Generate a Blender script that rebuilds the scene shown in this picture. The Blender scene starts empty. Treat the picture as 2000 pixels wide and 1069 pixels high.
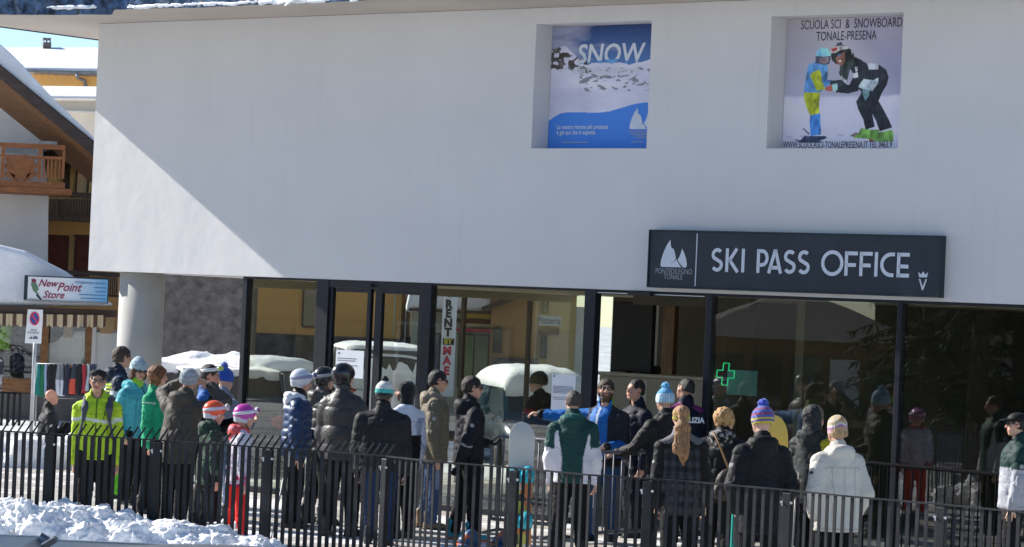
import bpy, bmesh, math, random
import numpy as np
from mathutils import Vector, Matrix
random.seed(7)
R = math.radians
sc = bpy.context.scene
col = sc.collection

# ---------------------------------------------------------------- camera
FPX, ROLL, HOR, CAMZ = 6000.0, 0.0436, 610.0, 2.5       # focal length in photo pixels, roll, horizon row at the centre, eye height
PITCH = (HOR - 534.5) / FPX
cam_d = bpy.data.cameras.new('camera')
cam_d.sensor_width = 36; cam_d.lens = 36 * FPX / 2000; cam_d.clip_start = 0.5; cam_d.clip_end = 3000
cam = bpy.data.objects.new('camera', cam_d); col.objects.link(cam); sc.camera = cam
FW = Vector((0, math.cos(PITCH), math.sin(PITCH)))
R0 = Vector((1, 0, 0)); U0 = R0.cross(FW)
RV = R0 * math.cos(ROLL) + U0 * math.sin(ROLL); UV = U0 * math.cos(ROLL) - R0 * math.sin(ROLL)
cam.matrix_world = Matrix(((RV.x, UV.x, -FW.x, 0), (RV.y, UV.y, -FW.y, 0), (RV.z, UV.z, -FW.z, CAMZ), (0, 0, 0, 1)))

def pt(px, py, d):
    """the point that stands d metres in front of the camera on the ray of photo pixel (px, py)"""
    v = FW + RV * ((px - 1000) / FPX) - UV * ((py - 534.5) / FPX)
    return Vector((0, 0, CAMZ)) + v * (d / v.y)
def gz(px, py, z=0.0):
    v = FW + RV * ((px - 1000) / FPX) - UV * ((py - 534.5) / FPX)
    return Vector((0, 0, CAMZ)) + v * ((z - CAMZ) / v.z)
# the frame of the office: EX along its front to the right, EY into the building
_n = math.hypot(6000, 7400)
EX = Vector((7400 / _n, -6000 / _n, 0)); EY = Vector((6000 / _n, 7400 / _n, 0)); EZ = Vector((0, 0, 1))
WALLD = 29.1
def on_wall(px, py, v=0.0):
    """ray of a pixel met with the plane v metres behind the front of the office: (s, z)"""
    d = FW + RV * ((px - 1000) / FPX) - UV * ((py - 534.5) / FPX)
    p = Vector((0, 0, CAMZ)) + d * ((WALLD + v) / d.dot(EY))
    q = p - BO
    return q.dot(EX), p.z
BO = Vector((0, 0, 0))
_d = FW + RV * ((172 - 1000) / FPX) - UV * ((531 - 534.5) / FPX)
_p = Vector((0, 0, CAMZ)) + _d * (WALLD / _d.dot(EY))
BO = Vector((_p.x, _p.y, 0))
def bw(s, v, z): return BO + EX * s + EY * v + EZ * z
BM = Matrix(((EX.x, EY.x, 0, BO.x), (EX.y, EY.y, 0, BO.y), (0, 0, 1, 0), (0, 0, 0, 1)))

# ---------------------------------------------------------------- world, sun, exposure
SUN_B = (1.0, 0.20, -0.60)                                 # the way sunlight travels, in the office frame
sd = (EX * SUN_B[0] + EY * SUN_B[1] + EZ * SUN_B[2]).normalized()
w = bpy.data.worlds.new("World"); sc.world = w; w.use_nodes = True
nt = w.node_tree; bg = nt.nodes['Background']; bg.inputs[1].default_value = 0.09
sky = nt.nodes.new('ShaderNodeTexSky'); sky.sky_type = 'NISHITA'; sky.sun_disc = False
sky.sun_elevation = math.asin(-sd.z); sky.sun_rotation = math.atan2(-sd.x, -sd.y)
sky.altitude = 1800; sky.air_density = 1.0; sky.dust_density = 0.15; sky.ozone_density = 2.5
nt.links.new(sky.outputs[0], bg.inputs[0])
sl = bpy.data.lights.new('sun', 'SUN'); sl.energy = 5.0; sl.angle = R(0.5); sl.color = (1.0, 0.95, 0.88)
so = bpy.data.objects.new('sun', sl); col.objects.link(so); so.location = (-20, 10, 30)
so.rotation_euler = sd.to_track_quat('-Z', 'Y').to_euler()
vs = sc.view_settings; vs.view_transform = 'Standard'; vs.look = 'None'; vs.gamma = 1; vs.exposure = 0.8
sc.cycles.max_bounces = 8; sc.cycles.transparent_max_bounces = 16; sc.cycles.use_denoising = True

# ---------------------------------------------------------------- materials
MC = {}
def node_mat(name):
    m = bpy.data.materials.new(name); m.use_nodes = True
    return m, m.node_tree.nodes, m.node_tree.links, m.node_tree.nodes['Principled BSDF']
def M(name, c=(.5, .5, .5), rough=.6, var=.12, vs=6.0, bump=0.0, bs=40.0, metal=0.0, c2=None, stretch=(1, 1, 1), spec=.4, bdist=.01, emis=0.0, detail=6.0, lo=.35, hi=.65, sheen=0):
    """procedural surface: two tones mixed by noise, noise bump"""
    if name in MC: return MC[name]
    m, N, L, B = node_mat(name)
    tc = N.new('ShaderNodeTexCoord'); mp = N.new('ShaderNodeMapping'); mp.inputs['Scale'].default_value = stretch
    L.new(tc.outputs['Object'], mp.inputs[0])
    nz = N.new('ShaderNodeTexNoise'); nz.inputs['Scale'].default_value = vs; nz.inputs['Detail'].default_value = detail
    L.new(mp.outputs[0], nz.inputs['Vector'])
    rp = N.new('ShaderNodeValToRGB'); rp.color_ramp.elements[0].position = lo; rp.color_ramp.elements[1].position = hi
    a = tuple(max(0, x * (1 - var)) for x in c); b = tuple(min(1, x * (1 + var)) for x in c) if c2 is None else c2
    rp.color_ramp.elements[0].color = (*a, 1); rp.color_ramp.elements[1].color = (*b, 1)
    L.new(nz.outputs[0], rp.inputs[0]); L.new(rp.outputs[0], B.inputs['Base Color'])
    B.inputs['Roughness'].default_value = rough; B.inputs['Metallic'].default_value = metal
    B.inputs['Specular IOR Level'].default_value = spec
    if sheen: B.inputs['Sheen Weight'].default_value = sheen
    if bump:
        n2 = N.new('ShaderNodeTexNoise'); n2.inputs['Scale'].default_value = bs; n2.inputs['Detail'].default_value = 8
        L.new(mp.outputs[0], n2.inputs['Vector'])
        bp = N.new('ShaderNodeBump'); bp.inputs['Strength'].default_value = bump; bp.inputs['Distance'].default_value = bdist
        L.new(n2.outputs[0], bp.inputs['Height']); L.new(bp.outputs[0], B.inputs['Normal'])
    if emis:
        L.new(rp.outputs[0], B.inputs['Emission Color']); B.inputs['Emission Strength'].default_value = emis
    MC[name] = m; return m
def attr_mat(name, rough=.75, bump=.25, bs=90.0, var=.10, vs=14.0, sheen=0.0, stretch=(1, 1, 1), sss=0.0, coat=0.0, spec=.35, bdist=.004, wave=0.0, wscale=60):
    """cloth, skin, print: the colour comes from the mesh attribute Col, the noise and bump from nodes"""
    if name in MC: return MC[name]
    m, N, L, B = node_mat(name)
    at = N.new('ShaderNodeAttribute'); at.attribute_name = 'Col'
    tc = N.new('ShaderNodeTexCoord'); mp = N.new('ShaderNodeMapping'); mp.inputs['Scale'].default_value = stretch
    L.new(tc.outputs['Object'], mp.inputs[0])
    nz = N.new('ShaderNodeTexNoise'); nz.inputs['Scale'].default_value = vs; nz.inputs['Detail'].default_value = 5
    L.new(mp.outputs[0], nz.inputs['Vector'])
    mr = N.new('ShaderNodeMapRange'); mr.inputs[1].default_value = .3; mr.inputs[2].default_value = .7
    mr.inputs[3].default_value = 1 - var; mr.inputs[4].default_value = 1 + var
    L.new(nz.outputs[0], mr.inputs[0])
    mx = N.new('ShaderNodeVectorMath'); mx.operation = 'SCALE'
    L.new(at.outputs['Color'], mx.inputs[0]); L.new(mr.outputs[0], mx.inputs['Scale']); L.new(mx.outputs[0], B.inputs['Base Color'])
    B.inputs['Roughness'].default_value = rough; B.inputs['Specular IOR Level'].default_value = spec
    if sheen: B.inputs['Sheen Weight'].default_value = sheen
    if coat: B.inputs['Coat Weight'].default_value = coat; B.inputs['Coat Roughness'].default_value = .12
    if sss:
        B.inputs['Subsurface Weight'].default_value = sss; B.inputs['Subsurface Radius'].default_value = (.012, .005, .003)
    if bump:
        n2 = N.new('ShaderNodeTexNoise'); n2.inputs['Scale'].default_value = bs; n2.inputs['Detail'].default_value = 6
        L.new(mp.outputs[0], n2.inputs['Vector'])
        src = n2.outputs[0]
        if wave:
            wv = N.new('ShaderNodeTexWave'); wv.inputs['Scale'].default_value = wscale; wv.inputs['Distortion'].default_value = 2.0
            wv.bands_direction = 'X'; L.new(mp.outputs[0], wv.inputs['Vector'])
            ad = N.new('ShaderNodeMath'); ad.operation = 'MULTIPLY_ADD'; ad.inputs[1].default_value = wave
            L.new(wv.outputs[0], ad.inputs[0]); L.new(src, ad.inputs[2]); src = ad.outputs[0]
        bp = N.new('ShaderNodeBump'); bp.inputs['Strength'].default_value = bump; bp.inputs['Distance'].default_value = bdist
        L.new(src, bp.inputs['Height']); L.new(bp.outputs[0], B.inputs['Normal'])
    MC[name] = m; return m
def plaster(name, c, streak=.10):
    m, N, L, B = node_mat(name); tc = N.new('ShaderNodeTexCoord')
    n1 = N.new('ShaderNodeTexNoise'); n1.inputs['Scale'].default_value = .9; n1.inputs['Detail'].default_value = 7; L.new(tc.outputs['Object'], n1.inputs[0])
    mp = N.new('ShaderNodeMapping'); mp.inputs['Scale'].default_value = (5, 5, .35); L.new(tc.outputs['Object'], mp.inputs[0])
    n2_ = N.new('ShaderNodeTexNoise'); n2_.inputs['Scale'].default_value = 1.3; n2_.inputs['Detail'].default_value = 6; L.new(mp.outputs[0], n2_.inputs[0])
    a1 = N.new('ShaderNodeMapRange'); a1.inputs[1].default_value = .3; a1.inputs[2].default_value = .7; a1.inputs[3].default_value = .965; a1.inputs[4].default_value = 1.03; L.new(n1.outputs[0], a1.inputs[0])
    a2 = N.new('ShaderNodeMapRange'); a2.inputs[1].default_value = .58; a2.inputs[2].default_value = .78; a2.inputs[3].default_value = 1; a2.inputs[4].default_value = 1 - streak; L.new(n2_.outputs[0], a2.inputs[0])
    mu = N.new('ShaderNodeMath'); mu.operation = 'MULTIPLY'; L.new(a1.outputs[0], mu.inputs[0]); L.new(a2.outputs[0], mu.inputs[1])
    sc_ = N.new('ShaderNodeVectorMath'); sc_.operation = 'SCALE'; sc_.inputs[0].default_value = c; L.new(mu.outputs[0], sc_.inputs['Scale']); L.new(sc_.outputs[0], B.inputs['Base Color'])
    B.inputs['Roughness'].default_value = .88; B.inputs['Specular IOR Level'].default_value = .2
    n3_ = N.new('ShaderNodeTexNoise'); n3_.inputs['Scale'].default_value = 70; n3_.inputs['Detail'].default_value = 8; L.new(tc.outputs['Object'], n3_.inputs[0])
    n4_ = N.new('ShaderNodeTexNoise'); n4_.inputs['Scale'].default_value = 1.6; n4_.inputs['Detail'].default_value = 3; L.new(tc.outputs['Object'], n4_.inputs[0])
    b1 = N.new('ShaderNodeBump'); b1.inputs['Strength'].default_value = .35; b1.inputs['Distance'].default_value = .05; L.new(n4_.outputs[0], b1.inputs['Height'])
    b2 = N.new('ShaderNodeBump'); b2.inputs['Strength'].default_value = .25; b2.inputs['Distance'].default_value = .004; L.new(n3_.outputs[0], b2.inputs['Height']); L.new(b1.outputs[0], b2.inputs['Normal']); L.new(b2.outputs[0], B.inputs['Normal'])
    MC[name] = m; return m
def glass_mat(name, tint=(.82, .86, .84), f0=.05):
    if name in MC: return MC[name]
    m, N, L, B = node_mat(name); N.remove(B); out = N['Material Output']
    g = N.new('ShaderNodeNewGeometry')
    dt = N.new('ShaderNodeVectorMath'); dt.operation = 'DOT_PRODUCT'
    L.new(g.outputs['Normal'], dt.inputs[0]); L.new(g.outputs['Incoming'], dt.inputs[1])
    ab = N.new('ShaderNodeMath'); ab.operation = 'ABSOLUTE'; L.new(dt.outputs['Value'], ab.inputs[0])
    su = N.new('ShaderNodeMath'); su.operation = 'SUBTRACT'; su.inputs[0].default_value = 1.0; L.new(ab.outputs[0], su.inputs[1])
    pw = N.new('ShaderNodeMath'); pw.operation = 'POWER'; pw.inputs[1].default_value = 5; L.new(su.outputs[0], pw.inputs[0])
    ma = N.new('ShaderNodeMath'); ma.operation = 'MULTIPLY_ADD'; ma.inputs[1].default_value = 1 - f0; ma.inputs[2].default_value = f0
    L.new(pw.outputs[0], ma.inputs[0])
    tr = N.new('ShaderNodeBsdfTransparent'); tr.inputs[0].default_value = (*tint, 1)
    gl = N.new('ShaderNodeBsdfGlossy'); gl.inputs['Roughness'].default_value = 0.0
    nz = N.new('ShaderNodeTexNoise'); nz.inputs['Scale'].default_value = .9; tc = N.new('ShaderNodeTexCoord'); L.new(tc.outputs['Object'], nz.inputs['Vector'])
    bp = N.new('ShaderNodeBump'); bp.inputs['Strength'].default_value = .03; bp.inputs['Distance'].default_value = .02
    L.new(nz.outputs[0], bp.inputs['Height']); L.new(bp.outputs[0], gl.inputs['Normal'])
    mx = N.new('ShaderNodeMixShader'); L.new(ma.outputs[0], mx.inputs[0]); L.new(tr.outputs[0], mx.inputs[1]); L.new(gl.outputs[0], mx.inputs[2])
    L.new(mx.outputs[0], out.inputs['Surface'])
    MC[name] = m; return m

# ---------------------------------------------------------------- objects
def link(o, parent=None):
    col.objects.link(o)
    if parent is not None: o.parent = parent
    return o
def tag(o, label=None, cat=None, group=None, kind=None):
    if label: o['label'] = label
    if cat: o['category'] = cat
    if group: o['group'] = group
    if kind: o['kind'] = kind
    return o
def thing(name, label, cat, loc=(0, 0, 0), rz=0.0, group=None, mat=None):
    o = bpy.data.objects.new(name, None); link(o); o.empty_display_size = .2
    if mat is not None: o.matrix_world = mat
    else: o.location = loc; o.rotation_euler = (0, 0, rz)
    return tag(o, label, cat, group)
def copy_tree(o, parent=None):
    c = o.copy(); col.objects.link(c)
    if parent is not None: c.parent = parent
    for ch in list(o.children): copy_tree(ch, c)
    return c
class MB:
    """collects shapes into one mesh"""
    def __init__(s): s.v = []; s.f = []; s.mi = []
    def add(s, V, Fc, mi=0):
        b = len(s.v); s.v += [tuple(x) for x in V]; s.f += [tuple(b + i for i in f) for f in Fc]; s.mi += [mi] * len(Fc); return s
    def box(s, c, d, mi=0, rz=0.0, M3=None, taper=1.0):
        c = Vector(c); V = []
        for z in (-1, 1):
            k = taper if z > 0 else 1
            for x, y in ((-1, -1), (1, -1), (1, 1), (-1, 1)): V.append(Vector((x * d[0] / 2 * k, y * d[1] / 2 * k, z * d[2] / 2)))
        if M3 is None: M3 = Matrix.Rotation(rz, 3, 'Z')
        V = [M3 @ v + c for v in V]
        return s.add(V, [(3, 2, 1, 0), (4, 5, 6, 7), (0, 1, 5, 4), (1, 2, 6, 5), (2, 3, 7, 6), (3, 0, 4, 7)], mi)
    def box2(s, a, b, mi=0):
        a = Vector(a); b = Vector(b); return s.box((a + b) / 2, [abs(x) for x in (b - a)], mi)
    def bar(s, a, b, w, h, mi=0, up=(0, 0, 1)):
        a = Vector(a); b = Vector(b); d = (b - a); L = d.length; d.normalize()
        u = Vector(up)
        if abs(d.dot(u)) > .97: u = Vector((0, 1, 0))
        x = d.cross(u).normalized(); y = x.cross(d)
        M3 = Matrix((x, y, d)).transposed()
        return s.box((a + b) / 2, (w, h, L), mi, M3=M3)
    def tube(s, pts, r, n=8, mi=0, caps=True, closed=False):
        pts = [Vector(p) for p in pts]; rr = r if isinstance(r, (list, tuple)) else [r] * len(pts)
        V = []; Fc = []; px = None; m = len(pts)
        for i, p in enumerate(pts):
            if closed: d = pts[(i + 1) % m] - pts[i - 1]
            else: d = (pts[min(i + 1, m - 1)] - pts[max(i - 1, 0)])
            d.normalize()
            if px is None: px = d.orthogonal().normalized()
            else: px = (px - d * px.dot(d)); px = px.normalized() if px.length > 1e-5 else d.orthogonal().normalized()
            py = d.cross(px)
            for k in range(n):
                a = 2 * math.pi * k / n; V.append(p + (px * math.cos(a) + py * math.sin(a)) * rr[i])
        for i in range(m if closed else m - 1):
            j = (i + 1) % m
            for k in range(n): Fc.append((i * n + k, i * n + (k + 1) % n, j * n + (k + 1) % n, j * n + k))
        if caps and not closed: Fc.append(tuple(range(n - 1, -1, -1))); Fc.append(tuple((m - 1) * n + k for k in range(n)))
        return s.add(V, Fc, mi)
    def prism(s, poly, dvec, mi=0):
        """polygon (3-D points, counter-clockwise seen against dvec) pushed along dvec"""
        P = [Vector(p) for p in poly]; n = len(P); d = Vector(dvec)
        V = P + [p + d for p in P]
        Fc = [tuple(range(n - 1, -1, -1)), tuple(range(n, 2 * n))] + [(i, (i + 1) % n, n + (i + 1) % n, n + i) for i in range(n)]
        return s.add(V, Fc, mi)
    def sphere(s, c, r, nu=14, nv=9, mi=0, jit=0.0):
        c = Vector(c); rx = r if isinstance(r, (tuple, list)) else (r, r, r); V = []; Fc = []
        V.append(c + Vector((0, 0, -rx[2])))
        for i in range(1, nv):
            t = math.pi * i / nv
            for k in range(nu):
                a = 2 * math.pi * k / nu; j = 1 + random.uniform(-jit, jit)
                V.append(c + Vector((rx[0] * math.sin(t) * math.cos(a) * j, rx[1] * math.sin(t) * math.sin(a) * j, -rx[2] * math.cos(t) * j)))
        V.append(c + Vector((0, 0, rx[2])))
        for k in range(nu): Fc.append((0, 1 + (k + 1) % nu, 1 + k))
        for i in range(nv - 2):
            for k in range(nu): Fc.append((1 + i * nu + k, 1 + i * nu + (k + 1) % nu, 1 + (i + 1) * nu + (k + 1) % nu, 1 + (i + 1) * nu + k))
        l = len(V) - 1; b = 1 + (nv - 2) * nu
        for k in range(nu): Fc.append((b + k, b + (k + 1) % nu, l))
        return s.add(V, Fc, mi)
    def lathe(s, prof, c=(0, 0, 0), n=24, mi=0, axis='Z'):
        V = []; Fc = []; c = Vector(c); m = len(prof)
        for r_, z in prof:
            for k in range(n):
                a = 2 * math.pi * k / n; p = Vector((r_ * math.cos(a), r_ * math.sin(a), z))
                if axis == 'Y': p = Vector((p.x, p.z, -p.y))
                if axis == 'X': p = Vector((p.z, p.y, -p.x))
                V.append(c + p)
        for i in range(m - 1):
            for k in range(n): Fc.append((i * n + k, i * n + (k + 1) % n, (i + 1) * n + (k + 1) % n, (i + 1) * n + k))
        Fc.append(tuple(range(n - 1, -1, -1))); Fc.append(tuple((m - 1) * n + k for k in range(n)))
        return s.add(V, Fc, mi)
    def build(s, name, mats, parent=None, smooth=False, bevel=0.0, seg=2):
        me = bpy.data.meshes.new(name); me.from_pydata(s.v, [], s.f)
        if not isinstance(mats, (list, tuple)): mats = [mats]
        for m in mats: me.materials.append(m)
        if len(mats) > 1: me.polygons.foreach_set('material_index', s.mi)
        if smooth: me.polygons.foreach_set('use_smooth', [True] * len(me.polygons))
        me.update()
        o = bpy.data.objects.new(name, me); link(o, parent)
        if bevel:
            b = o.modifiers.new('bevel', 'BEVEL'); b.width = bevel; b.segments = seg; b.limit_method = 'ANGLE'
        return o
def np_obj(name, V, Fc, mat, parent=None, cols=None, smooth=True):
    """mesh from numpy quads, with the attribute Col"""
    me = bpy.data.meshes.new(name); V = np.asarray(V, np.float32); Fc = np.asarray(Fc, np.int32)
    me.vertices.add(len(V)); me.vertices.foreach_set('co', V.ravel())
    k = Fc.shape[1]
    me.loops.add(Fc.size); me.loops.foreach_set('vertex_index', Fc.ravel())
    me.polygons.add(len(Fc)); me.polygons.foreach_set('loop_start', np.arange(0, Fc.size, k, dtype=np.int32))
    if smooth: me.polygons.foreach_set('use_smooth', np.ones(len(Fc), bool))
    if cols is not None:
        at = me.attributes.new('Col', 'FLOAT_COLOR', 'POINT')
        c4 = np.ones((len(V), 4), np.float32); c4[:, :3] = cols; at.data.foreach_set('color', c4.ravel())
    me.materials.append(mat); me.update(calc_edges=True); me.validate()
    o = bpy.data.objects.new(name, me); link(o, parent); return o
def text_obj(txt, size, mat, parent=None, M4=None, extrude=.002, ax='CENTER', shear=0.0, sx=1.0, name='lettering', off=0.0, space=1.0):
    """flat lettering, turned to a mesh; local X along the line, local Y up, local Z towards the reader"""
    cu = bpy.data.curves.new(name, 'FONT'); cu.body = txt; cu.size = size; cu.align_x = ax; cu.align_y = 'CENTER'
    cu.extrude = extrude; cu.shear = shear; cu.offset = off; cu.space_character = space; cu.resolution_u = 3
    t = bpy.data.objects.new(name, cu)
    me = bpy.data.meshes.new_from_object(t); bpy.data.objects.remove(t); bpy.data.curves.remove(cu)
    me.name = name; me.materials.clear(); me.materials.append(mat)
    for v in me.vertices: v.co.x *= sx
    o = bpy.data.objects.new(name, me); link(o, parent)
    if M4 is not None: o.matrix_local = M4
    return o

# ---------------------------------------------------------------- noise and implicit surfaces (numpy)
_rng = np.random.default_rng(5); _perm = _rng.permutation(512).astype(np.int32); _val = _rng.uniform(-1, 1, 512)
def vnoise(p):
    p = np.asarray(p, float); i = np.floor(p).astype(np.int64); f = p - i; u = f * f * f * (f * (f * 6 - 15) + 10)
    def h(a, b, c): return _val[_perm[(_perm[(_perm[a & 511] + b) & 511] + c) & 511]]
    x, y, z = i[..., 0], i[..., 1], i[..., 2]; r = 0
    for dx in (0, 1):
        wx = u[..., 0] if dx else 1 - u[..., 0]
        for dy in (0, 1):
            wy = u[..., 1] if dy else 1 - u[..., 1]
            for dz in (0, 1):
                wz = u[..., 2] if dz else 1 - u[..., 2]
                r = r + wx * wy * wz * h(x + dx, y + dy, z + dz)
    return r
def fbm(p, o=4):
    r = 0; a = .5; p = np.asarray(p, float)
    for k in range(o): r = r + a * vnoise(p); p = p * 2.03 + 7.1; a *= .5
    return r
def V3(*a): return np.array(a, float)
def rc(a, b, ra, rb=None, sc_=None, Rm=None, tg='', op='add', k=None):
    return dict(a=np.array(a, float), b=np.array(b, float), ra=ra, rb=ra if rb is None else rb, sc=sc_, R=Rm, tg=tg, op=op, k=k)
def ell(c, r, Rm=None, tg='', op='add', k=None):
    m = max(r); return rc(c, c, m, m, tuple(x / m for x in r), Rm, tg, op, k)
def clipz(z, tg=''): return dict(op='clip', z=z)
def pdist(p, q):
    a, b = q['a'], q['b']; X = p - a; ba = b - a; s = 1.0
    if q['R'] is not None: X = X @ q['R']; ba = ba @ q['R']
    if q['sc'] is not None:
        S = np.array(q['sc']); X = X / S; ba = ba / S; s = S.min()
    L = float(ba @ ba)
    if L < 1e-10: t = np.zeros(X.shape[:-1])
    else: t = np.clip((X @ ba) / L, 0, 1)
    return (np.linalg.norm(X - t[..., None] * ba, axis=-1) - (q['ra'] + (q['rb'] - q['ra']) * t)) * s, t
def sdf_mesh(prims, h=.012, k=.03, noise=None):
    lo = np.full(3, 1e9); hi = -lo
    def bb(q):
        m = max(q['ra'], q['rb']) * (max(1, max(q['sc'])) if q['sc'] is not None else 1)
        return np.minimum(q['a'], q['b']) - m, np.maximum(q['a'], q['b']) + m
    for q in prims:
        if q['op'] == 'add':
            l, u = bb(q); lo = np.minimum(lo, l); hi = np.maximum(hi, u)
    lo -= 4 * h; n = np.ceil((hi + 4 * h - lo) / h).astype(int) + 1
    f = np.full(n, .3); ax = [lo[i] + h * np.arange(n[i]) for i in range(3)]
    for q in prims:
        if q['op'] == 'clip':
            f = np.maximum(f, (q['z'] - ax[2])[None, None, :]); continue
        kk = k if q['k'] is None else q['k']
        l, u = bb(q); pad = kk + 3 * h
        i0 = np.clip(np.floor((l - pad - lo) / h).astype(int), 0, n); i1 = np.clip(np.ceil((u + pad - lo) / h).astype(int) + 1, 0, n)
        if (i1 <= i0).any(): continue
        sl = tuple(slice(i0[i], i1[i]) for i in range(3))
        g = np.stack(np.meshgrid(*[ax[i][sl[i]] for i in range(3)], indexing='ij'), -1)
        d, _ = pdist(g, q); c = f[sl]
        if q['op'] == 'add':
            m = np.maximum(kk - np.abs(c - d), 0) / kk if kk > 0 else 0
            f[sl] = np.minimum(c, d) - m * m * kk * .25
        else:
            d = -d; m = np.maximum(kk - np.abs(c - d), 0) / kk if kk > 0 else 0
            f[sl] = np.maximum(c, d) + m * m * kk * .25
    if noise is not None:
        msk = np.abs(f) < .15; ii = np.argwhere(msk); f[msk] += noise(lo + h * ii)
    s = f < 0
    cn = np.zeros(n - 1, np.uint8)
    for a in (0, 1):
        for b in (0, 1):
            for c in (0, 1): cn += s[a:n[0] - 1 + a, b:n[1] - 1 + b, c:n[2] - 1 + c]
    act = (cn > 0) & (cn < 8); idx = np.full(act.shape, -1, np.int64); ijk = np.argwhere(act); idx[act] = np.arange(len(ijk))
    acc = np.zeros((len(ijk), 3)); ct = np.zeros(len(ijk))
    C = [(a, b, c) for a in (0, 1) for b in (0, 1) for c in (0, 1)]
    cv = {q: f[ijk[:, 0] + q[0], ijk[:, 1] + q[1], ijk[:, 2] + q[2]] for q in C}
    for q in C:
        for d in range(3):
            if q[d] == 0:
                q2 = tuple(1 if i == d else q[i] for i in range(3)); f0, f1 = cv[q], cv[q2]; m = (f0 < 0) != (f1 < 0)
                t = f0[m] / (f0[m] - f1[m]); p = np.tile(np.array(q, float), (m.sum(), 1)); p[:, d] = t; acc[m] += p; ct[m] += 1
    V = lo + h * (ijk + acc / ct[:, None])
    Fs = []
    for d in range(3):
        a = [slice(1, -1)] * 3; a[d] = slice(0, -1); b = list(a); b[d] = slice(1, None)
        e = s[tuple(a)] != s[tuple(b)]; pos = np.argwhere(e); inside = s[tuple(a)][e]
        base = pos + 1; base[:, d] -= 1; o1, o2 = [(1, 2), (2, 0), (0, 1)][d]
        def cell(x, y):
            c = base.copy(); c[:, o1] += x; c[:, o2] += y; return idx[c[:, 0], c[:, 1], c[:, 2]]
        q = np.stack([cell(-1, -1), cell(0, -1), cell(0, 0), cell(-1, 0)], 1); q[~inside] = q[~inside][:, ::-1]; Fs.append(q)
    return V, np.concatenate(Fs)
def vtags(V, prims):
    """for every vertex: index of the nearest added shape, and how far along it"""
    P = [q for q in prims if q['op'] == 'add']; best = np.full(len(V), 1e9); ti = np.zeros(len(V), int); tt = np.zeros(len(V))
    for i, q in enumerate(P):
        d, t = pdist(V, q); m = d < best; best[m] = d[m]; ti[m] = i; tt[m] = t[m]
    names = np.array([q['tg'] for q in P])
    return names[ti], tt
def vnormals(V, Fc):
    n = np.zeros_like(V); a = V[Fc]
    fn = np.cross(a[:, 2] - a[:, 0], a[:, 3] - a[:, 1])
    for k in range(4): np.add.at(n, Fc[:, k], fn)
    return n / (np.linalg.norm(n, axis=1, keepdims=True) + 1e-12)
def grid_sheet(name, fn, nu, nv, mat, parent=None, cols=None, smooth=True):
    """a sheet of nu x nv points; fn(u, v) arrays in 0..1 gives (n, 3)"""
    u, v = np.meshgrid(np.linspace(0, 1, nu), np.linspace(0, 1, nv), indexing='ij'); u = u.ravel(); v = v.ravel()
    V = fn(u, v); i = np.arange(nu - 1)[:, None] * nv + np.arange(nv - 1)[None]; i = i.ravel()
    Fc = np.stack([i, i + nv, i + nv + 1, i + 1], 1)
    return np_obj(name, V, Fc, mat, parent, None if cols is None else cols(u, v), smooth)
# ================================================================ the setting
m_snow = M('snow', (.80, .82, .85), .62, .05, 1.6, .55, 26, c2=(.88, .89, .91), bdist=.03, spec=.3)
m_snow.node_tree.nodes['Principled BSDF'].inputs['Subsurface Weight'].default_value = .35; m_snow.node_tree.nodes['Principled BSDF'].inputs['Subsurface Radius'].default_value = (.05, .06, .07)
m_snowdirty = M('snow_dirty', (.66, .67, .69), .7, 0, 2.2, .6, 22, c2=(.86, .87, .89), bdist=.03, spec=.25, lo=.3, hi=.55)
m_ground = M('packed_snow_road', (.42, .42, .43), .75, 0, .55, .5, 9, c2=(.78, .79, .81), bdist=.03, lo=.38, hi=.6)
def pave_mat():
    m, N, L, B = node_mat('pavers_with_slush')
    tc = N.new('ShaderNodeTexCoord')
    br = N.new('ShaderNodeTexBrick'); br.inputs['Scale'].default_value = 3.2; br.inputs['Mortar Size'].default_value = .018
    br.inputs['Color1'].default_value = (.40, .37, .33, 1); br.inputs['Color2'].default_value = (.52, .48, .43, 1); br.inputs['Mortar'].default_value = (.17, .16, .15, 1)
    mp = N.new('ShaderNodeMapping'); mp.inputs['Rotation'].default_value = (0, 0, R(-39)); L.new(tc.outputs['Object'], mp.inputs[0]); L.new(mp.outputs[0], br.inputs[0])
    nz = N.new('ShaderNodeTexNoise'); nz.inputs['Scale'].default_value = .8; nz.inputs['Detail'].default_value = 9; nz.inputs['Roughness'].default_value = .65; L.new(tc.outputs['Object'], nz.inputs[0])
    rp = N.new('ShaderNodeValToRGB'); rp.color_ramp.elements[0].position = .49; rp.color_ramp.elements[1].position = .58; L.new(nz.outputs[0], rp.inputs[0])
    mx = N.new('ShaderNodeMix'); mx.data_type = 'RGBA'; L.new(rp.outputs[0], mx.inputs[0]); L.new(br.outputs[0], mx.inputs[6]); mx.inputs[7].default_value = (.80, .81, .83, 1)
    L.new(mx.outputs[2], B.inputs['Base Color']); B.inputs['Roughness'].default_value = .6
    n2 = N.new('ShaderNodeTexNoise'); n2.inputs['Scale'].default_value = 14; n2.inputs['Detail'].default_value = 8; L.new(tc.outputs['Object'], n2.inputs[0])
    bp = N.new('ShaderNodeBump'); bp.inputs['Strength'].default_value = .6; bp.inputs['Distance'].default_value = .03; L.new(n2.outputs[0], bp.inputs['Height']); L.new(bp.outputs[0], B.inputs['Normal'])
    return m
mb = MB(); mb.add([(-400, -150, 0), (400, -150, 0), (400, 700, 0), (-400, 700, 0)], [(0, 1, 2, 3)])
tag(mb.build('ground', m_ground), kind='structure')
FL = [(-60, 838.5), (0, 842), (156, 850.5), (312, 860), (499, 873), (640, 882.5), (757, 891.5)]
FRR = [(757, 891.5), (850, 902), (1010, 914.5), (1152, 928), (1350, 941), (1545, 958), (1650, 969), (1845, 986), (2000, 1001), (2150, 1016)]
RAILZ = 1.12
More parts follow.
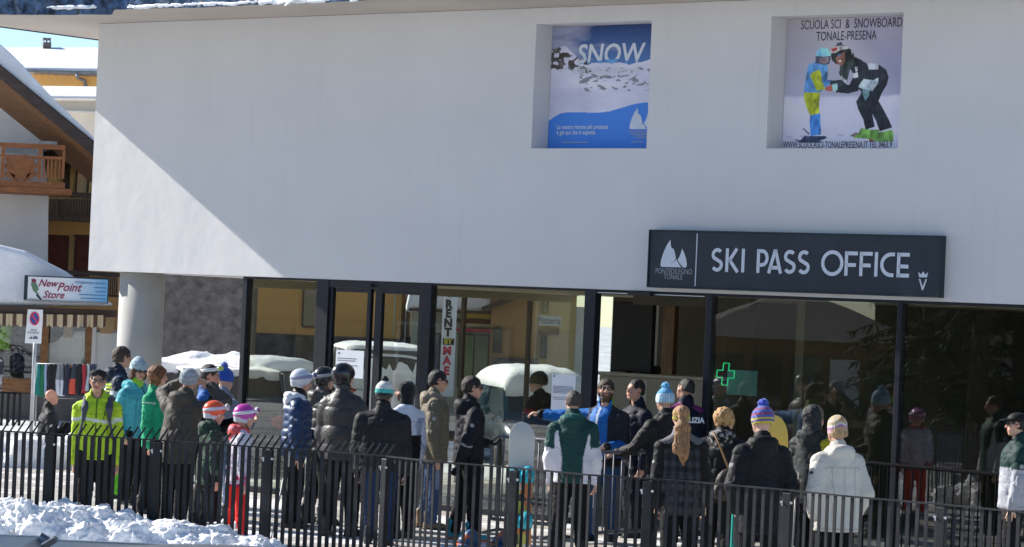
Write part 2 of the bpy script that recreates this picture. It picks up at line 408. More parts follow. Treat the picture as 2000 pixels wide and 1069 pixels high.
FLp = [gz(*p, z=RAILZ) for p in FL]; FRp = [gz(*p, z=RAILZ) for p in FRR]
def flat(p, z): return (p.x, p.y, z)
mb = MB()
edge = [Vector((-14, 34, 0))] + FLp + FRp[1:] + [Vector((9, 21, 0))]
back = [bw(24, 7, 0), bw(-9, 7, 0)]
mb.add([flat(p, .004) for p in edge] + [flat(p, .004) for p in back], [tuple(range(len(edge) + 2))])
tag(mb.build('pavement', pave_mat()), kind='structure')

# ---------------------------------------------------------------- the office
m_plaster = plaster('office_plaster', (.65, .645, .648), .05)
m_soffit = M('soffit_plaster', (.47, .43, .385), .85, .05, .8, .12, 90, bdist=.004, spec=.2)
m_frame = M('anthracite_frame', (.011, .0125, .019), .45, .2, 8, .04, 60, spec=.3)
m_conc = M('column_concrete', (.43, .42, .40), .8, .07, 2.2, .25, 45, bdist=.006)
m_glass = glass_mat('shop_glass', (.90, .915, .885), .085)
m_glass_side = glass_mat('side_glass', (.93, .95, .93), .03)
m_sheet = M('blue_flashing_sheet', (.030, .045, .085), .28, .5, 9, .5, 14, metal=.5, bdist=.04, c2=(.10, .16, .27), spec=.6)
m_ice = M('ice_edge', (.80, .84, .90), .18, .05, 14, .5, 30, bdist=.02, spec=.6)
m_dark = M('dark_edge_metal', (.015, .03, .04), .5, .2, 5, 0)
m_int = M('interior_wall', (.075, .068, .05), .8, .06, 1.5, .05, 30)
m_black = M('black_screen', (.008, .008, .009), .5, .2, 3, 0)
m_beige = M('beige_laminate', (.34, .30, .235), .55, .06, 2, .05, 50)
m_wood = M('interior_wood', (.20, .11, .045), .5, .25, 3, .1, 30, stretch=(9, 9, 1))
m_floor = M('interior_floor', (.20, .19, .18), .5, .1, 3, .05, 40)
m_ceil = M('interior_ceiling', (.52, .47, .34), .8, .05, 2, 0)
office = thing('ski_pass_office', 'white plastered ski pass office with overhanging upper floor above a dark framed glass front', 'building', mat=BM)
WB, WT, SR = 2.82, 6.21, 19.0                                    # wall bottom, soffit, right end
RZ0, RZ1 = 4.50, 6.015; REC = [(7.70, 9.445), (11.15, 12.915)]; RD = .33
mb = MB()
xs = [0, REC[0][0], REC[0][1], REC[1][0], REC[1][1], SR]; zs = [WB, RZ0, RZ1, WT]
for i in range(5):
    for j in range(3):
        if j == 1 and i in (1, 3):
            a, b = xs[i], xs[i + 1]
            mb.add([(a, 0, RZ0), (a, 0, RZ1), (a, RD, RZ1), (a, RD, RZ0)], [(0, 1, 2, 3)])
            mb.add([(b, 0, RZ0), (b, RD, RZ0), (b, RD, RZ1), (b, 0, RZ1)], [(0, 1, 2, 3)])
            mb.add([(a, 0, RZ0), (a, RD, RZ0), (b, RD, RZ0), (b, 0, RZ0)], [(0, 1, 2, 3)])
            mb.add([(a, 0, RZ1), (b, 0, RZ1), (b, RD, RZ1), (a, RD, RZ1)], [(0, 1, 2, 3)])
            mb.add([(a, RD, RZ0), (a, RD, RZ1), (b, RD, RZ1), (b, RD, RZ0)], [(0, 3, 2, 1)])
        else:
            mb.add([(xs[i], 0, zs[j]), (xs[i + 1], 0, zs[j]), (xs[i + 1], 0, zs[j + 1]), (xs[i], 0, zs[j + 1])], [(0, 1, 2, 3)])
D_ = 9.0
mb.add([(0, 0, WB), (0, D_, WB), (0, D_, WT), (0, 0, WT)], [(0, 3, 2, 1)])
mb.add([(SR, 0, WB), (SR, D_, WB), (SR, D_, WT), (SR, 0, WT)], [(0, 1, 2, 3)])
mb.add([(0, D_, WB), (SR, D_, WB), (SR, D_, WT), (0, D_, WT)], [(0, 3, 2, 1)])
mb.add([(0, 0, WB), (SR, 0, WB), (SR, D_, WB), (0, D_, WB)], [(0, 3, 2, 1)])
mb.build('upper_wall', m_plaster, office)
# roof slab: its front edge as seen, its left end square to the wall
fe = [(-1.90, -2.15), (.2, -1.97), (2.05, -1.50), (4.4, -1.44), (7.0, -1.22), (10.0, -1.15), (SR + 1, -1.05)]
poly = [(-1.90, 0)] + [] ; ring = fe + [(SR + 1, D_ + 1), (-2.0, D_ + 1)]
mb = MB(); mb.prism([(x, y, WT + .005) for x, y in ring], (0, 0, .34)); mb.build('roof_slab', m_soffit, office)
mb = MB()
mb.bar((-1.93, -2.15, WT + .015), (-2.03, D_ + 1, WT + .015), .03, .045)
mb.build('edge_trim', m_dark, office)
mb = MB()                                                          # snow lying on the roof, set back from its edges
inner = [(x * .985 + .35, y + .25) for x, y in fe] + [(SR + .6, D_ + .6), (-1.4, D_ + .6)]
mb.prism([(x, y, WT + .355) for x, y in inner], (0, 0, .45)); mb.build('roof_snow', m_snow, office, bevel=.12)
# crumpled dark blue sheet hung over the front edge, ice along its bottom
def flash(u, v):
    s = -1.88 + u * 13.0; fx = np.interp(s, [p[0] for p in fe], [p[1] for p in fe])
    drop = np.interp(s, [-2, 1.9, 1.95, 3.0, 5.0, 6.2, 7.2, 9.5, 11.2], [.07, .095, .035, .03, .02, -.01, -.0, -.03, -.12])
    n = fbm(np.stack([s * 3.2, v * 1.2, s * 0], -1), 3); n2 = fbm(np.stack([s * 1.1 + 9, s * 0, s * 0], -1), 2)
    z = WT - drop - .02 * n2 + v * (.42 + drop)
    y = fx - .03 - .05 * np.abs(n) - .02 * np.sin(s * 9 + 3 * n)
    return np.stack([s, y, z], -1)
grid_sheet('gutter_flashing', flash, 420, 12, m_sheet, office)
pr = []
for i in range(95):
    s = random.choice([random.uniform(.9, 1.7), random.uniform(2.1, 6.0), random.uniform(2.3, 5.2)]); y = float(np.interp(s, [p[0] for p in fe], [p[1] for p in fe])) - .07
    r_ = random.uniform(.005, .021) * (1.35 if 4.6 < s < 5.4 else 1)
    pr.append(rc((s - random.uniform(.03, .14), y, WT + .0 + random.uniform(-.012, .03)), (s + random.uniform(.03, .14), y, WT + random.uniform(-.012, .03)), r_, r_ * .6))
pr.append(rc((5.08, -1.5, WT + .03), (4.93, -1.52, WT - .05), .028, .012)); pr.append(rc((5.0, -1.5, WT + .02), (4.8, -1.5, WT - .02), .02, .01))
V, Fc = sdf_mesh(pr, .012, .02); np_obj('ice_fringe', V, Fc, m_ice, office)
mb = MB(); mb.lathe([(.31, 0), (.31, WB - .002)], (.64, .42, 0), 48); o = mb.build('column', m_conc, office, smooth=True)
# glass front: posts, head rails, panes
GV = .06
def post(a, b, v0=.02, v1=.14, z1=WB - .003):
    m_ = MB(); m_.box2((a, v0, 0), (b, v1, z1)); return m_.build('mullion', m_frame, office, bevel=.006)
for a, b in ((2.93, 3.01), (4.245, 4.455), (6.03, 6.19), (8.605, 8.77), (10.385, 10.475), (12.98, 13.045), (16.0, 16.08)): post(a, b)
def rail(a, b, z0, z1, v0=.03, v1=.13): m_ = MB(); m_.box2((a, v0, z0), (b, v1, z1)); return m_.build('head_rail', m_frame, office)
rail(3.01, 4.245, WB - .03, WB - .004); rail(4.455, 6.03, WB - .10, WB - .004); rail(6.19, 8.605, WB - .03, WB - .004)
rail(8.77, 10.385, WB - .055, WB - .004); rail(10.475, 12.98, WB - .035, WB - .004); rail(13.045, 16.0, WB - .035, WB - .004)
for a, b in ((3.01, 4.245), (6.19, 8.605), (10.475, 12.98), (13.045, 16.0)):
    m_ = MB(); m_.box2((a, .03, 0), (b, .13, .07)); m_.build('bottom_rail', m_frame, office)
def pane(a, b, z0, z1, v=GV, m=None, nm='window_pane'):
    m_ = MB(); m_.box2((a + .001, v, z0), (b - .001, v + .012, z1)); return m_.build(nm, m or m_glass, office)
pane(3.01, 4.245, .07, WB - .03); pane(6.19, 8.605, .07, WB - .03); pane(10.475, 12.98, .07, WB - .035); pane(13.045, 16.0, .07, WB - .035)
for a, b in ((4.46, 5.16), (5.24, 6.028)):                          # sliding door leaves
    z1 = WB - .104
    lf = MB(); lf.box2((a, .05, .02), (a + (.05 if a < 5 else .11), .11, z1)); lf.box2((b - .055, .05, .02), (b, .11, z1))
    lf.box2((a + .11, .05, .02), (b - .055, .11, .09)); lf.box2((a + .11, .05, z1 - .05), (b - .055, .11, z1))
    d_ = lf.build('door_leaf', m_frame, office)
    m_ = MB(); m_.box2((a + .04, .075, .09), (b - .055, .087, z1 - .05)); m_.build('pane', m_glass, d_)
mb = MB(); mb.box2((5.1, -.02, WB - .075), (5.22, .03, WB - .045)); mb.build('door_sensor', m_black, office)
mb = MB(); mb.box2((9.28, -.04, WB - .06), (9.62, .03, WB - .01)); mb.build('door_sensor', m_black, office, bevel=.01)
mb = MB(); mb.box2((8.8, .02, WB - .045), (10.36, .029, WB - .035)); mb.build('door_track', M('bare_aluminium', (.6, .6, .58), .35, .05, 8, 0, metal=.9), office)
# inside
IV = 7.0
mb = MB(); mb.box2((2.9, .15, .006), (SR, IV, .014)); mb.build('floor', m_floor, office)
mb = MB(); mb.box2((2.9, .15, WB - .03), (SR, IV, WB - .008)); mb.build('ceiling', m_ceil, office)
# left side: glass with mullions, seen through the front
for v0, v1 in ((.14, 1.55), (1.63, 3.05), (3.13, 4.5), (4.58, 6.0), (6.08, IV)):
    m_ = MB(); m_.box2((2.95, v0, .03), (2.962, v1, WB - .14)); m_.build('window_pane', m_glass_side, office)
m_brownf = M('brown_side_frame', (.055, .038, .024), .5, .2, 6, 0)
for v in (1.59, 4.54, 6.04):
    m_ = MB(); m_.box2((2.925, v - .028, .03), (2.985, v + .028, WB - .14)); m_.build('mullion', m_brownf, office)
m_ = MB(); m_.box2((2.925, .14, WB - .14), (2.985, IV, WB - .03)); m_.build('head_rail', m_ceil, office)
m_ = MB(); m_.box2((2.955, IV, 0), (3.75, IV + .012, WB)); m_.build('window_pane', m_glass_side, office)
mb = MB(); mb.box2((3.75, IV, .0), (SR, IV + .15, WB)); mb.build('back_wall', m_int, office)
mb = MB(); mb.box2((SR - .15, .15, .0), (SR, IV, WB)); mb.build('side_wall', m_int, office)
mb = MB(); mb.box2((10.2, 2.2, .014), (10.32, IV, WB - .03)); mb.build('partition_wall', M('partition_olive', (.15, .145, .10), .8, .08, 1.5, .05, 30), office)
# ticket desk, black screen and shelves that show through the open door
def ontop(px, py, v): s, z = on_wall(px, py, v); return s, z
s0 = ontop(1195, 660, 2.6)[0]; s1 = ontop(1273, 660, 2.6)[0]
mb = MB(); mb.box2((s0, 2.6, 1.80), (s1, 2.68, 2.70)); tag(mb.build('display_screen', m_black, None, bevel=.01), 'tall black screen panel inside the open office doorway', 'screen').matrix_world = BM
dk = thing('ticket_desk', 'beige panelled ticket desk inside the open doorway', 'counter', mat=BM)
s2 = ontop(1388, 760, 2.5)[0]
mb = MB(); mb.box2((s0 - .1, 2.5, .016), (s2, 3.1, 1.74)); mb.build('body', m_beige, dk, bevel=.01)
mb = MB(); mb.box2((s0 - .14, 2.45, 1.742), (s2 + .03, 3.15, 1.785)); mb.build('worktop', M('desk_top', (.40, .36, .28), .4, .06, 2, 0), dk)
mb = MB(); mb.box2((s1 - .02, 2.494, .05), (s1 + .03, 2.499, 1.70)); mb.build('trim_strip', M('pale_trim', (.55, .52, .44), .5, .05, 2, 0), dk)
a0 = ontop(1288, 600, 4.2)[0]; a1 = ontop(1318, 600, 4.2)[0]
mb = MB(); mb.box2((a0, 4.2, .016), (a1, 4.3, WB - .04)); tag(mb.build('wood_panel', m_wood, None), 'narrow brown wooden panel standing behind the ticket desk', 'panel').matrix_world = BM
b0 = ontop(1274, 600, 3.6)[0]; b1 = ontop(1287, 600, 3.6)[0]
mb = MB(); mb.box2((b0, 3.6, .016), (b1, 3.7, WB - .04)); tag(mb.build('white_post', m_conc, None), 'slim pale grey post beside the black screen indoors', 'post').matrix_world = BM
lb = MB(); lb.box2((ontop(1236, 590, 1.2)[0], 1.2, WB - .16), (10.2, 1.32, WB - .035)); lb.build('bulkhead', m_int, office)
mb = MB()
for i in range(14): mb.sphere(bw(a1 + .15 + .045 * i, 2.8 + random.uniform(-.1, .1), 1.84 + random.uniform(-.02, .05)), random.uniform(.04, .075), 10, 7, jit=.1)
tag(mb.build('hat_pile', M('dark_hats', (.02, .018, .02), .8, .3, 12, .3, 60)), 'heap of dark hats on the ticket desk', 'hats')
# papers taped to the glass
m_paper = M('notice_paper', (.72, .74, .80), .7, .03, 3, 0); m_ink = M('notice_ink', (.12, .13, .18), .7, .1, 3, 0)
def notice(px0, py0, px1, py1, label, lines):
    a = on_wall(px0, py0, .04); b = on_wall(px1, py1, .04)
    t = thing('notice', label, 'notice', mat=BM)
    m_ = MB(); m_.box2((a[0], .046, b[1]), (b[0], .052, a[1])); m_.build('sheet', m_paper, t)
    m_ = MB(); w_ = b[0] - a[0]
    for y_, x0, x1, th in lines:
        z_ = a[1] + (b[1] - a[1]) * y_; m_.box2((a[0] + w_ * x0, .0435, z_ - th), (a[0] + w_ * x1, .0455, z_ + th))
    m_.build('print', m_ink, t)
notice(656, 683, 708, 740, 'white paper notice taped to the left sliding door', [(.12, .08, .14, .012), (.3, .06, .75, .004), (.38, .06, .7, .004), (.55, .06, .8, .004)])
notice(1078, 731, 1121, 806, 'white paper notice taped to the glass behind the pointing man', [(.05, .06, .12, .012)] + [(.32 + .035 * k, .06, .9, .003) for k in range(6)] + [(.62, .06, .8, .003), (.67, .06, .6, .003), (.95, .4, .75, .006)])
# office sign
m_signb = M('sign_blue_black', (.018, .026, .040), .45, .15, 3, .03, 60)
m_white = M('sign_white_letters', (.62, .66, .74), .5, .03, 5, 0)
m_grey = M('sign_grey_letters', (.30, .32, .36), .5, .05, 5, 0)
sg = thing('office_sign', 'long dark SKI PASS OFFICE sign with twin peak logo on the white wall', 'sign', mat=BM)
SA, SB, SZ0, SZ1 = 9.645, 13.572, 2.875, 3.525
mb = MB(); mb.box2((SA, -.12, SZ0), (SB, -.002, SZ1)); mb.build('board', m_signb, sg, bevel=.004)
mb = MB(); mb.box2((SA - .012, -.135, SZ1), (SB + .012, -.002, SZ1 + .014)); mb.box2((SA - .012, -.135, SZ0 - .014), (SB + .012, -.002, SZ0)); mb.box2((SA - .012, -.135, SZ0), (SA, -.002, SZ1)); mb.box2((SB, -.135, SZ0), (SB + .012, -.002, SZ1)); mb.build('rim', m_dark, sg)
def signpos(px, py): s, z = on_wall(px, py, -.12); return s, z
def M_wall(s, z, v): return Matrix(((1, 0, 0, s), (0, 0, -1, v), (0, 1, 0, z), (0, 0, 0, 1)))
def stroke_text(strs, parent, v, mat, wd):
    """letters drawn as strokes of even width, straight and round: [(list of 2-D points), ...]"""
    m_ = MB()
    for P in strs:
        n = len(P); P = [np.array(p, float) for p in P]; L, Rr = [], []
        for i in range(n):
            d = P[min(i + 1, n - 1)] - P[max(i - 1, 0)]; d /= np.linalg.norm(d); q = np.array([-d[1], d[0]]) * wd / 2
            L.append(P[i] + q); Rr.append(P[i] - q)
        for i in range(n - 1):
            q = [L[i], Rr[i], Rr[i + 1], L[i + 1]]
            m_.add([(p[0], v, p[1]) for p in q], [(0, 1, 2, 3)])
    return m_.build('lettering', mat, parent)
def arc(cx, cz, rx, rz, a0, a1, n=22): return [(cx + rx * math.cos(R(a0 + (a1 - a0) * i / n)), cz + rz * math.sin(R(a0 + (a1 - a0) * i / n))) for i in range(n + 1)]
zb, zt = 3.055, 3.330
zb = (signpos(1425, 533)[1] + signpos(1770, 541)[1]) / 2; zt = (signpos(1425, 487)[1] + signpos(1770, 492.5)[1]) / 2
lh = zt - zb; WDT = .042; S_ = []
def lx(px): return signpos(px, 515)[0]
def letter(c, a, b):
    w_ = b - a; h2 = WDT / 2; z0, z1 = zb + h2, zt - h2; l, r = a + h2, b - h2
    if c == 'S':
        rr = w_ / 2 - h2; q = lh / 4 - h2 * .5; cx = (a + b) / 2
        return [arc(cx, zt - h2 - q, rr, q, 40, 215, 16) + arc(cx, zb + h2 + q, rr, q, 35, -150, 16)]
    if c == 'K': return [[(l, zb), (l, zt)], [(r - .01, zt), (l + h2, (zb + zt) / 2 - .02)], [(l + h2 * 1.4, (zb + zt) / 2 + .01), (r + .01, zb)]]
    if c == 'I': return [[((a + b) / 2, zb), ((a + b) / 2, zt)]]
    if c == 'P': 
        q = lh * .33; return [[(l, zb), (l, zt)], [(l, z1), (a + w_ * .45, z1)] + arc(a + w_ * .45, z1 - q + h2 * .5, w_ * .55 - h2, q - h2 * .5, 90, -90, 14) + [(l, z1 - 2 * q + h2)]]
    if c == 'A': return [[(l, zb), ((a + b) / 2, zt)], [((a + b) / 2, zt), (r, zb)], [(a + w_ * .2, zb + lh * .24), (b - w_ * .2, zb + lh * .24)]]
    if c == 'O': return [arc((a + b) / 2, (zb + zt) / 2, w_ / 2 - h2, lh / 2 - h2 * .6, 0, 360, 40)]
    if c == 'F': return [[(l, zb), (l, zt)], [(l, z1), (b, z1)], [(l, (zb + zt) / 2 - .015), (b - w_ * .12, (zb + zt) / 2 - .015)]]
    if c == 'E': return [[(l, zb), (l, zt)], [(l, z1), (b, z1)], [(l, z0), (b, z0)], [(l, (zb + zt) / 2 - .015), (b - w_ * .08, (zb + zt) / 2 - .015)]]
    if c == 'C': return [[(b, z1)] + arc(b - .04, (zb + zt) / 2, w_ - h2 - .04, lh / 2 - h2, 90, 270, 24) + [(b - .01, z0)]]
for c, a, b in (('S', 1389.5, 1412), ('K', 1417, 1443), ('I', 1447, 1455.5), ('P', 1478, 1501), ('A', 1499, 1528.5), ('S', 1531, 1554.5), ('S', 1558.5, 1582), ('O', 1604, 1647.5), ('F', 1650, 1675), ('F', 1679, 1704), ('I', 1707.5, 1715.5), ('C', 1719.5, 1747.5), ('E', 1752, 1776.5)):
    S_ += letter(c, lx(a), lx(b))
stroke_text(S_, sg, -.1225, m_white, WDT)
a_ = signpos(1362.5, 456); b_ = signpos(1357.5, 558)
mb = MB(); mb.box2(((a_[0] + b_[0]) / 2 - .006, -.124, SZ0 + .02), ((a_[0] + b_[0]) / 2 + .006, -.1205, SZ1 - .02)); mb.build('divider', m_white, sg)
def poly2(mb_, pts, v, mi=0):
    mb_.add([(p[0], v, p[1]) for p in pts], [tuple(range(len(pts)))], mi)
def peaks(mb_, X, Z, w_, h_, v):
    """the twin peak emblem inside a box of w_ x h_ whose lower left corner is X, Z"""
    def q(P): return [(X + x * w_, Z + z * h_) for x, z in P]
    poly2(mb_, q([(.03, .03), (0, .10), (.02, .28), (.10, .55), (.21, .80), (.34, 1.0), (.355, .84), (.38, .72), (.48, .66), (.53, .52), (.58, .33), (.48, .22), (.33, .12), (.46, .19), (.60, .30), (.74, .08), (.80, .03)][::-1]), v)
    poly2(mb_, q([(.64, .30), (.70, .40), (.76, .55), (.79, .69), (.86, .58), (.95, .36), (1.0, .14), (.98, .05), (.94, .03), (.86, .03), (.74, .15)]), v)
mb = MB(); p0 = signpos(1290, 523); p1 = signpos(1344, 469); peaks(mb, p0[0], p0[1], p1[0] - p0[0], p1[1] - p0[1], -.1225); mb.build('peak_emblem', m_white, sg)
c0 = signpos(1316, 530.5); text_obj('PONTEDILEGNO', .088, m_grey, sg, M_wall(c0[0], c0[1] + .0, -.122), .001, sx=.80, name='lettering')
c0 = signpos(1315, 541.5); text_obj('TONALE', .088, m_grey, sg, M_wall(c0[0], c0[1], -.122), .001, sx=.80, name='lettering')
mb = MB(); cx, cz = signpos(1803, 542); poly2(mb, [(cx - .05, cz), (cx + .05, cz), (cx + .062, cz + .06), (cx + .028, cz + .03), (cx, cz + .065), (cx - .028, cz + .03), (cx - .062, cz + .06)], -.1225)
poly2(mb, [(cx - .052, cz - .018), (cx - .034, cz - .018), (cx, cz - .105), (cx, cz - .145), (cx - .012, cz - .13)], -.1225); poly2(mb, [(cx + .052, cz - .018), (cx + .034, cz - .018), (cx, cz - .105), (cx, cz - .145), (cx + .012, cz - .13)][::-1], -.1225); mb.build('crown_emblem', m_white, sg)

# ---------------------------------------------------------------- the two posters (flat prints at the back of the recesses)
m_print = attr_mat('poster_print', .55, 0, 10, .02, 3)
def inpoly(X, Y, P):
    r_ = np.zeros(X.shape, bool); n = len(P)
    for i in range(n):
        x0, y0 = P[i]; x1, y1 = P[(i + 1) % n]
        c_ = ((y0 > Y) != (y1 > Y)) & (X < (x1 - x0) * (Y - y0) / ((y1 - y0) + 1e-12) + x0); r_ ^= c_
    return r_
def poster(name, label, a, b, paint):
    t = thing(name, label, 'poster', mat=BM)
    mb_ = MB(); mb_.box2((a + .004, RD - .012, RZ0 + .003), (b - .004, RD - .002, RZ1 - .003)); mb_.build('panel', M('poster_board', (.7, .7, .7), .6, .03, 3, 0), t)
    fn = lambda u, v: np.stack([a + .005 + u * (b - a - .01), np.full(u.shape, RD - .014), RZ0 + .004 + v * (RZ1 - RZ0 - .008)], -1)
    grid_sheet('print', fn, 300, 260, m_print, t, paint, smooth=False)
    return t
def n2(u, v, f, o=4, s=0): return fbm(np.stack([u * f + s, v * f, u * 0 + s], -1), o)
def px7(x, y): # crop pixel of the left poster (255..972 x 97..972) to u, v
    t = (972 - y) / 857.; x0 = 255 + t * 32; x1 = 937 + t * 36; return (x - x0) / (x1 - x0) , t
# the print reaches behind the right edge of the recess: the part one sees is the left 86 percent
VIS = 1.502 / 1.745
def paint_snow(u, v):
    u = u / VIS
    c_ = np.zeros((len(u), 3)); g = np.clip((v - .55) / .45, 0, 1)
    c_[:] = np.array([.10, .22, .50])[None] * (1 - g[:, None]) + np.array([.015, .035, .13])[None] * g[:, None]
    cl = np.clip((n2(u * .6, v * 2.2, 2.4, 4, 3) + .25 - .9 * (u - .25) + .5 * (v - .85)) * 2.2, 0, .75) * (v > .72)
    c_ = c_ * (1 - cl[:, None]) + np.array([.36, .36, .47]) * cl[:, None]
    n = n2(u, v, 9, 5, 1)
    ridge = np.interp(u, [0, .08, .15, .2, .3, .36, .45, .55, .62, .7, .8, .88, 1.0, 1.3], [.82, .835, .845, .80, .73, .70, .69, .70, .685, .70, .675, .70, .715, .7]) + .02 * n
    m = v < ridge
    sn = np.array([.56, .55, .66]) + .25 * (n2(u * .5, v * 1.6, 7, 4, 5))[:, None] * .5
    sn = sn * (1 - .12 * np.clip((.55 - v) * 2, 0, 1)[:, None] * 0 )
    c_[m] = sn[m]
    rk = (u < .42) & m & (v > ridge - .19 + .25 * u + .03 * n) ; rock = np.array([.05, .04, .037])[None] + .22 * np.clip(n2(u, v, 26, 4, 8) + .05, 0, 1)[:, None] + .10 * np.clip(n2(u * 1.5, v, 60, 2, 2), 0, 1)[:, None]
    rr = rk & (n2(u * .8, v * 1.3, 24, 5, 11) < .13); c_[rr] = rock[rr]
    r2 = m & (u > .3) & (v > .47) & (v < .66) & (n2(u * .7 + v, v * 2.0 - u * .4, 24, 5, 17) > .16 + .7 * np.abs(v - .575)); c_[r2] = (np.array([.17, .16, .20])[None] + .2 * np.abs(n2(u, v, 50, 2, 6))[:, None])[r2]
    r3 = m & (u > .88) & (v > .60) & (n2(u, v, 16, 4, 19) > .1); c_[r3] = np.array([.22, .21, .26])
    wv = np.interp(u, [0, .06, .12, .2, .3, .42, .52, .62, .74, .84, .92, 1.0, 1.3], [.235, .27, .295, .305, .305, .30, .30, .308, .335, .36, .372, .378, .375])
    c_[v < wv] = np.array([.055, .20, .60])
    return np.clip(c_ * 1.3, 0, .9)
A1 = poster('snow_poster', 'blue SNOW poster of a snowy mountain in the left recess of the wall', *REC[0], paint_snow)
def ppos(rec, t_u, t_v): a, b = REC[rec]; return a + t_u * 1.502, RZ0 + t_v * 1.51
m_pw = M('poster_white_ink', (.66, .70, .78), .6, .04, 4, 0); m_pb = M('poster_blue_ink', (.13, .38, .72), .6, .05, 4, 0); m_pd = M('poster_dark_ink', (.035, .035, .05), .6, .1, 4, 0)
m_pg = M('poster_pale_ink', (.42, .46, .56), .6, .05, 4, 0)
PV = RD - .017
def ptext(rec, txt, u, v, size, mat, par, sx=1.0, shear=0.0, ax='CENTER', off=0.0, dv=0.0, space=1.0):
    x, z = ppos(rec, u, v); return text_obj(txt, size, mat, par, M_wall(x, z, PV - dv), .0006, ax, shear, sx, off=off, space=space)
ptext(0, 'SNOW', .60, .765, .33, m_pw, A1, .98, .12, off=.006)
def wavewater(u0, u1, v0, v1):
    mb_ = MB(); n = 60
    for i in range(n):
        a = u0 + (u1 - u0) * i / n; b = u0 + (u1 - u0) * (i + 1) / n
        ta = v1 + .022 * math.sin(a * 30) + .014 * math.sin(a * 71 + 1); tb = v1 + .022 * math.sin(b * 30) + .014 * math.sin(b * 71 + 1)
        p = [ppos(0, a, v0 + .008 * math.sin(a * 40)), ppos(0, b, v0 + .008 * math.sin(b * 40)), ppos(0, b, tb), ppos(0, a, ta)]; poly2(mb_, p, PV - .0012)
    return mb_
# the letters stand in blue water up to a wavy line: the same word in blue, kept below the line
def snow_water():
    x, z = ppos(0, .60, .765); cut = ppos(0, 0, .728)[1]
    o = text_obj('SNOW', .33, m_pb, A1, M_wall(x, z, PV - .0015), .0006, 'CENTER', .12, .98, off=.006)
    bm = bmesh.new(); bm.from_mesh(o.data)
    for k in range(2): bmesh.ops.bisect_plane(bm, geom=bm.verts[:] + bm.edges[:] + bm.faces[:], plane_co=(0, cut - z + (.02 if k else 0), 0), plane_no=(.16 if k else -.10, 1, 0), clear_outer=True)
    bm.to_mesh(o.data); bm.free()
snow_water()
ptext(0, 'SURELY, NOT ONLY WATER', .56, .632, .085, m_pw, A1, .92, off=.003)
ptext(0, 'La nostra risorsa più preziosa', .09, .186, .075, m_pw, A1, .88, ax='LEFT', off=.001)
ptext(0, 'è già qui che ti aspetta.', .09, .142, .075, m_pw, A1, .88, ax='LEFT', off=.001)
mb = MB(); a = ppos(0, .15, .063); mb.box2((a[0], PV - .001, a[1] - .006), (a[0] + .40, PV, a[1] + .006)); mb.build('fine_print', m_pg, A1)
mb = MB(); a = ppos(0, .83, .162); peaks(mb, a[0], a[1], .33, .265, PV - .001); mb.build('peak_emblem', m_pw, A1)
ptext(0, 'PONTEDILEGNO', .825, .138, .075, m_pg, A1, .72, ax='LEFT'); ptext(0, 'TONALE', .875, .105, .075, m_pg, A1, .72, ax='LEFT')
mb = MB(); a = ppos(0, .85, .066); mb.box2((a[0], PV - .001, a[1] - .005), (a[0] + .19, PV, a[1] + .005)); mb.build('fine_print', m_pg, A1)

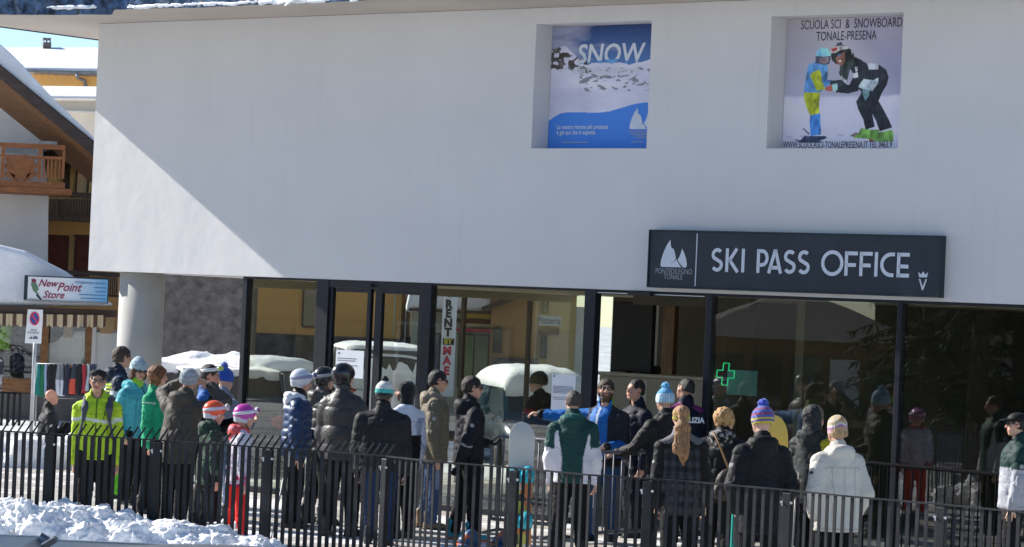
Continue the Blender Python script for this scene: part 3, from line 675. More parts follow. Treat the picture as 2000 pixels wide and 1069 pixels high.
# skiers on the right poster: shapes in crop pixels (crop 165..1020 x 62..1000)
def c8(P):
    out = []
    for x, y in P:
        t = (1003 - y) / 918.; x0 = 165 + t * 44; x1 = 968 + t * 50; yb = 1003; yt = 90 - 26 * (x - 209) / 811.
        out.append(((x - x0) / (x1 - x0), (1003 - y) / (1003 - yt)))
    return out
SHAPES = [
 ([(245, 925), (300, 935), (330, 905), (480, 905), (495, 918), (440, 940), (450, 952), (300, 952)], (.035, .05, .10)),
 ([(318, 855), (325, 850), (370, 890), (362, 896)], (.03, .03, .04)),
 ([(372, 760), (445, 745), (452, 895), (375, 905), (370, 800)], (.06, .22, .62)),
 ([(330, 590), (445, 585), (442, 650), (436, 700), (442, 745), (372, 762), (345, 700), (328, 640)], (.45, .50, .03)),
 ([(366, 400), (400, 392), (500, 395), (502, 470), (500, 560), (445, 600), (330, 600), (335, 540), (350, 460)], (.10, .27, .56)),
 ([(372, 480), (400, 455), (440, 440), (458, 470), (460, 530), (480, 540), (482, 580), (420, 588), (400, 540)], (.42, .48, .03)),
 ([(470, 510), (540, 515), (540, 535), (470, 560)], (.09, .25, .55)),
 ([(414, 350), (430, 305), (470, 283), (515, 300), (527, 345), (515, 400), (480, 408), (425, 395), (412, 400)], (.05, .06, .09)),
 ([(418, 345), (425, 305), (465, 283), (505, 292), (527, 330), (524, 345), (470, 350)], (.22, .50, .68)),
 ([(440, 355), (510, 350), (510, 392), (480, 402), (440, 390)], (.20, .15, .16)),
 ([(700, 350), (740, 370), (790, 400), (870, 405), (920, 440), (938, 490), (925, 545), (890, 600), (865, 660), (905, 730), (935, 790), (958, 845), (870, 872), (845, 800), (820, 750), (835, 840), (770, 862), (755, 790), (720, 720), (705, 665), (745, 600), (715, 560), (730, 480), (690, 440)], (.018, .022, .032)),
 ([(650, 400), (700, 350), (770, 420), (770, 480), (720, 590), (650, 608), (560, 600), (570, 545), (660, 545), (690, 480)], (.02, .024, .034)),
 ([(520, 520), (600, 510), (640, 545), (570, 560), (520, 550)], (.03, .035, .05)),
 ([(720, 560), (760, 505), (830, 515), (865, 495), (860, 540), (820, 590), (760, 580)], (.42, .50, .56)),
 ([(750, 580), (800, 590), (800, 620), (770, 655), (752, 620)], (.22, .42, .45)),
 ([(780, 390), (865, 400), (865, 438), (800, 440)], (.36, .38, .42)),
 ([(590, 400), (690, 320), (700, 370), (660, 450), (640, 530), (600, 500), (585, 470)], (.05, .07, .07)),
 ([(600, 480), (640, 520), (630, 532), (590, 500)], (.6, .6, .62)),
 ([(700, 420), (718, 418), (718, 450), (700, 454)], (.6, .62, .66)), ([(684, 465), (720, 458), (720, 495), (688, 500)], (.6, .62, .66)),
 ([(527, 320), (545, 280), (580, 262), (625, 268), (672, 300), (680, 350), (650, 385), (600, 400), (560, 400), (530, 370)], (.025, .03, .03)),
 ([(560, 360), (575, 340), (625, 315), (632, 380), (600, 412), (572, 402)], (.30, .13, .09)),
 ([(575, 335), (600, 325), (600, 345), (578, 352)], (.14, .20, .42)), ([(580, 378), (602, 370), (600, 384), (586, 388)], (.7, .66, .62)),
 ([(525, 300), (550, 280), (600, 270), (640, 275), (660, 292), (590, 305), (560, 325), (527, 325)], (.55, .53, .52)),
 ([(530, 295), (570, 280), (575, 300), (535, 318)], (.42, .06, .05)), ([(565, 255), (605, 245), (610, 265), (580, 275)], (.06, .08, .12)),
 ([(485, 565), (530, 545), (570, 550), (570, 585), (510, 592), (482, 582)], (.42, .10, .08)), ([(530, 545), (572, 535), (572, 585), (540, 588)], (.30, .52, .50)),
 ([(715, 890), (740, 850), (800, 860), (870, 862), (850, 900), (800, 925), (680, 918)], (.22, .46, .09)),
 ([(800, 910), (840, 880), (900, 875), (955, 860), (968, 900), (965, 945), (860, 945), (800, 930)], (.22, .46, .09)),
 ([(655, 905), (700, 880), (720, 885), (690, 912)], (.20, .14, .13)), ([(795, 925), (830, 935), (820, 945), (795, 940)], (.5, .05, .04))]
SHAPES = [(c8(P), c_) for P, c_ in SHAPES]
def paint_ski(u, v):
    u = u / VIS; n = n2(u, v, 7, 5, 21)
    g = np.clip((.42 - v + .01 * n) * 40, 0, 1)[:, None]; q = np.clip((v - .4) / .6, 0, 1)[:, None]
    skyc = np.array([.36, .36, .47]) * (1 - q) + np.array([.42, .38, .42]) * q; skyc = skyc + .05 * n2(u * .8, v, 2.2, 3, 2)[:, None]
    skyc = skyc - np.array([.10, .09, .05]) * np.clip((u - .62 + (v - .75) * .9) * 5, 0, 1)[:, None]
    c_ = skyc * (1 - g) + (np.array([.60, .58, .68]) + .06 * n[:, None]) * g
    sh = (v < .12) & (v > .06) & (n2(u * .5, v * 3, 9, 4, 4) > .1); c_[sh] = np.array([.40, .40, .50])
    for P, k in SHAPES: m = inpoly(u, v, P); c_[m] = np.array(k)[None] * np.clip(1 + .55 * n[m] + .9 * n2(u[m] * 1.0, v[m] * .55, 26, 3, 31), .3, 1.9)[:, None] + .03 * np.clip(n2(u[m], v[m], 40, 2, 3), 0, 1)[:, None]
    return np.clip(c_ * 1.35, .003, .9)
A2 = poster('ski_school_poster', 'SCUOLA SCI ski school poster of an adult and a child in the right recess', *REC[1], paint_ski)
ptext(1, 'SCUOLA SCI  &  SNOWBOARD', .13, .952, .150, m_pd, A2, .66, .0, ax='LEFT')
ptext(1, 'TONALE-PRESENA', .545, .862, .150, m_pd, A2, .66)
ptext(1, 'WWW.SCUOLASCI-TONALEPRESENA.IT', .012, .040, .110, m_pd, A2, .585, ax='LEFT'); ptext(1, 'TEL 0463.9', .79, .043, .110, m_pd, A2, .60, ax='LEFT')
# ================================================================ background: houses, store, street
m_wallw = M('chalet_white_wall', (.72, .71, .68), .85, .05, 1.2, .2, 60)
m_brown = M('dark_brown_timber', (.075, .05, .04), .7, .25, 3, .2, 30, stretch=(1, 1, 6))
m_honey = M('honey_timber', (.24, .115, .045), .6, .3, 4, .2, 30, stretch=(1, 5, 5))
m_orangew = M('orange_balcony_wood', (.36, .125, .038), .55, .2, 5, .15, 30, stretch=(1, 1, 5))
m_orange = M('orange_render', (.86, .47, .15), .85, .06, .9, .15, 60)
m_ochre = M('ochre_render', (.70, .50, .22), .85, .06, 1.0, .15, 60)
m_yellow = M('yellow_render', (.84, .62, .28), .85, .07, 1.0, .15, 60)
m_redwood = M('red_brown_door', (.11, .030, .018), .5, .25, 5, .1, 30)
m_tin = M('grey_metal', (.25, .25, .26), .45, .15, 8, .05, 40, metal=.6)
m_winglass = M('dark_window_glass', (.02, .023, .028), .06, .2, 2, 0, spec=.9)
m_stone = M('rubble_stone', (.075, .066, .060), .92, 0, 5.5, .9, 11, c2=(.20, .178, .162), bdist=.08, lo=.3, hi=.72, detail=10)
SKEW = 0.0                                                         # how far sideways a house front's depth runs (houses stand a little turned)
def prism_px(mb_, P, d, dep, mi=0):
    q = [pt(x, y, d) for x, y in P]
    a = sum((q[i].x * q[(i + 1) % len(q)].z - q[(i + 1) % len(q)].x * q[i].z) for i in range(len(q)))
    if a < 0: q = q[::-1]
    # seen from the camera (looking along +y) the outline is counter-clockwise; push it away from the camera
    V = q + [p + Vector((SKEW * dep, dep, 0)) for p in q]; n = len(q)
    mb_.add(V, [tuple(range(n)), tuple(range(2 * n - 1, n - 1, -1))] + [(i, n + i, n + (i + 1) % n, (i + 1) % n) for i in range(n)], mi); return mb_
def rect_px(mb_, x0, y0, x1, y1, d, dep, mi=0):
    """upright box whose front shows between the pixel columns x0..x1 and rows y0..y1 at distance d"""
    a = pt(x0, (y0 + y1) / 2, d).x; b = pt(x1, (y0 + y1) / 2, d).x; zt_ = pt((x0 + x1) / 2, y0, d).z; zb_ = pt((x0 + x1) / 2, y1, d).z
    z0_ = max(zb_, 0); k = SKEW * dep
    V = [(a, d, z0_), (b, d, z0_), (b, d, zt_), (a, d, zt_)]; V += [(x + k, y + dep, z_) for x, y, z_ in V]
    return mb_.add(V, [(0, 1, 2, 3), (7, 6, 5, 4), (1, 5, 6, 2), (0, 3, 7, 4), (3, 2, 6, 7), (0, 4, 5, 1)], mi)
def base(px, d): p = pt(px, 610 + .0436 * (px - 1000), d); return (p.x, d, 0)
def put(o, par):
    """keep world placement while hanging a part under its thing"""
    bpy.context.view_layer.update()
    o.parent = par; o.matrix_parent_inverse = par.matrix_world.inverted(); return o
def px_part(par, name, mat, P=None, rects=None, d=60, dep=.3, bevel=0):
    m_ = MB()
    if P: prism_px(m_, P, d, dep)
    for r_ in rects or []: rect_px(m_, *r_, d, dep)
    o = m_.build(name, mat, None, bevel=bevel); put(o, par); return o
def window(par, x0, y0, x1, y1, d, frame, glass, t=2.5, mull=0):
    f = px_part(par, 'window', frame, rects=[(x0, y0, x1, y0 + t), (x0, y1 - t, x1, y1), (x0, y0 + t, x0 + t, y1 - t), (x1 - t, y0 + t, x1, y1 - t)] + [(x0 + (x1 - x0) * (k + 1) / (mull + 1) - t / 2, y0 + t, x0 + (x1 - x0) * (k + 1) / (mull + 1) + t / 2, y1 - t) for k in range(mull)], d=d - .07, dep=.1)
    g = px_part(f, 'pane', glass, rects=[(x0 + t * .5, y0 + t * .5, x1 - t * .5, y1 - t * .5)], d=d - .03, dep=.025); return f

SKEW = -0.19
# chalet with the sunburst balcony
D0 = 64.0
ch = thing('chalet', 'white walled chalet with steep snowy roof and orange wooden balcony at the far left', 'house', base(0, D0))
px_part(ch, 'wall', m_wallw, [(-420, 20), (0, 205), (79, 268), (95, 372), (92, 640), (92, 830), (-420, 830)], d=D0 + 1.6, dep=9)
px_part(ch, 'roof', m_brown, [(-300, -116), (176, 273), (200, 293), (200, 318), (176, 299), (-300, -93)], d=D0, dep=12)
px_part(ch, 'roof_left_slope', m_brown, [(-300, -116), (-300, -93), (-700, 233), (-700, 210)], d=D0, dep=12)
px_part(ch, 'snow_layer', m_snow, [(-300, -160), (11, 95), (24, 107), (44, 127), (99, 187), (176, 262), (205, 292), (176, 271), (-300, -118)], d=D0 + .1, dep=11.8, bevel=.06)
mb = MB(); a, b, c_, e = pt(-300, -92, D0 + .05), pt(196, 315, D0 + .05), pt(90, 283, D0 + 1.59), pt(-420, -120, D0 + 1.59)
e = pt(-300, -30, D0 + 1.59); mb.add([a, b, pt(196, 372, D0 + 1.59), c_, e], [(0, 1, 2, 3, 4)]); put(mb.build('soffit_boards', m_honey, None), ch)
bal = MB()
rr = [(-200, 276.5, 127, 286), (-200, 300, 127, 305.5), (-200, 350, 127, 362)]; rp_ = [(121.5, 286, 126.5, 350)] + [(x, 286, x + 7, 350) for x in (2, 74, -70, -142)]
fb = px_part(ch, 'balcony', m_orangew, rects=rr, d=D0 + .3, dep=.08)
for q_ in rp_: px_part(fb, 'balcony_post', m_orangew, rects=[q_], d=D0 + .292, dep=.096)
px_part(fb, 'balcony_beam', m_orangew, rects=[(-200, 362, 141, 374)], d=D0 + .25, dep=1.3, bevel=.02)
mb = MB()
for x0, y0 in ((10, 338), (10, 320), (14, 306), (27, 303), (40, 303), (53, 303), (66, 306), (71, 320), (71, 338)):   # fan of flat boards
    yo = .32 + .0035 * ((x0 * 7 + y0 * 3) % 9); mb.bar(pt(40 + (x0 - 40) * .12, 351, D0 + yo), pt(x0, y0, D0 + yo), .105, .012, up=(0, 1, 0))
prism_px(mb, [(28, 351), (29, 343), (34, 337), (40, 335), (46, 337), (51, 343), (52, 351)], D0 + .31, .006)
put(mb.build('sunburst_boards', m_orangew, None), fb)
for x in (84, 91.5, 99, 106.5, 114): px_part(fb, 'baluster', m_orangew, rects=[(x, 305, x + 4, 350)], d=D0 + .33, dep=.03)
for x in (-60, -50, -40, -30, -20, -10): px_part(fb, 'baluster', m_orangew, rects=[(x, 305, x + 4, 350)], d=D0 + .33, dep=.03)
px_part(ch, 'balcony_glazing', M('pale_glazing', (.45, .46, .44), .3, .2, 3, 0, spec=.6), rects=[(5, 287, 72, 300), (76, 276, 112, 286)], d=D0 + .9, dep=.04)
# far orange house with snowy roof
oh = thing('orange_house', 'orange rendered house with snow covered roof and small chimney beyond the chalet', 'house', base(130, 92))
px_part(oh, 'wall', m_orange, rects=[(55, 146, 330, 560)], d=93, dep=8)
px_part(oh, 'roof', m_tin, rects=[(40, 141, 330, 146.5)], d=92.2, dep=9)
mb = MB(); q = [pt(4, 139, 92.3), pt(330, 143, 92.3), pt(330, 100, 99), pt(-6, 100, 99)]; mb.add(q + [p + Vector((0, 0, .12)) for p in q], [(0, 1, 5, 4), (4, 5, 6, 7), (1, 2, 6, 5), (3, 0, 4, 7), (2, 3, 7, 6), (3, 2, 1, 0)]); put(mb.build('roof_snow', m_snow, None, bevel=.05), oh)
cm = px_part(oh, 'chimney', m_stone, rects=[(84.5, 83, 100, 100)], d=98.5, dep=.8)
px_part(cm, 'chimney_cap', m_tin, rects=[(84, 74, 100, 76), (85, 76, 86.5, 83), (91, 76, 93, 83), (98, 76, 99.5, 83)], d=98.5, dep=.7)
mb = MB(); mb.tube([pt(150, 147, 92.1), pt(152, 152, 92.2), pt(165, 158, 92.9), pt(167, 165, 92.9), pt(167, 190, 92.9)], .055, 8); put(mb.build('downpipe', m_tin, None, smooth=True), oh)
mb = MB()
for k in range(9): mb.tube([pt(70 + 13 * k, 138, 92.2), pt(70 + 13 * k, 149, 92.2)], .012, 5)
mb.tube([pt(60, 139.5, 92.2), pt(185, 141, 92.2)], .012, 5); put(mb.build('snow_guard', m_tin, None), oh)
# low pale house under the orange one
ph = thing('pale_house', 'pale low house with thick snow on its roof in front of the orange house', 'house', base(140, 80))
px_part(ph, 'wall', m_wallw, rects=[(70, 189, 330, 640)], d=80.5, dep=6)
mb = MB(); q = [pt(50, 196, 79.8), pt(330, 199, 79.8), pt(330, 180, 84), pt(70, 177, 84)]; mb.add(q + [p + Vector((0, 0, .13)) for p in q], [(0, 1, 5, 4), (4, 5, 6, 7), (1, 2, 6, 5), (3, 0, 4, 7), (2, 3, 7, 6), (3, 2, 1, 0)]); put(mb.build('roof_snow', m_snow, None, bevel=.1), ph)
px_part(ph, 'ledge', m_wallw, rects=[(70, 219, 330, 224)], d=80.2, dep=.4)
# yellow house with a weathered balcony
yh = thing('yellow_house', 'yellow house with weathered timber balcony and red brown doors behind the chalet', 'house', base(140, 70))
px_part(yh, 'wall', m_yellow, rects=[(84, 308, 330, 830)], d=70.5, dep=6)
px_part(yh, 'eave', m_brown, rects=[(30, 300, 330, 310)], d=69.2, dep=7)
b_ = px_part(yh, 'balcony', M('weathered_timber', (.10, .075, .058), .75, .3, 5, .2, 30, stretch=(6, 1, 1)), rects=[(60, 378, 330, 389), (60, 424, 330, 434), (118, 389, 125, 424)], d=69.2, dep=.14)
m_ = MB()
for k in range(34): rect_px(m_, 95 + k * 5.2, 389, 99.7 + k * 5.2, 424, 69.23, .03)
put(m_.build('board_panel', MC['weathered_timber'], None), b_)
px_part(b_, 'balcony_snow', m_snow, rects=[(80, 418, 330, 421.5)], d=69.3, dep=.9); px_part(b_, 'balcony_floor', m_brown, rects=[(60, 429, 330, 433)], d=69.35, dep=1.1)
window(yh, 148, 322, 174, 384, 70.5, m_brown, M('cream_blind', (.72, .58, .36), .7, .05, 3, 0), 3)
for x0, x1 in ((86, 131), (148, 174)):
    d_ = px_part(yh, 'door', m_redwood, rects=[(x0, 462, x1, 540)], d=70.4, dep=.08); px_part(d_, 'door_frame', m_brown, rects=[(x0 - 3, 459, x1 + 3, 462), (x1, 462, x1 + 3, 540), (x0 - 3, 462, x0, 540)], d=70.36, dep=.12)
window(yh, 124, 320, 137, 370, 70.5, m_brown, m_winglass, 2)
pl = px_part(yh, 'balcony', MC['weathered_timber'], rects=[(90, 532, 330, 540), (90, 575, 330, 580)] + [(95 + 4 * k, 540, 97.6 + 4 * k, 575) for k in range(34)], d=66, dep=.1)

SKEW = -0.17
# ---- the store at the left
DS = 60.0
st = thing('ski_store', 'small ski shop with snow covered roof, striped awning and timber framed windows', 'shop', base(90, DS))
m_tan = M('tan_render', (.52, .36, .19), .8, .1, 2, .1, 40); m_stripe = None
px_part(st, 'wall', M('shop_plinth', (.15, .14, .13), .85, .2, 2, .2, 40), rects=[(-160, 768, 226, 850)], d=DS, dep=6)
px_part(st, 'frame_post', m_honey, rects=[(79, 630, 93, 770)], d=DS - .05, dep=.25); px_part(st, 'frame_post', m_honey, rects=[(166, 630, 178, 770)], d=DS - .05, dep=.25)
px_part(st, 'frame_post', m_wallw, rects=[(178, 628, 186, 770)], d=DS - .05, dep=.2)
px_part(st, 'frame_sill', m_honey, rects=[(-60, 738, 60, 765)], d=DS - .06, dep=.25); px_part(st, 'frame_sill', m_honey, rects=[(90, 712, 168, 718)], d=DS - .04, dep=.2)
px_part(st, 'tan_panel', m_tan, rects=[(196, 615, 222, 652)], d=DS - .05, dep=.2); px_part(st, 'wall_end', m_wallw, rects=[(184, 650, 240, 780)], d=DS - .02, dep=6)
px_part(st, 'inner_wall', M('shop_interior', (.05, .045, .04), .8, .3, 1, 0), rects=[(-160, 600, 184, 770)], d=DS + 2.2, dep=.2)
px_part(st, 'poster_strip', m_tan, rects=[(124, 630, 142, 660)], d=DS + .2, dep=.02)
g = px_part(st, 'window_pane', m_glass, rects=[(93, 632, 166, 712)], d=DS + .05, dep=.015); px_part(st, 'window_pane', m_glass, rects=[(-60, 632, 79, 738)], d=DS + .05, dep=.015)
px_part(st, 'mirrored_snow', m_snow, [(93, 672), (110, 668), (128, 652), (166, 648), (166, 712), (93, 712)], d=DS + .25, dep=.5)  # snow block behind the pane stands in for its white reflection
px_part(st, 'fascia', m_brown, rects=[(-160, 598, 228, 612)], d=DS - .9, dep=.25)
px_part(st, 'ceiling', m_brown, rects=[(-160, 604, 228, 612)], d=DS - .65, dep=6)
def awn():
    m, N, L, B = node_mat('awning_stripes'); tc = N.new('ShaderNodeTexCoord'); wv = N.new('ShaderNodeTexWave'); wv.bands_direction = 'X'; wv.inputs['Scale'].default_value = 1.62; wv.inputs['Distortion'].default_value = .15
    L.new(tc.outputs['Object'], wv.inputs[0]); rp = N.new('ShaderNodeValToRGB'); e = rp.color_ramp.elements; e[0].position = .0; e[0].color = (.09, .05, .035, 1); e[1].position = .42; e[1].color = (.60, .50, .33, 1)
    x = e.new(.3); x.color = (.12, .07, .05, 1); L.new(wv.outputs[0], rp.inputs[0]); L.new(rp.outputs[0], B.inputs['Base Color']); B.inputs['Roughness'].default_value = .8; return m
a_ = pt(-60, 612, DS - 1.0); b_ = pt(207, 616, DS - 1.0)
def fringe(u, v):
    x = a_.x + (b_.x - a_.x) * u; sc_ = .035 * np.abs(np.sin(u * 17 * math.pi)); return np.stack([x, DS - 1.02 + .03 * np.sin(u * 34 * math.pi) - .02 * v, a_.z - (.21 + sc_) * (1 - v) + (b_.z - a_.z) * u], -1)
put(grid_sheet('awning', fringe, 240, 8, awn()), st)
o = px_part(st, 'roof_snow', m_snow, [(-200, 470), (0, 478), (50, 490), (130, 531), (180, 566), (228, 599), (-200, 599)], d=DS - .8, dep=4.2, bevel=.14); o.modifiers['bevel'].segments = 4
sgn = thing('store_sign', 'white and blue New Point Store sign with a small skier above the awning', 'sign', tuple(pt(130, 590, DS - 1.4)))
px_part(sgn, 'box', m_dark, rects=[(47, 541, 212, 590)], d=DS - 1.4, dep=.4); px_part(sgn, 'rail', m_tin, rects=[(50, 588, 205, 592)], d=DS - 1.45, dep=.3)
def signblue():
    m, N, L, B = node_mat('store_sign_face'); tc = N.new('ShaderNodeTexCoord'); sp = N.new('ShaderNodeSeparateXYZ'); L.new(tc.outputs['Generated'], sp.inputs[0])
    rp = N.new('ShaderNodeValToRGB'); e = rp.color_ramp.elements; e[0].position = .45; e[0].color = (.72, .74, .76, 1); e[1].position = .95; e[1].color = (.16, .42, .68, 1); L.new(sp.outputs[0], rp.inputs[0]); L.new(rp.outputs[0], B.inputs['Base Color']); B.inputs['Roughness'].default_value = .5; return m
px_part(sgn, 'face', signblue(), rects=[(54, 543.5, 210, 588)], d=DS - 1.412, dep=.01)
def front_text(par, txt, px, py, d, size, mat, sx=1.0, shear=0.0, rot=-.0436, ax='CENTER', off=0):
    p = pt(px, py, d); o = text_obj(txt, size, mat, None, Matrix(((1, 0, 0, p.x), (0, 0, -1, p.y), (0, 1, 0, p.z), (0, 0, 0, 1))) @ Matrix.Rotation(0.0, 4, 'Z'), .001, ax, shear, sx, off=off)
    return put(o, par)
m_wine = M('wine_red_lettering', (.25, .03, .09), .5, .1, 4, 0); m_blueink = M('blue_lettering', (.05, .17, .36), .5, .1, 4, 0)
front_text(sgn, 'New', 93, 554, DS - 1.42, .19, m_wine, .95, .35, off=.004); front_text(sgn, 'Point', 134, 562, DS - 1.42, .225, m_wine, .95, .35, off=.004); front_text(sgn, 'Store', 104, 576.5, DS - 1.42, .19, m_wine, .95, .35, off=.004)
front_text(sgn, 'Abbigliamento sportivo', 208, 554, DS - 1.42, .075, m_blueink, .85, ax='RIGHT')
m_ = MB()
for y, x0 in ((562.5, 184), (570, 186), (576.5, 154), (583.5, 157)): rect_px(m_, x0, y - .9, 207, y + .9, DS - 1.42, .004)
put(m_.build('fine_print', m_blueink, None), sgn)
m_ = MB(); P_ = [(60, 556), (63, 547), (70, 547), (71, 555), (74, 560), (76, 566), (72, 569), (77, 578), (81, 583), (78, 586), (71, 574), (64, 567), (62, 560)]; prism_px(m_, P_, DS - 1.42, .004); put(m_.build('skier_emblem', M('emblem_green', (.10, .20, .12), .5, .2, 6, 0), None), sgn)
m_ = MB(); prism_px(m_, [(61, 546), (66, 544), (71, 547), (70, 552), (63, 552)], DS - 1.425, .004); put(m_.build('skier_cap', m_wine, None), sgn)
m_ = MB(); prism_px(m_, [(70, 577), (73, 575), (84, 588), (80, 588)], DS - 1.425, .004); put(m_.build('skier_ski', m_dark, None), sgn)
# no parking sign
npk = thing('no_parking_sign', 'white no parking and tow away sign on a grey pole in front of the store', 'sign', base(66, 54))
p = pt(66, 660, 54); q_ = pt(60, 700, 54)
mb = MB(); px_ = pt(64.5, 760, 54).x; mb.tube([(px_, 54, 0), (px_, 54, pt(66, 606, 54).z)], .034, 12); put(mb.build('pole', M('galvanised_pole', (.42, .43, .44), .4, .1, 8, .05, 40, metal=.5), None, smooth=True), npk)
px_part(npk, 'plate', M('sign_plate_white', (.75, .76, .78), .4, .03, 3, 0), [(54.5, 604.5), (84, 605.5), (80.5, 671.5), (48.5, 670.5)], d=53.95, dep=.015, bevel=.003)
def disc(cx, cy, rx, ry, d, mat, par, nm, dep=.004):
    P_ = [(cx + rx * math.cos(2 * math.pi * k / 32), cy + ry * math.sin(2 * math.pi * k / 32)) for k in range(32)]; m_ = MB(); prism_px(m_, P_, d, dep); return put(m_.build(nm, mat, None), par)
m_red = M('sign_red', (.62, .05, .09), .5, .05, 4, 0); m_sblue = M('sign_blue', (.04, .07, .30), .5, .05, 4, 0)
disc(67.5, 622.5, 9.6, 13.6, 53.943, m_red, npk, 'roundel'); disc(67.5, 622.5, 7.2, 10.4, 53.938, m_sblue, npk, 'roundel_field')
m_ = MB(); prism_px(m_, [(61.5, 615.5), (63.5, 613.5), (73.5, 629.5), (71.5, 631.5)], 53.933, .004); put(m_.build('roundel_bar', m_red, None), npk)
front_text(npk, 'ZONA', 66, 645, 53.94, .045, m_ink, .9); front_text(npk, 'RIMOZIONE', 65, 650.5, 53.94, .042, m_ink, .9)
m_ = MB(); prism_px(m_, [(57, 662), (58, 659), (61, 659), (61, 656), (63, 660), (64, 662)], 53.94, .004); prism_px(m_, [(65, 660), (67, 657), (71, 657), (74, 660), (74, 662.5), (65, 662.5)], 53.94, .004); put(m_.build('tow_emblem', m_ink, None), npk)
# clothes rack and what hangs on it
rk = thing('clothes_rack', 'metal clothes rack with a long rail in front of the store window', 'clothes rack', base(130, 57))
DR = 57.0
mb = MB(); l_ = pt(72, 711, DR); r_ = pt(190, 713, DR); mb.tube([l_, r_], .016, 8)
mb.tube([(l_.x + .02, DR, l_.z), (l_.x + .02, DR, .0)], .016, 8); mb.tube([(r_.x - .02, DR, r_.z), (r_.x - .02, DR, 0)], .016, 8)
mb.tube([pt(84, 777, DR), pt(150, 779, DR)], .012, 8); put(mb.build('frame', m_tin, None, smooth=True), rk)
m_cloth = attr_mat('hung_cloth', .8, .3, 60, .12, 10, sheen=.2)
GAR = [(76, 14, 772, (.01, .16, .15), None, 'teal'), (84.5, 11, 775, (.01, .14, .06), None, 'dark green'), (90, 7, 770, (.30, .38, .55), None, 'pale blue'), (99, 15, 776, (.012, .012, .015), None, 'black long'), (107, 10, 772, (.012, .012, .014), None, 'black short'), (115, 9, 773, (.20, .22, .24), (.55, .58, .62), 'grey and white'), (122, 8, 774, (.15, .17, .2), (.55, .6, .68), 'grey blue'), (131, 12, 772, (.02, .025, .05), None, 'navy'), (144, 12, 770, (.03, .04, .06), (.55, .08, .045), 'navy and orange'), (155, 12, 773, (.012, .011, .014), None, 'second black'), (165, 9, 768, (.35, .02, .035), None, 'dark red'), (173, 7, 764, (.34, .42, .46), None, 'pale grey'), (181, 10, 770, (.02, .03, .06), None, 'dark blue')]
LBL = ['teal child trousers hanging at the left end of the rack', 'dark green trousers hanging next to the teal pair', 'pale blue striped trousers on the rack left of the black ones', 'wide black trousers hanging on the rack nearest the pale blue pair', 'narrow black trousers hanging left of the grey and white pair', 'grey trousers with white lower legs on the rack', 'grey blue trousers with pale lower legs on the rack', 'plain navy trousers hanging left of the orange legged pair', 'navy trousers with orange lower legs on the rack', 'black trousers hanging between orange legged and red ones', 'dark red trousers hanging near the right end of the rack', 'narrow pale grey trousers beside the red pair', 'dark blue trousers at the right end of the rack']
for i, (x, w_, yb, c_, c2, nm) in enumerate(GAR):
    p = pt(x, 713, DR); q_ = pt(x, yb, DR); wd = w_ * DR / 6000 * .95; ph_ = i * 1.7
    def leg(u, v, side=0):
        a = u * 2 * math.pi; ww = wd / 2 * (.75 + .3 * v) ; fo = 1 + .16 * np.sin(a * 3 + ph_ + v * 3)
        return np.stack([p.x + ww * np.cos(a) * fo + .012 * np.sin(v * 5 + ph_), DR + .03 + .075 * np.sin(a) * fo, p.z + .015 - (p.z - q_.z + .015) * v], -1)
    cf = lambda u, v: np.where((v > .5)[:, None], np.array(c2 or c_)[None], np.array(c_)[None])
    o = grid_sheet('ski_trousers', leg, 22, 26, m_cloth, None, cf); tag(o, LBL[i], 'trousers', 'trousers hanging on the rack')
    sd_ = o.modifiers.new('thick', 'SOLIDIFY'); sd_.thickness = .008
# garments hanging in the left display window
for i, (x0, y0, x1, y1, c_, lb) in enumerate([(0, 632, 20, 684, (.22, .46, .03), 'lime green jacket hanging in the store window at the far left'), (28, 640, 58, 730, (.015, .025, .06), 'dark navy coat hanging in the store window'), (4, 690, 30, 760, (.32, .30, .30), 'grey and white patterned garments hung outside the store at far left')]):
    p0 = pt(x0, y0, DS + .35); p1 = pt(x1, y1, DS + .35); dd = DS + .4 if i < 2 else DS - 1.2
    def jk(u, v):
        a = u * 2 * math.pi; hw = (p1.x - p0.x) / 2 * np.interp(v, [0, .08, .2, 1], [.25, .85, 1, .9]); return np.stack([(p0.x + p1.x) / 2 + hw * np.cos(a) * (1 + .07 * np.sin(5 * a + 4 * v)), dd + .11 * np.sin(a) * (1 + .2 * np.sin(7 * a)), p0.z + (p1.z - p0.z) * v], -1)
    cf = (lambda u, v: np.tile(np.array(c_), (len(u), 1))) if i < 2 else (lambda u, v: np.where((n2(u, v * 3, 9, 2) > .08)[:, None], np.array((.6, .6, .62))[None], np.array((.06, .05, .06))[None]))
    tag(grid_sheet('hanging_jacket', jk, 28, 20, m_cloth, None, cf), lb, 'jacket', 'clothes displayed at the store')
# black railing in front of the store, far left
rl = thing('street_railing', 'short black railing in front of the store at the far left edge', 'railing', base(10, 50))
mb = MB(); rect_px(mb, -120, 763, 40, 767, 50, .05); put(mb.build('top_rail', m_black, None), rl)
for k in range(14): px_part(rl, 'picket', m_black, rects=[(-115 + 11.6 * k, 767, -109.5 + 11.6 * k, 832)], d=50, dep=.04)
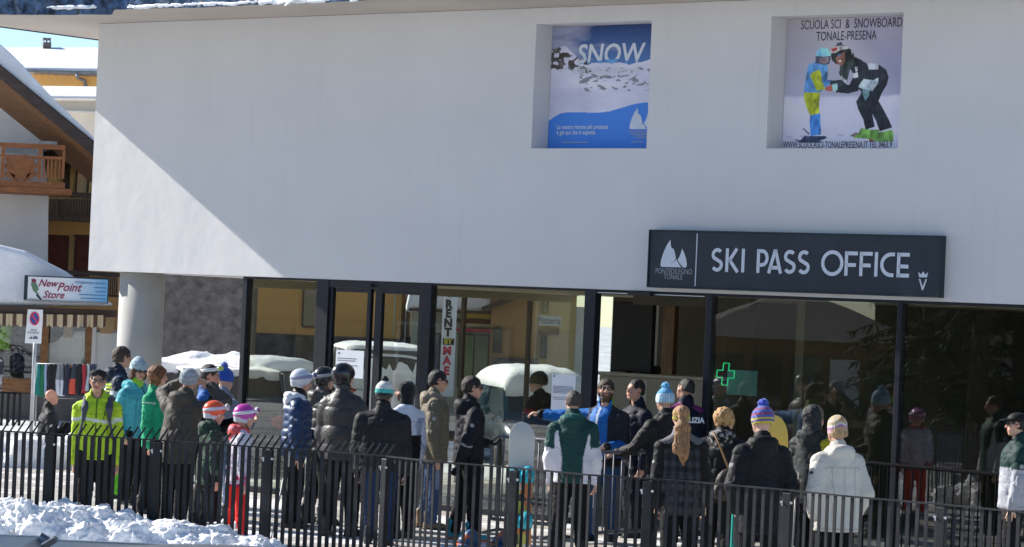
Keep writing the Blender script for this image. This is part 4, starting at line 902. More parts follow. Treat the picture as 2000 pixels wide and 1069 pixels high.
# snow banks
def bank(name, label, P, rad, n, seed, h=.03, mat=None, k=.08, kind='stuff', amp=.05, fine=.0):
    rg = random.Random(seed); pr = []
    for i in range(n):
        t = rg.random() * (len(P) - 1); j = int(t); f = t - j; a = Vector(P[j]).lerp(Vector(P[j + 1]), f)
        x = a.x + rg.gauss(0, rad * .6); y = a.y + rg.gauss(0, rad * .55); zt_ = a.z * rg.uniform(.25, 1.0); r_ = rg.uniform(.3, .75) * min(rad, max(.1, a.z)) * .55
        pr.append(rc((x, y, max(0, zt_ - r_)), (x + rg.uniform(-.1, .1), y, max(0, zt_ - r_)), r_, r_ * .8))
    for j in range(len(P) - 1):
        a, b = Vector(P[j]), Vector(P[j + 1]); pr.append(rc((a.x, a.y, -.05), (b.x, b.y, -.05), a.z * .80, b.z * .80, (1, max(1, rad / max(a.z, .1) * .9), 1)))
    V, Fc = sdf_mesh(pr, h, k, noise=lambda q: -amp * fbm(q * 5.5, 4) - amp * .6 * np.abs(vnoise(q * 11)) - fine * np.abs(fbm(q * 17 + 5, 3)))
    o = np_obj(name, V, Fc, mat or m_snow); return tag(o, label, 'snow bank', kind=kind)
fr = []
for x, yt, off in ((-70, 972, -.55), (60, 978, -.55), (130, 985, -.5), (230, 1008, -.5), (300, 1012, -.45), (380, 1032, -.45), (470, 1054, -.40), (520, 1072, -.40)):
    dd = float(np.interp(x, [p_[0] for p_ in FL], [p_.y for p_ in FLp])) + off; p = pt(x, yt, dd); fr.append((p.x, p.y, p.z))
bank('snow_bank', 'heap of lumpy shovelled snow along the foot of the black fence at left', fr, .5, 420, 3, .0175, k=.02, amp=.06, fine=.075)
bk = []
for x, yt in ((-120, 848), (20, 846), (120, 852), (200, 850), (300, 858), (360, 880)):
    p = pt(x, yt, 44); bk.append((p.x, p.y, p.z))
bank('snow_bank', 'smooth shovelled snow bank at the street side behind the lime jacket man', bk, .5, 60, 5, .05, k=.2, amp=.05)
hp = []
for x, yt, d in ((318, 682, 53), (345, 686, 53), (370, 692, 53), (400, 698, 53), (440, 692, 53), (500, 680, 53), (600, 672, 53)):
    p = pt(x, yt, d); hp.append((p.x, p.y, p.z))
bank('snow_bank', 'tall smooth snow heap in front of the rubble stone wall', hp, .7, 20, 9, .07, k=.4, amp=.05)
SKEW = 0.0
# stone retaining wall seen through the passage
px_ = thing('stone_wall', 'grey rubble stone wall behind the parked cars, seen under the overhang', 'wall', base(450, 58))
px_part(px_, 'masonry', m_stone, rects=[(255, 440, 492, 860)], d=58, dep=1)
# ---- orange hotel and rental shop seen through the glass
ho = thing('orange_hotel', 'orange house with a stone base seen through the sliding doors', 'house', base(700, 64))
px_part(ho, 'wall', m_orange, rects=[(440, 380, 788, 655)], d=64, dep=10); px_part(ho, 'stone_base', m_stone, rects=[(440, 655, 788, 900)], d=63.9, dep=10)
px_part(ho, 'corner_strip', M('cream_corner', (.72, .62, .34), .8, .05, 2, 0), rects=[(772, 380, 777, 655)], d=63.95, dep=.1)
px_part(ho, 'downpipe', m_tin, rects=[(794, 400, 797, 700)], d=63.8, dep=.12)
window(ho, 590, 560, 625, 640, 64, m_brown, m_winglass, 3); window(ho, 730, 440, 760, 520, 64, m_brown, m_winglass, 3)
ro = thing('rental_shop', 'wood and glass rental shop with snowy roof seen through the window', 'shop', base(890, 62))
px_part(ro, 'wall', M('grey_green_panel', (.42, .45, .36), .7, .1, 1.5, 0), rects=[(798, 605, 958, 900)], d=62, dep=8)
px_part(ro, 'roof_snow', m_snow, [(790, 610), (800, 560), (840, 520), (960, 520), (960, 610)], d=61, dep=8, bevel=.1)
px_part(ro, 'yellow_board', M('yellow_board', (.70, .48, .10), .7, .1, 2, 0), rects=[(902, 611, 958, 622)], d=61.9, dep=.08); px_part(ro, 'fascia', m_brown, rects=[(798, 605, 958, 611)], d=60.9, dep=.2)
px_part(ro, 'brown_board', m_redwood, rects=[(890, 623, 958, 632)], d=61.9, dep=.08); px_part(ro, 'cream_board', M('cream_board', (.65, .52, .30), .7, .1, 2, 0), rects=[(902, 633, 958, 638)], d=61.9, dep=.08)
px_part(ro, 'red_board', m_red, rects=[(880, 642, 958, 648)], d=61.9, dep=.08); window(ro, 894, 652, 955, 760, 62, m_brown, M('green_glass', (.22, .30, .16), .3, .3, 1, 0), 3, 1); window(ro, 815, 650, 860, 740, 62, m_brown, m_winglass, 3)
bh = thing('brown_house', 'plain brown house in shade seen through the window behind the snowy van', 'house', base(1000, 60))
px_part(bh, 'wall', M('brown_render', (.34, .20, .09), .85, .1, .8, .1, 40), rects=[(958, 380, 1047, 900)], d=60, dep=6); px_part(bh, 'plinth', m_stone, rects=[(958, 700, 1047, 900)], d=59.9, dep=.2)
window(bh, 962, 640, 980, 690, 60, m_brown, m_winglass, 2); px_part(bh, 'eave', m_brown, [(940, 600), (1047, 560), (1062, 560), (1062, 568), (940, 610)], d=59.5, dep=1)
pz = thing('pizzeria', 'yellow house with a white Pizzeria board seen through the window', 'shop', base(1090, 66))
px_part(pz, 'wall', m_ochre, rects=[(1047, 575, 1120, 900)], d=66, dep=6); px_part(pz, 'roof', m_brown, [(1035, 575), (1060, 545), (1105, 548), (1130, 578)], d=65.6, dep=6)
window(pz, 1060, 585, 1072, 612, 66, m_brown, m_winglass, 2); window(pz, 1056, 655, 1068, 700, 66, m_brown, m_winglass, 2); px_part(pz, 'side_wall', m_wallw, rects=[(1120, 600, 1160, 900)], d=68, dep=6)
px_part(pz, 'sign_board', M('sign_plate_white', (.75, .76, .78)), rects=[(1052, 617, 1096, 637)], d=65.9, dep=.06); px_part(pz, 'brown_board', m_honey, rects=[(1052, 640, 1092, 654)], d=65.9, dep=.06)
front_text(pz, 'Pizzeria', 1073, 627, 65.88, .2, m_ink, .8)
rs = thing('rent_banner', 'tall white RENT BY MAE banner with dark and red letters', 'sign', base(876, 56))
DB = 57.0; px_part(rs, 'board', M('sign_plate_white', (.75, .76, .78)), rects=[(862, 545, 890, 775)], d=DB, dep=.05)
m_bk = M('banner_black', (.03, .03, .035), .6, .1, 4, 0)
for ch_, y in (('I', 573), ('R', 595), ('E', 613), ('N', 631.5), ('T', 650)): front_text(rs, ch_, 876.5 - (y - 595) * .03, y, DB - .01, .21, m_bk, .95, off=.012)
m_ = MB(); rect_px(m_, 865, 661, 887, 674, DB - .008, .006); put(m_.build('dark_box', m_bk, None), rs); front_text(rs, 'BY', 875, 667.5, DB - .02, .14, M('banner_yellow', (.62, .50, .05), .6, .1, 4, 0), .9, off=.006)
for ch_, y in (('M', 686), ('A', 705), ('E', 725)): front_text(rs, ch_, 876 - (y - 595) * .03, y, DB - .01, .21, m_red, .95, off=.012)
put(MB().box2((base(876, DB)[0] - .03, DB + .05, 0), (base(876, DB)[0] + .03, DB + .1, 3)).build('post', m_tin, None), rs)

# ---------------------------------------------------------------- cars
m_tyre = M('tyre_rubber', (.02, .02, .02), .85, .2, 8, .1, 60); m_rim = M('alloy_rim', (.45, .46, .48), .35, .1, 8, 0, metal=.8)
m_lamp_r = M('tail_lamp', (.28, .01, .01), .2, .1, 4, 0, spec=.7); m_lamp_w = M('head_lamp', (.6, .62, .65), .15, .1, 4, 0, spec=.8); m_trim = M('black_trim', (.015, .015, .016), .5, .2, 4, 0)
m_carglass = M('car_glass', (.012, .015, .018), .28, .2, 2, 0, spec=1.0)
def car(label, loc, rz, paint, L=4.3, W=1.76, H=1.48, snow=0.0, van=False, group=None):
    """body shell lofted from stations, dark glasshouse, roof, wheels, lamps, bumpers; local X is forward"""
    t = thing('parked_car', label, 'van' if van else 'car', loc, rz, group)
    hb = H * .60; g0 = .22
    X = np.linspace(-.5, .5, 25) * L
    def belt(x):
        q = x / L
        return hb * np.interp(q, [-.5, -.47, -.3, .12, .22, .44, .5], [.80, .97, 1.03, 1.0, .93, .80, .62]) if not van else hb * np.interp(q, [-.5, -.48, .25, .4, .5], [.97, 1.05, 1.05, .95, .72])
    def half(x): return W / 2 * np.interp(abs(x) / L, [0, .30, .42, .48, .5], [1, .995, .95, .86, .74])
    V = []; n = 12
    for x in X:
        hw = half(x); b_ = belt(x); low = g0 + (.10 if abs(x) > .47 * L else 0)
        for y_, z_ in ((0, low), (.82, low), (.94, low + .10), (.985, low + .24), (1.0, .48 * b_ + .12), (.985, .82 * b_), (.93, b_ - .03), (.88, b_), (.0, b_ + .025)): V.append((x, hw * y_, z_))
    k = 9; Vm = V + [(a, -b, c) for a, b, c in V]; Fc = []; o2 = len(V)
    for i in range(len(X) - 1):
        for j in range(k - 1):
            a = i * k + j; Fc.append((a, a + k, a + k + 1, a + 1)); Fc.append((o2 + a, o2 + a + 1, o2 + a + k + 1, o2 + a + k))
    for e in (0, (len(X) - 1) * k):
        f1 = [e + j for j in range(k)]; f2 = [o2 + e + j for j in range(k)]; Fc.append(tuple(f1 if e == 0 else f1[::-1])); Fc.append(tuple(f2[::-1] if e == 0 else f2))
    m_ = MB(); m_.add(Vm, Fc); body = m_.build('body', paint, t, smooth=True)
    # glasshouse and roof
    if van: xs_ = [(-.485, 1.0, 0), (-.47, 1.0, 1), (.22, 1.0, 1), (.36, .96, 0)]
    else: xs_ = [(-.46, .94, 0), (-.33, .97, 1), (.06, .99, 1), (.25, .96, 0)]
    P_ = [(q * L, (H - .03 if up else belt(q * L) - .01), half(q * L) * (.80 if up else .90)) for q, _, up in xs_]
    m_ = MB(); V = []
    for x, z_, hw in P_: V += [(x, -hw, z_), (x, hw, z_)]
    b0, b1, b2, b3 = P_
    V2 = V + [(b1[0], -half(b1[0]) * .90, belt(b1[0]) - .01), (b1[0], half(b1[0]) * .90, belt(b1[0]) - .01), (b2[0], -half(b2[0]) * .9, belt(b2[0]) - .01), (b2[0], half(b2[0]) * .9, belt(b2[0]) - .01)]
    m_.add(V2, [(0, 1, 3, 2), (2, 3, 5, 4), (4, 5, 7, 6), (0, 2, 8), (2, 4, 10, 8), (4, 6, 10), (1, 9, 3), (3, 9, 11, 5), (5, 11, 7)])
    m_.build('windows', m_carglass, t)
    def rf(u, v):
        x = b1[0] - .05 + (b2[0] - b1[0] + .12) * u; s_ = v * 2 - 1; hw = np.interp(x, [b1[0], b2[0]], [b1[2], b2[2]]) + .025; e_ = np.abs(2 * u - 1); hw = hw * (1 - .16 * e_ ** 5); x = x + .03 * (2 * u - 1) * (1 - np.abs(s_) ** 4)
        return np.stack([x, hw * s_, H - .03 + .045 * (1 - np.abs(s_) ** 3) - .075 * e_ ** 2 - .05 * e_ ** 7], -1)
    r_ = grid_sheet('roof', rf, 24, 16, paint, t); so_ = r_.modifiers.new('thick', 'SOLIDIFY'); so_.thickness = .03; so_.offset = -1
    for s_ in (-1, 1):
        m_ = MB()
        for (xa, za, ha), (xb, zb_, hb_) in ((P_[0], P_[1]), (P_[3], P_[2])): m_.tube([(xa, s_ * ha, za - .02), ((xa + xb) / 2, s_ * (ha + hb_) / 2 * 1.015, (za + zb_) / 2 + .035), (xb, s_ * (hb_ + .0), zb_ - .005)], .034, 8)
        xm = (b1[0] + b2[0]) / 2; m_.bar((xm, s_ * half(xm) * .905, belt(xm)), (xm, s_ * (b1[2] + b2[2]) / 2, H - .03), .09, .03)
        m_.build('pillars', paint, t, smooth=False)
        m_ = MB(); m_.bar((b1[0] - .1, s_ * (b1[2] + .012), H - .035), (b2[0] + .05, s_ * (b2[2] + .012), H - .035), .03, .02); m_.build('window_trim', m_rim, t)
        m_ = MB(); xm2 = .17 * L; m_.sphere((xm2, s_ * (W / 2 + .08), belt(xm2) + .07), (.07, .11, .075), 12, 8); m_.build('mirror', paint, t, smooth=True)
    for x in (-.31 * L, .31 * L):
        for s_ in (-1, 1):
            m_ = MB(); m_.lathe([(.17, -.10), (.27, -.105), (.315, -.07), (.32, 0), (.315, .07), (.27, .105), (.17, .10)], (x, s_ * (W / 2 - .11), .32), 28, axis='Y'); wh = m_.build('wheel', m_tyre, t, smooth=True)
            m_ = MB(); m_.lathe([(.03, .02), (.17, .03), (.20, .09), (.19, -.09)], (x, s_ * (W / 2 - .11), .32), 20, axis='Y')
            for q in range(5): a = 2 * math.pi * q / 5; m_.bar((x, s_ * (W / 2 - .03), .32), (x + .18 * math.cos(a), s_ * (W / 2 - .03), .32 + .18 * math.sin(a)), .05, .03)
            m_.build('rim', m_rim, wh)
    for s_ in (-1, 1):
        m_ = MB(); m_.sphere((L / 2 - .10, s_ * half(.46 * L) * .72, belt(.45 * L) - .10), (.10, .20, .075), 12, 8); m_.build('headlight', m_lamp_w, t, smooth=True)
        m_ = MB(); m_.sphere((-L / 2 + .06, s_ * half(.46 * L) * .80, belt(-.47 * L) - .12), (.07, .13, .11), 12, 8); m_.build('tail_light', m_lamp_r, t, smooth=True)
    m_ = MB(); m_.box((L / 2 - .03, 0, .36), (.10, W * .62, .16)); m_.build('front_bumper', m_trim, t, bevel=.03); m_ = MB(); m_.box((-L / 2 + .03, 0, .38), (.10, W * .66, .16)); m_.build('rear_bumper', m_trim, t, bevel=.03)
    if snow:
        def sn(u, v):
            x = b1[0] - .10 + (b2[0] - b1[0] + .25) * u; s_ = v * 2 - 1; e = np.clip(1 - np.abs(s_) ** 4, 0, 1) * np.clip(1 - np.abs(2 * u - 1) ** 6, 0, 1)
            zz = np.interp(x, [p_[0] for p_ in P_], [p_[1] for p_ in P_]); return np.stack([x + .03 * fbm(np.stack([u * 9, v * 9, u * 0], -1), 3), W / 2 * .84 * s_, zz + .0 + snow * e ** .5 + .05 * e * fbm(np.stack([u * 6, v * 6, u * 0 + loc[0]], -1), 4)], -1)
        s_ = grid_sheet('snow_cover', sn, 48, 30, m_snow, t); so_ = s_.modifiers.new('thick', 'SOLIDIFY'); so_.thickness = .04; so_.offset = -1
    return t
m_pblack = M('black_car_paint', (.012, .013, .016), .22, .1, 2, 0, spec=.6); m_psilver = M('silver_car_paint', (.17, .185, .21), .25, .05, 2, 0, metal=.6, spec=.6)
m_pwhite = M('white_car_paint', (.72, .73, .74), .3, .03, 2, 0, spec=.6); m_pgrey = M('dark_grey_car_paint', (.06, .065, .075), .25, .1, 2, 0, metal=.4, spec=.6); m_pblue = M('pale_blue_car_paint', (.20, .28, .38), .25, .1, 2, 0, metal=.4, spec=.6)
m_ptaupe = M('taupe_car_paint', (.085, .08, .078), .3, .1, 2, 0, metal=.4, spec=.6)
car('silver car roof at the bottom left corner in front of the snow heap', (pt(-100, 1050, 13.3).x, 13.5, 0), R(2), m_psilver, 4.5, 1.8, 1.395)
car('dark grey car whose roof shows at the bottom edge below the fence', (pt(190, 1057, 13.3).x, 13.4, 0), R(182), m_ptaupe, 4.3, 1.78, 1.392)
car('pale blue car parked behind the stone column, nearest the passage', base(350, 47), R(95), m_pblue, 4.2, 1.75, 1.5, snow=.10)
car('black car parked beside the pale blue one, left of the glass front', base(445, 46), R(100), m_pblack, 4.3, 1.78, 1.5, snow=.05)
car('white van with thick snow seen through the sliding doors', base(742, 54), R(97), m_pwhite, 4.7, 1.75, 1.80, snow=.10, van=True)
car('dark grey van under a thick cap of snow seen through the window', base(1052, 51), R(-80), m_pgrey, 4.2, 1.75, 1.30, snow=.36, van=True)
car('grey car under a mound of snow set behind the left pane for a reflection', base(545, 52), R(62), m_pgrey, 4.0, 1.75, 1.40, snow=.22)  # placed behind the pane for a snowy car mirrored in it

# ---------------------------------------------------------------- what the glass mirrors: street to the left, outside the frame, with added dark buildings
def refl(px, py, dv):
    p = pt(px, py, dv); k = p.dot(EY) - WALLD; return p - EY * (2 * k)
ks = thing('timber_kiosk', 'low brown timber building with a grey hipped roof mirrored in the dark glass', 'building', tuple(refl(1570, 700, 62)))
bpy.context.view_layer.update()
A_ = refl(1380, 640, 62); B_ = refl(1760, 655, 62); dirn = (B_ - A_).normalized(); dirn.z = 0; nrm = Vector((-dirn.y, dirn.x, 0)); 
if nrm.dot(refl(1570, 700, 80) - refl(1570, 700, 62)) < 0: nrm = -nrm
A_.z = B_.z = 2.2; Lk = (B_ - A_).length
mb = MB(); V = [A_, B_, B_ + nrm * 6, A_ + nrm * 6]; mb.add([Vector((p.x, p.y, 0)) for p in V] + V, [(0, 1, 5, 4), (1, 2, 6, 5), (2, 3, 7, 6), (3, 0, 4, 7)]); put(mb.build('wall', M('kiosk_brown', (.20, .115, .05), .8, .2, 1, .1, 30), None), ks)
o_ = dirn * .6; V = [A_ - o_ - nrm * .6, B_ + o_ - nrm * .6, B_ + o_ + nrm * 6.6, A_ - o_ + nrm * 6.6]; r0 = A_ + dirn * 1.6 + nrm * 3 + EZ * .95; r1 = B_ - dirn * 1.6 + nrm * 3 + EZ * .95
mb = MB(); mb.add(V + [r0, r1], [(0, 1, 5, 4), (1, 2, 5), (2, 3, 4, 5), (3, 0, 4), (3, 2, 1, 0)]); put(mb.build('roof', M('kiosk_roof', (.10, .095, .10), .7, .2, 2, .2, 20), None), ks)
for k in range(5):
    c_ = A_ + dirn * (Lk * (k + .5) / 5); mb = MB(); M3 = Matrix((dirn, nrm, EZ)).transposed(); mb.box((c_.x - nrm.x * .03, c_.y - nrm.y * .03, 1.35), (.62, .08, 1.0), M3=M3); put(mb.build('window', m_winglass if k != 3 else m_wallw, None), ks)
mb = MB(); c_ = (A_ + B_) / 2 - nrm * .3; mb.box((c_.x, c_.y, .55), (Lk, .06, .16), M3=Matrix((dirn, nrm, EZ)).transposed()); put(mb.build('band', M('kiosk_band', (.55, .42, .20), .8, .1, 1, 0), None), ks)
bh_ = thing('added_hotel', 'unseen long brown timber hotel added to darken reflections in the left glass panes', 'building', tuple(refl(800, 700, 78)))  # off-view hotel added to keep bright snow and sky off the panes
bpy.context.view_layer.update()
A2_ = refl(330, 640, 82); B2_ = refl(1330, 655, 76); dr2 = (B2_ - A2_); dr2.z = 0; L2 = dr2.length; dr2.normalize(); nr2 = Vector((-dr2.y, dr2.x, 0))
if nr2.dot(refl(800, 700, 95) - refl(800, 700, 78)) < 0: nr2 = -nr2
def obx(s0, s1, n0, n1, z0, z1, mat, nm, par):
    M3 = Matrix((dr2, nr2, EZ)).transposed(); c_ = A2_ + dr2 * (s0 + s1) / 2 + nr2 * (n0 + n1) / 2; m_ = MB(); m_.box((c_.x, c_.y, (z0 + z1) / 2), (s1 - s0, n1 - n0, z1 - z0), M3=M3); return put(m_.build(nm, mat, None), par)
obx(0, L2, 0, 9, 0, 2.9, M('hotel_ground_floor', (.30, .20, .10), .8, .15, .8, .1, 30), 'ground_floor', bh_); obx(0, L2, .02, 9, 2.9, 9, M('hotel_timber', (.115, .065, .03), .8, .3, 2, .1, 30, stretch=(1, 1, 5)), 'upper_floor', bh_)
obx(-.5, L2 + .5, -1.2, .02, 2.85, 3.0, m_brown, 'balcony', bh_); obx(-.5, L2 + .5, -1.2, -1.12, 3.0, 3.9, m_honey, 'balcony_rail', bh_); obx(-.8, L2 + .8, -1.4, 10, 9, 9.4, m_brown, 'roof', bh_)
for k in range(7):
    s_ = L2 * (k + .5) / 7
    for z0 in (.8, 4.2, 6.6):
        f_ = obx(s_ - .6, s_ + .6, -.05, .0, z0, z0 + 1.35, m_wallw if (k + int(z0)) % 3 == 0 else m_brown, 'window', bh_); obx(s_ - .5, s_ + .5, -.07, -.05, z0 + .1, z0 + 1.25, m_winglass, 'pane', f_)
bn_ = thing('added_barn', 'unseen dark timber barn added behind the conifers to darken the right end of the glass', 'building', tuple(refl(1930, 700, 76)))  # off-view barn added to close the bright sky gaps between mirrored trees
bpy.context.view_layer.update()
A2_ = refl(1762, 640, 74); B2_ = refl(2120, 655, 74); dr2 = (B2_ - A2_); dr2.z = 0; L2 = dr2.length; dr2.normalize(); nr2 = Vector((-dr2.y, dr2.x, 0))
if nr2.dot(refl(1930, 700, 95) - refl(1930, 700, 76)) < 0: nr2 = -nr2
obx(0, L2, 0, 6, 0, 4.4, M('barn_timber', (.055, .034, .02), .85, .35, 2, .1, 30, stretch=(1, 1, 5)), 'wall', bn_); obx(-.4, L2 + .4, -.6, 6.5, 4.4, 4.7, m_brown, 'roof', bn_); f_ = obx(L2 * .45, L2 * .62, -.06, 0, 1.2, 2.6, m_brown, 'window', bn_); obx(L2 * .46, L2 * .61, -.08, -.06, 1.3, 2.5, m_winglass, 'pane', f_); obx(L2 * .7, L2 * .9, -.05, 0, .1, 2.2, m_redwood, 'door', bn_)
m_needle = M('conifer_needles', (.022, .040, .020), .8, .45, 3, 0, lo=.3, hi=.7); m_bark = M('bark', (.07, .05, .035), .9, .3, 6, .4, 20, stretch=(4, 4, 1))
def conifer(label, loc, H_, seed):
    rg = random.Random(seed); t = thing('conifer_tree', label, 'tree', loc, rg.uniform(0, 6), 'dark conifers across the street')
    m_ = MB(); m_.tube([(0, 0, 0), (.05, .02, H_ * .5), (0, 0, H_)], [.22, .14, .02], 9); m_.build('trunk', m_bark, t, smooth=True)
    m_ = MB(); bl = MB()
    for i in range(150):
        z_ = H_ * (.10 + .9 * rg.random() ** .9); ln = (H_ - z_) * .30 * rg.uniform(.65, 1.1) + .15; a = rg.uniform(0, 6.283); d = Vector((math.cos(a), math.sin(a), 0))
        bl.tube([(0, 0, z_), d * ln * .6 + Vector((0, 0, z_ - ln * .05)), d * ln + Vector((0, 0, z_ - ln * .22))], [.03, .02, .006], 4)
        for j in range(int(10 + ln * 16)):
            s_ = rg.uniform(.15, 1.0); p = d * ln * s_ + Vector((0, 0, z_ - ln * .22 * s_ * s_)); q = Vector((rg.gauss(0, 1), rg.gauss(0, 1), rg.gauss(-.5, .6))).normalized(); w_ = Vector((-q.y, q.x, rg.gauss(0, .3))).normalized() * .035; e = q * rg.uniform(.12, .3)
            m_.add([p - w_, p + w_, p + e + w_ * .2, p + e - w_ * .2], [(0, 1, 2, 3)])
    m_.build('crown', m_needle, t); bl.build('limbs', m_bark, t)
p = refl(1810, 700, 58); conifer('dark conifer mirrored in the glass right of the brown kiosk', (p.x, p.y, 0), 7.5, 1)
p = refl(1905, 700, 56); conifer('dark conifer mirrored at the far right of the glass', (p.x, p.y, 0), 9, 2)
p = refl(1990, 700, 63); conifer('dark conifer standing behind the others, mirrored at the right edge', (p.x, p.y, 0), 10, 4)
# ================================================================ people
m_skin = attr_mat('skin', .55, .10, 160, .05, 20, sss=.12, bdist=.001)
m_hair = attr_mat('hair', .55, .9, 70, .55, 45, stretch=(3, 3, .3), spec=.4, bdist=.010)
m_shell = attr_mat('jacket_shell', .66, .35, 36, .08, 7, bdist=.010, spec=.25)
m_puffer = attr_mat('puffer_nylon', .45, .22, 50, .06, 7, bdist=.006, spec=.35)
m_trous = attr_mat('trouser_cloth', .78, .35, 45, .10, 9, bdist=.008, spec=.2)
m_knit = attr_mat('knitted_wool', .9, .6, 70, .14, 30, sheen=.4, wave=.8, wscale=28, bdist=.006)
m_hard = attr_mat('helmet_shell', .28, .02, 30, .04, 4, coat=.4, spec=.5)
m_shoe = attr_mat('shoe_leather', .6, .2, 60, .12, 12)
m_lens = M('goggle_lens', (.02, .02, .025), .05, .2, 3, 0, spec=1.0)
SKIN = (.60, .37, .27)
def n3(p, f=1.0, o=3): return fbm(p * f, o)
def norm(v): v = np.array(v, float); return v / (np.linalg.norm(v) + 1e-12)
def Rz(a): c, s = math.cos(a), math.sin(a); return np.array([[c, -s, 0], [s, c, 0], [0, 0, 1.]])
def Rx(a): c, s = math.cos(a), math.sin(a); return np.array([[1, 0, 0], [0, c, -s], [0, s, c.real]]) if False else np.array([[1, 0, 0], [0, c, -s], [0, s, c]])
# arm presets for the RIGHT arm (x to the right, y forward, z up): upper arm, forearm, hand directions and the way the palm looks
ARMS = dict(
 down=((.10, -.03, -1), (.05, .16, -1), (0, .15, -1), (-1, 0, 0)),
 hang=((.15, .0, -1), (.0, .26, -1), (0, .2, -1), (-1, 0, .0)),
 pocket=((.30, -.20, -.95), (-.22, .40, -.85), (-.4, .3, -.9), (-1, 0, 0)),
 front=((.20, .10, -1), (-.45, .85, -.05), (-.6, .7, 0), (0, 0, 1)),
 phone=((.22, .20, -.95), (-.30, .85, .30), (-.2, .8, .4), (-.4, 0, .9)),
 raised=((.62, .50, .42), (-.80, -.05, .55), (-.9, -.1, .2), (0, -1, 0)),
 point=((.95, .25, -.06), (.97, .22, .05), (1, .15, 0), (0, 0, -1)),
 rail=((.42, .45, -.80), (.35, .90, -.22), (.3, .9, -.1), (0, 0, -1)),
 back=((.26, -.30, -.92), (-.35, -.20, -.9), (-.6, 0, -.7), (0, -1, 0)),
 belly=((.26, .12, -.95), (-.80, .55, .05), (-.9, .3, 0), (0, -1, 0)))
def hand_prims(wr, d, nrm_, side, s, tg='hand', inf=0.0, curl=.55):
    """palm, four unequal curled fingers and a thumb that leaves the side of the palm"""
    d = norm(d); n_ = norm(np.array(nrm_) - d * np.dot(nrm_, d)); t_ = np.cross(n_, d) * side; P = []
    L = .088 * s; Rm = np.stack([t_, n_, d], 1)
    P.append(rc(wr, wr + d * L * .8, .026 * s + inf, .037 * s + inf, (1, .55, 1), Rm, tg, k=.012))
    for i, (o_, ln, r_) in enumerate(((.030, .072, .0092), (.010, .082, .0096), (-.011, .076, .0092), (-.030, .060, .0082))):
        b = wr + d * L * (.93 - .04 * abs(i - 1.2)) + t_ * o_ * s; c = curl * (.85 + .14 * i); p = b
        for j, f in enumerate((.45, .32, .25)):
            a = c * (j + .55); q = p + (d * math.cos(a) + n_ * math.sin(a)) * ln * s * f; P.append(rc(p, q, r_ * s * (1 - .08 * j) + inf, r_ * s * (1 - .08 * (j + 1)) + inf, tg=tg, k=.006)); p = q
    b = wr + d * L * .28 + t_ * .030 * s; q = b + (d * .62 + t_ * .62 + n_ * .35) * .042 * s; e = q + (d * .85 + t_ * .15 + n_ * .45) * .034 * s
    P.append(rc(b, q, .0125 * s + inf, .011 * s + inf, tg=tg, k=.01)); P.append(rc(q, e, .0105 * s + inf, .0085 * s + inf, tg=tg, k=.006)); return P
def head_prims(T, s, sex='m', child=False):
    """head about its own centre, then moved by the transform T = (R, c)"""
    Rm, c = T
    def p(*a): return c + Rm @ (np.array(a, float) * s)
    def E(a, r_, tg='head', op='add', k=.02): return ell(p(*a), tuple(x * s for x in r_), Rm, tg, op, k)
    def C(a, b, ra, rb, tg='head', op='add', k=.014): return rc(p(*a), p(*b), ra * s, rb * s, None, None, tg, op, k)
    j = .96 if sex == 'f' else 1.0; cr = 1.04 if child else 1
    return [E((0, -.012, .032), (.074 * cr, .094 * cr, .086)), E((0, .020, -.040), (.058 * j, .070, .070)), C((-.018, .060, -.094), (.018, .060, -.094), .020 * j, .020 * j),
            C((-.042, .044, -.025), (-.030, .062, -.058), .030, .024), C((.042, .044, -.025), (.030, .062, -.058), .030, .024), C((-.034, .076, .022), (.034, .076, .022), .014, .014),
            E((-.032, .097, .001), (.019, .013, .010), 'eye', 'sub', .008), E((.032, .097, .001), (.019, .013, .010), 'eye', 'sub', .008),
            E((-.032, .077, .001), (.014, .0115, .012), 'eye', k=.002), E((.032, .077, .001), (.014, .0115, .012), 'eye', k=.002),
            C((0, .086, .006), (0, .108, -.030), .0085, .0125, 'nose', k=.012), C((-.011, .094, -.034), (.011, .094, -.034), .0085, .0085, 'nose', k=.008),
            C((-.017, .085, -.061), (.017, .085, -.061), .0075, .0075, 'lip', k=.005), C((-.014, .084, -.070), (.014, .084, -.070), .008, .008, 'lip', k=.005),
            E((-.077, -.008, -.004), (.010, .020, .031), 'ear', k=.006), E((.077, -.008, -.004), (.010, .020, .031), 'ear', k=.006)]
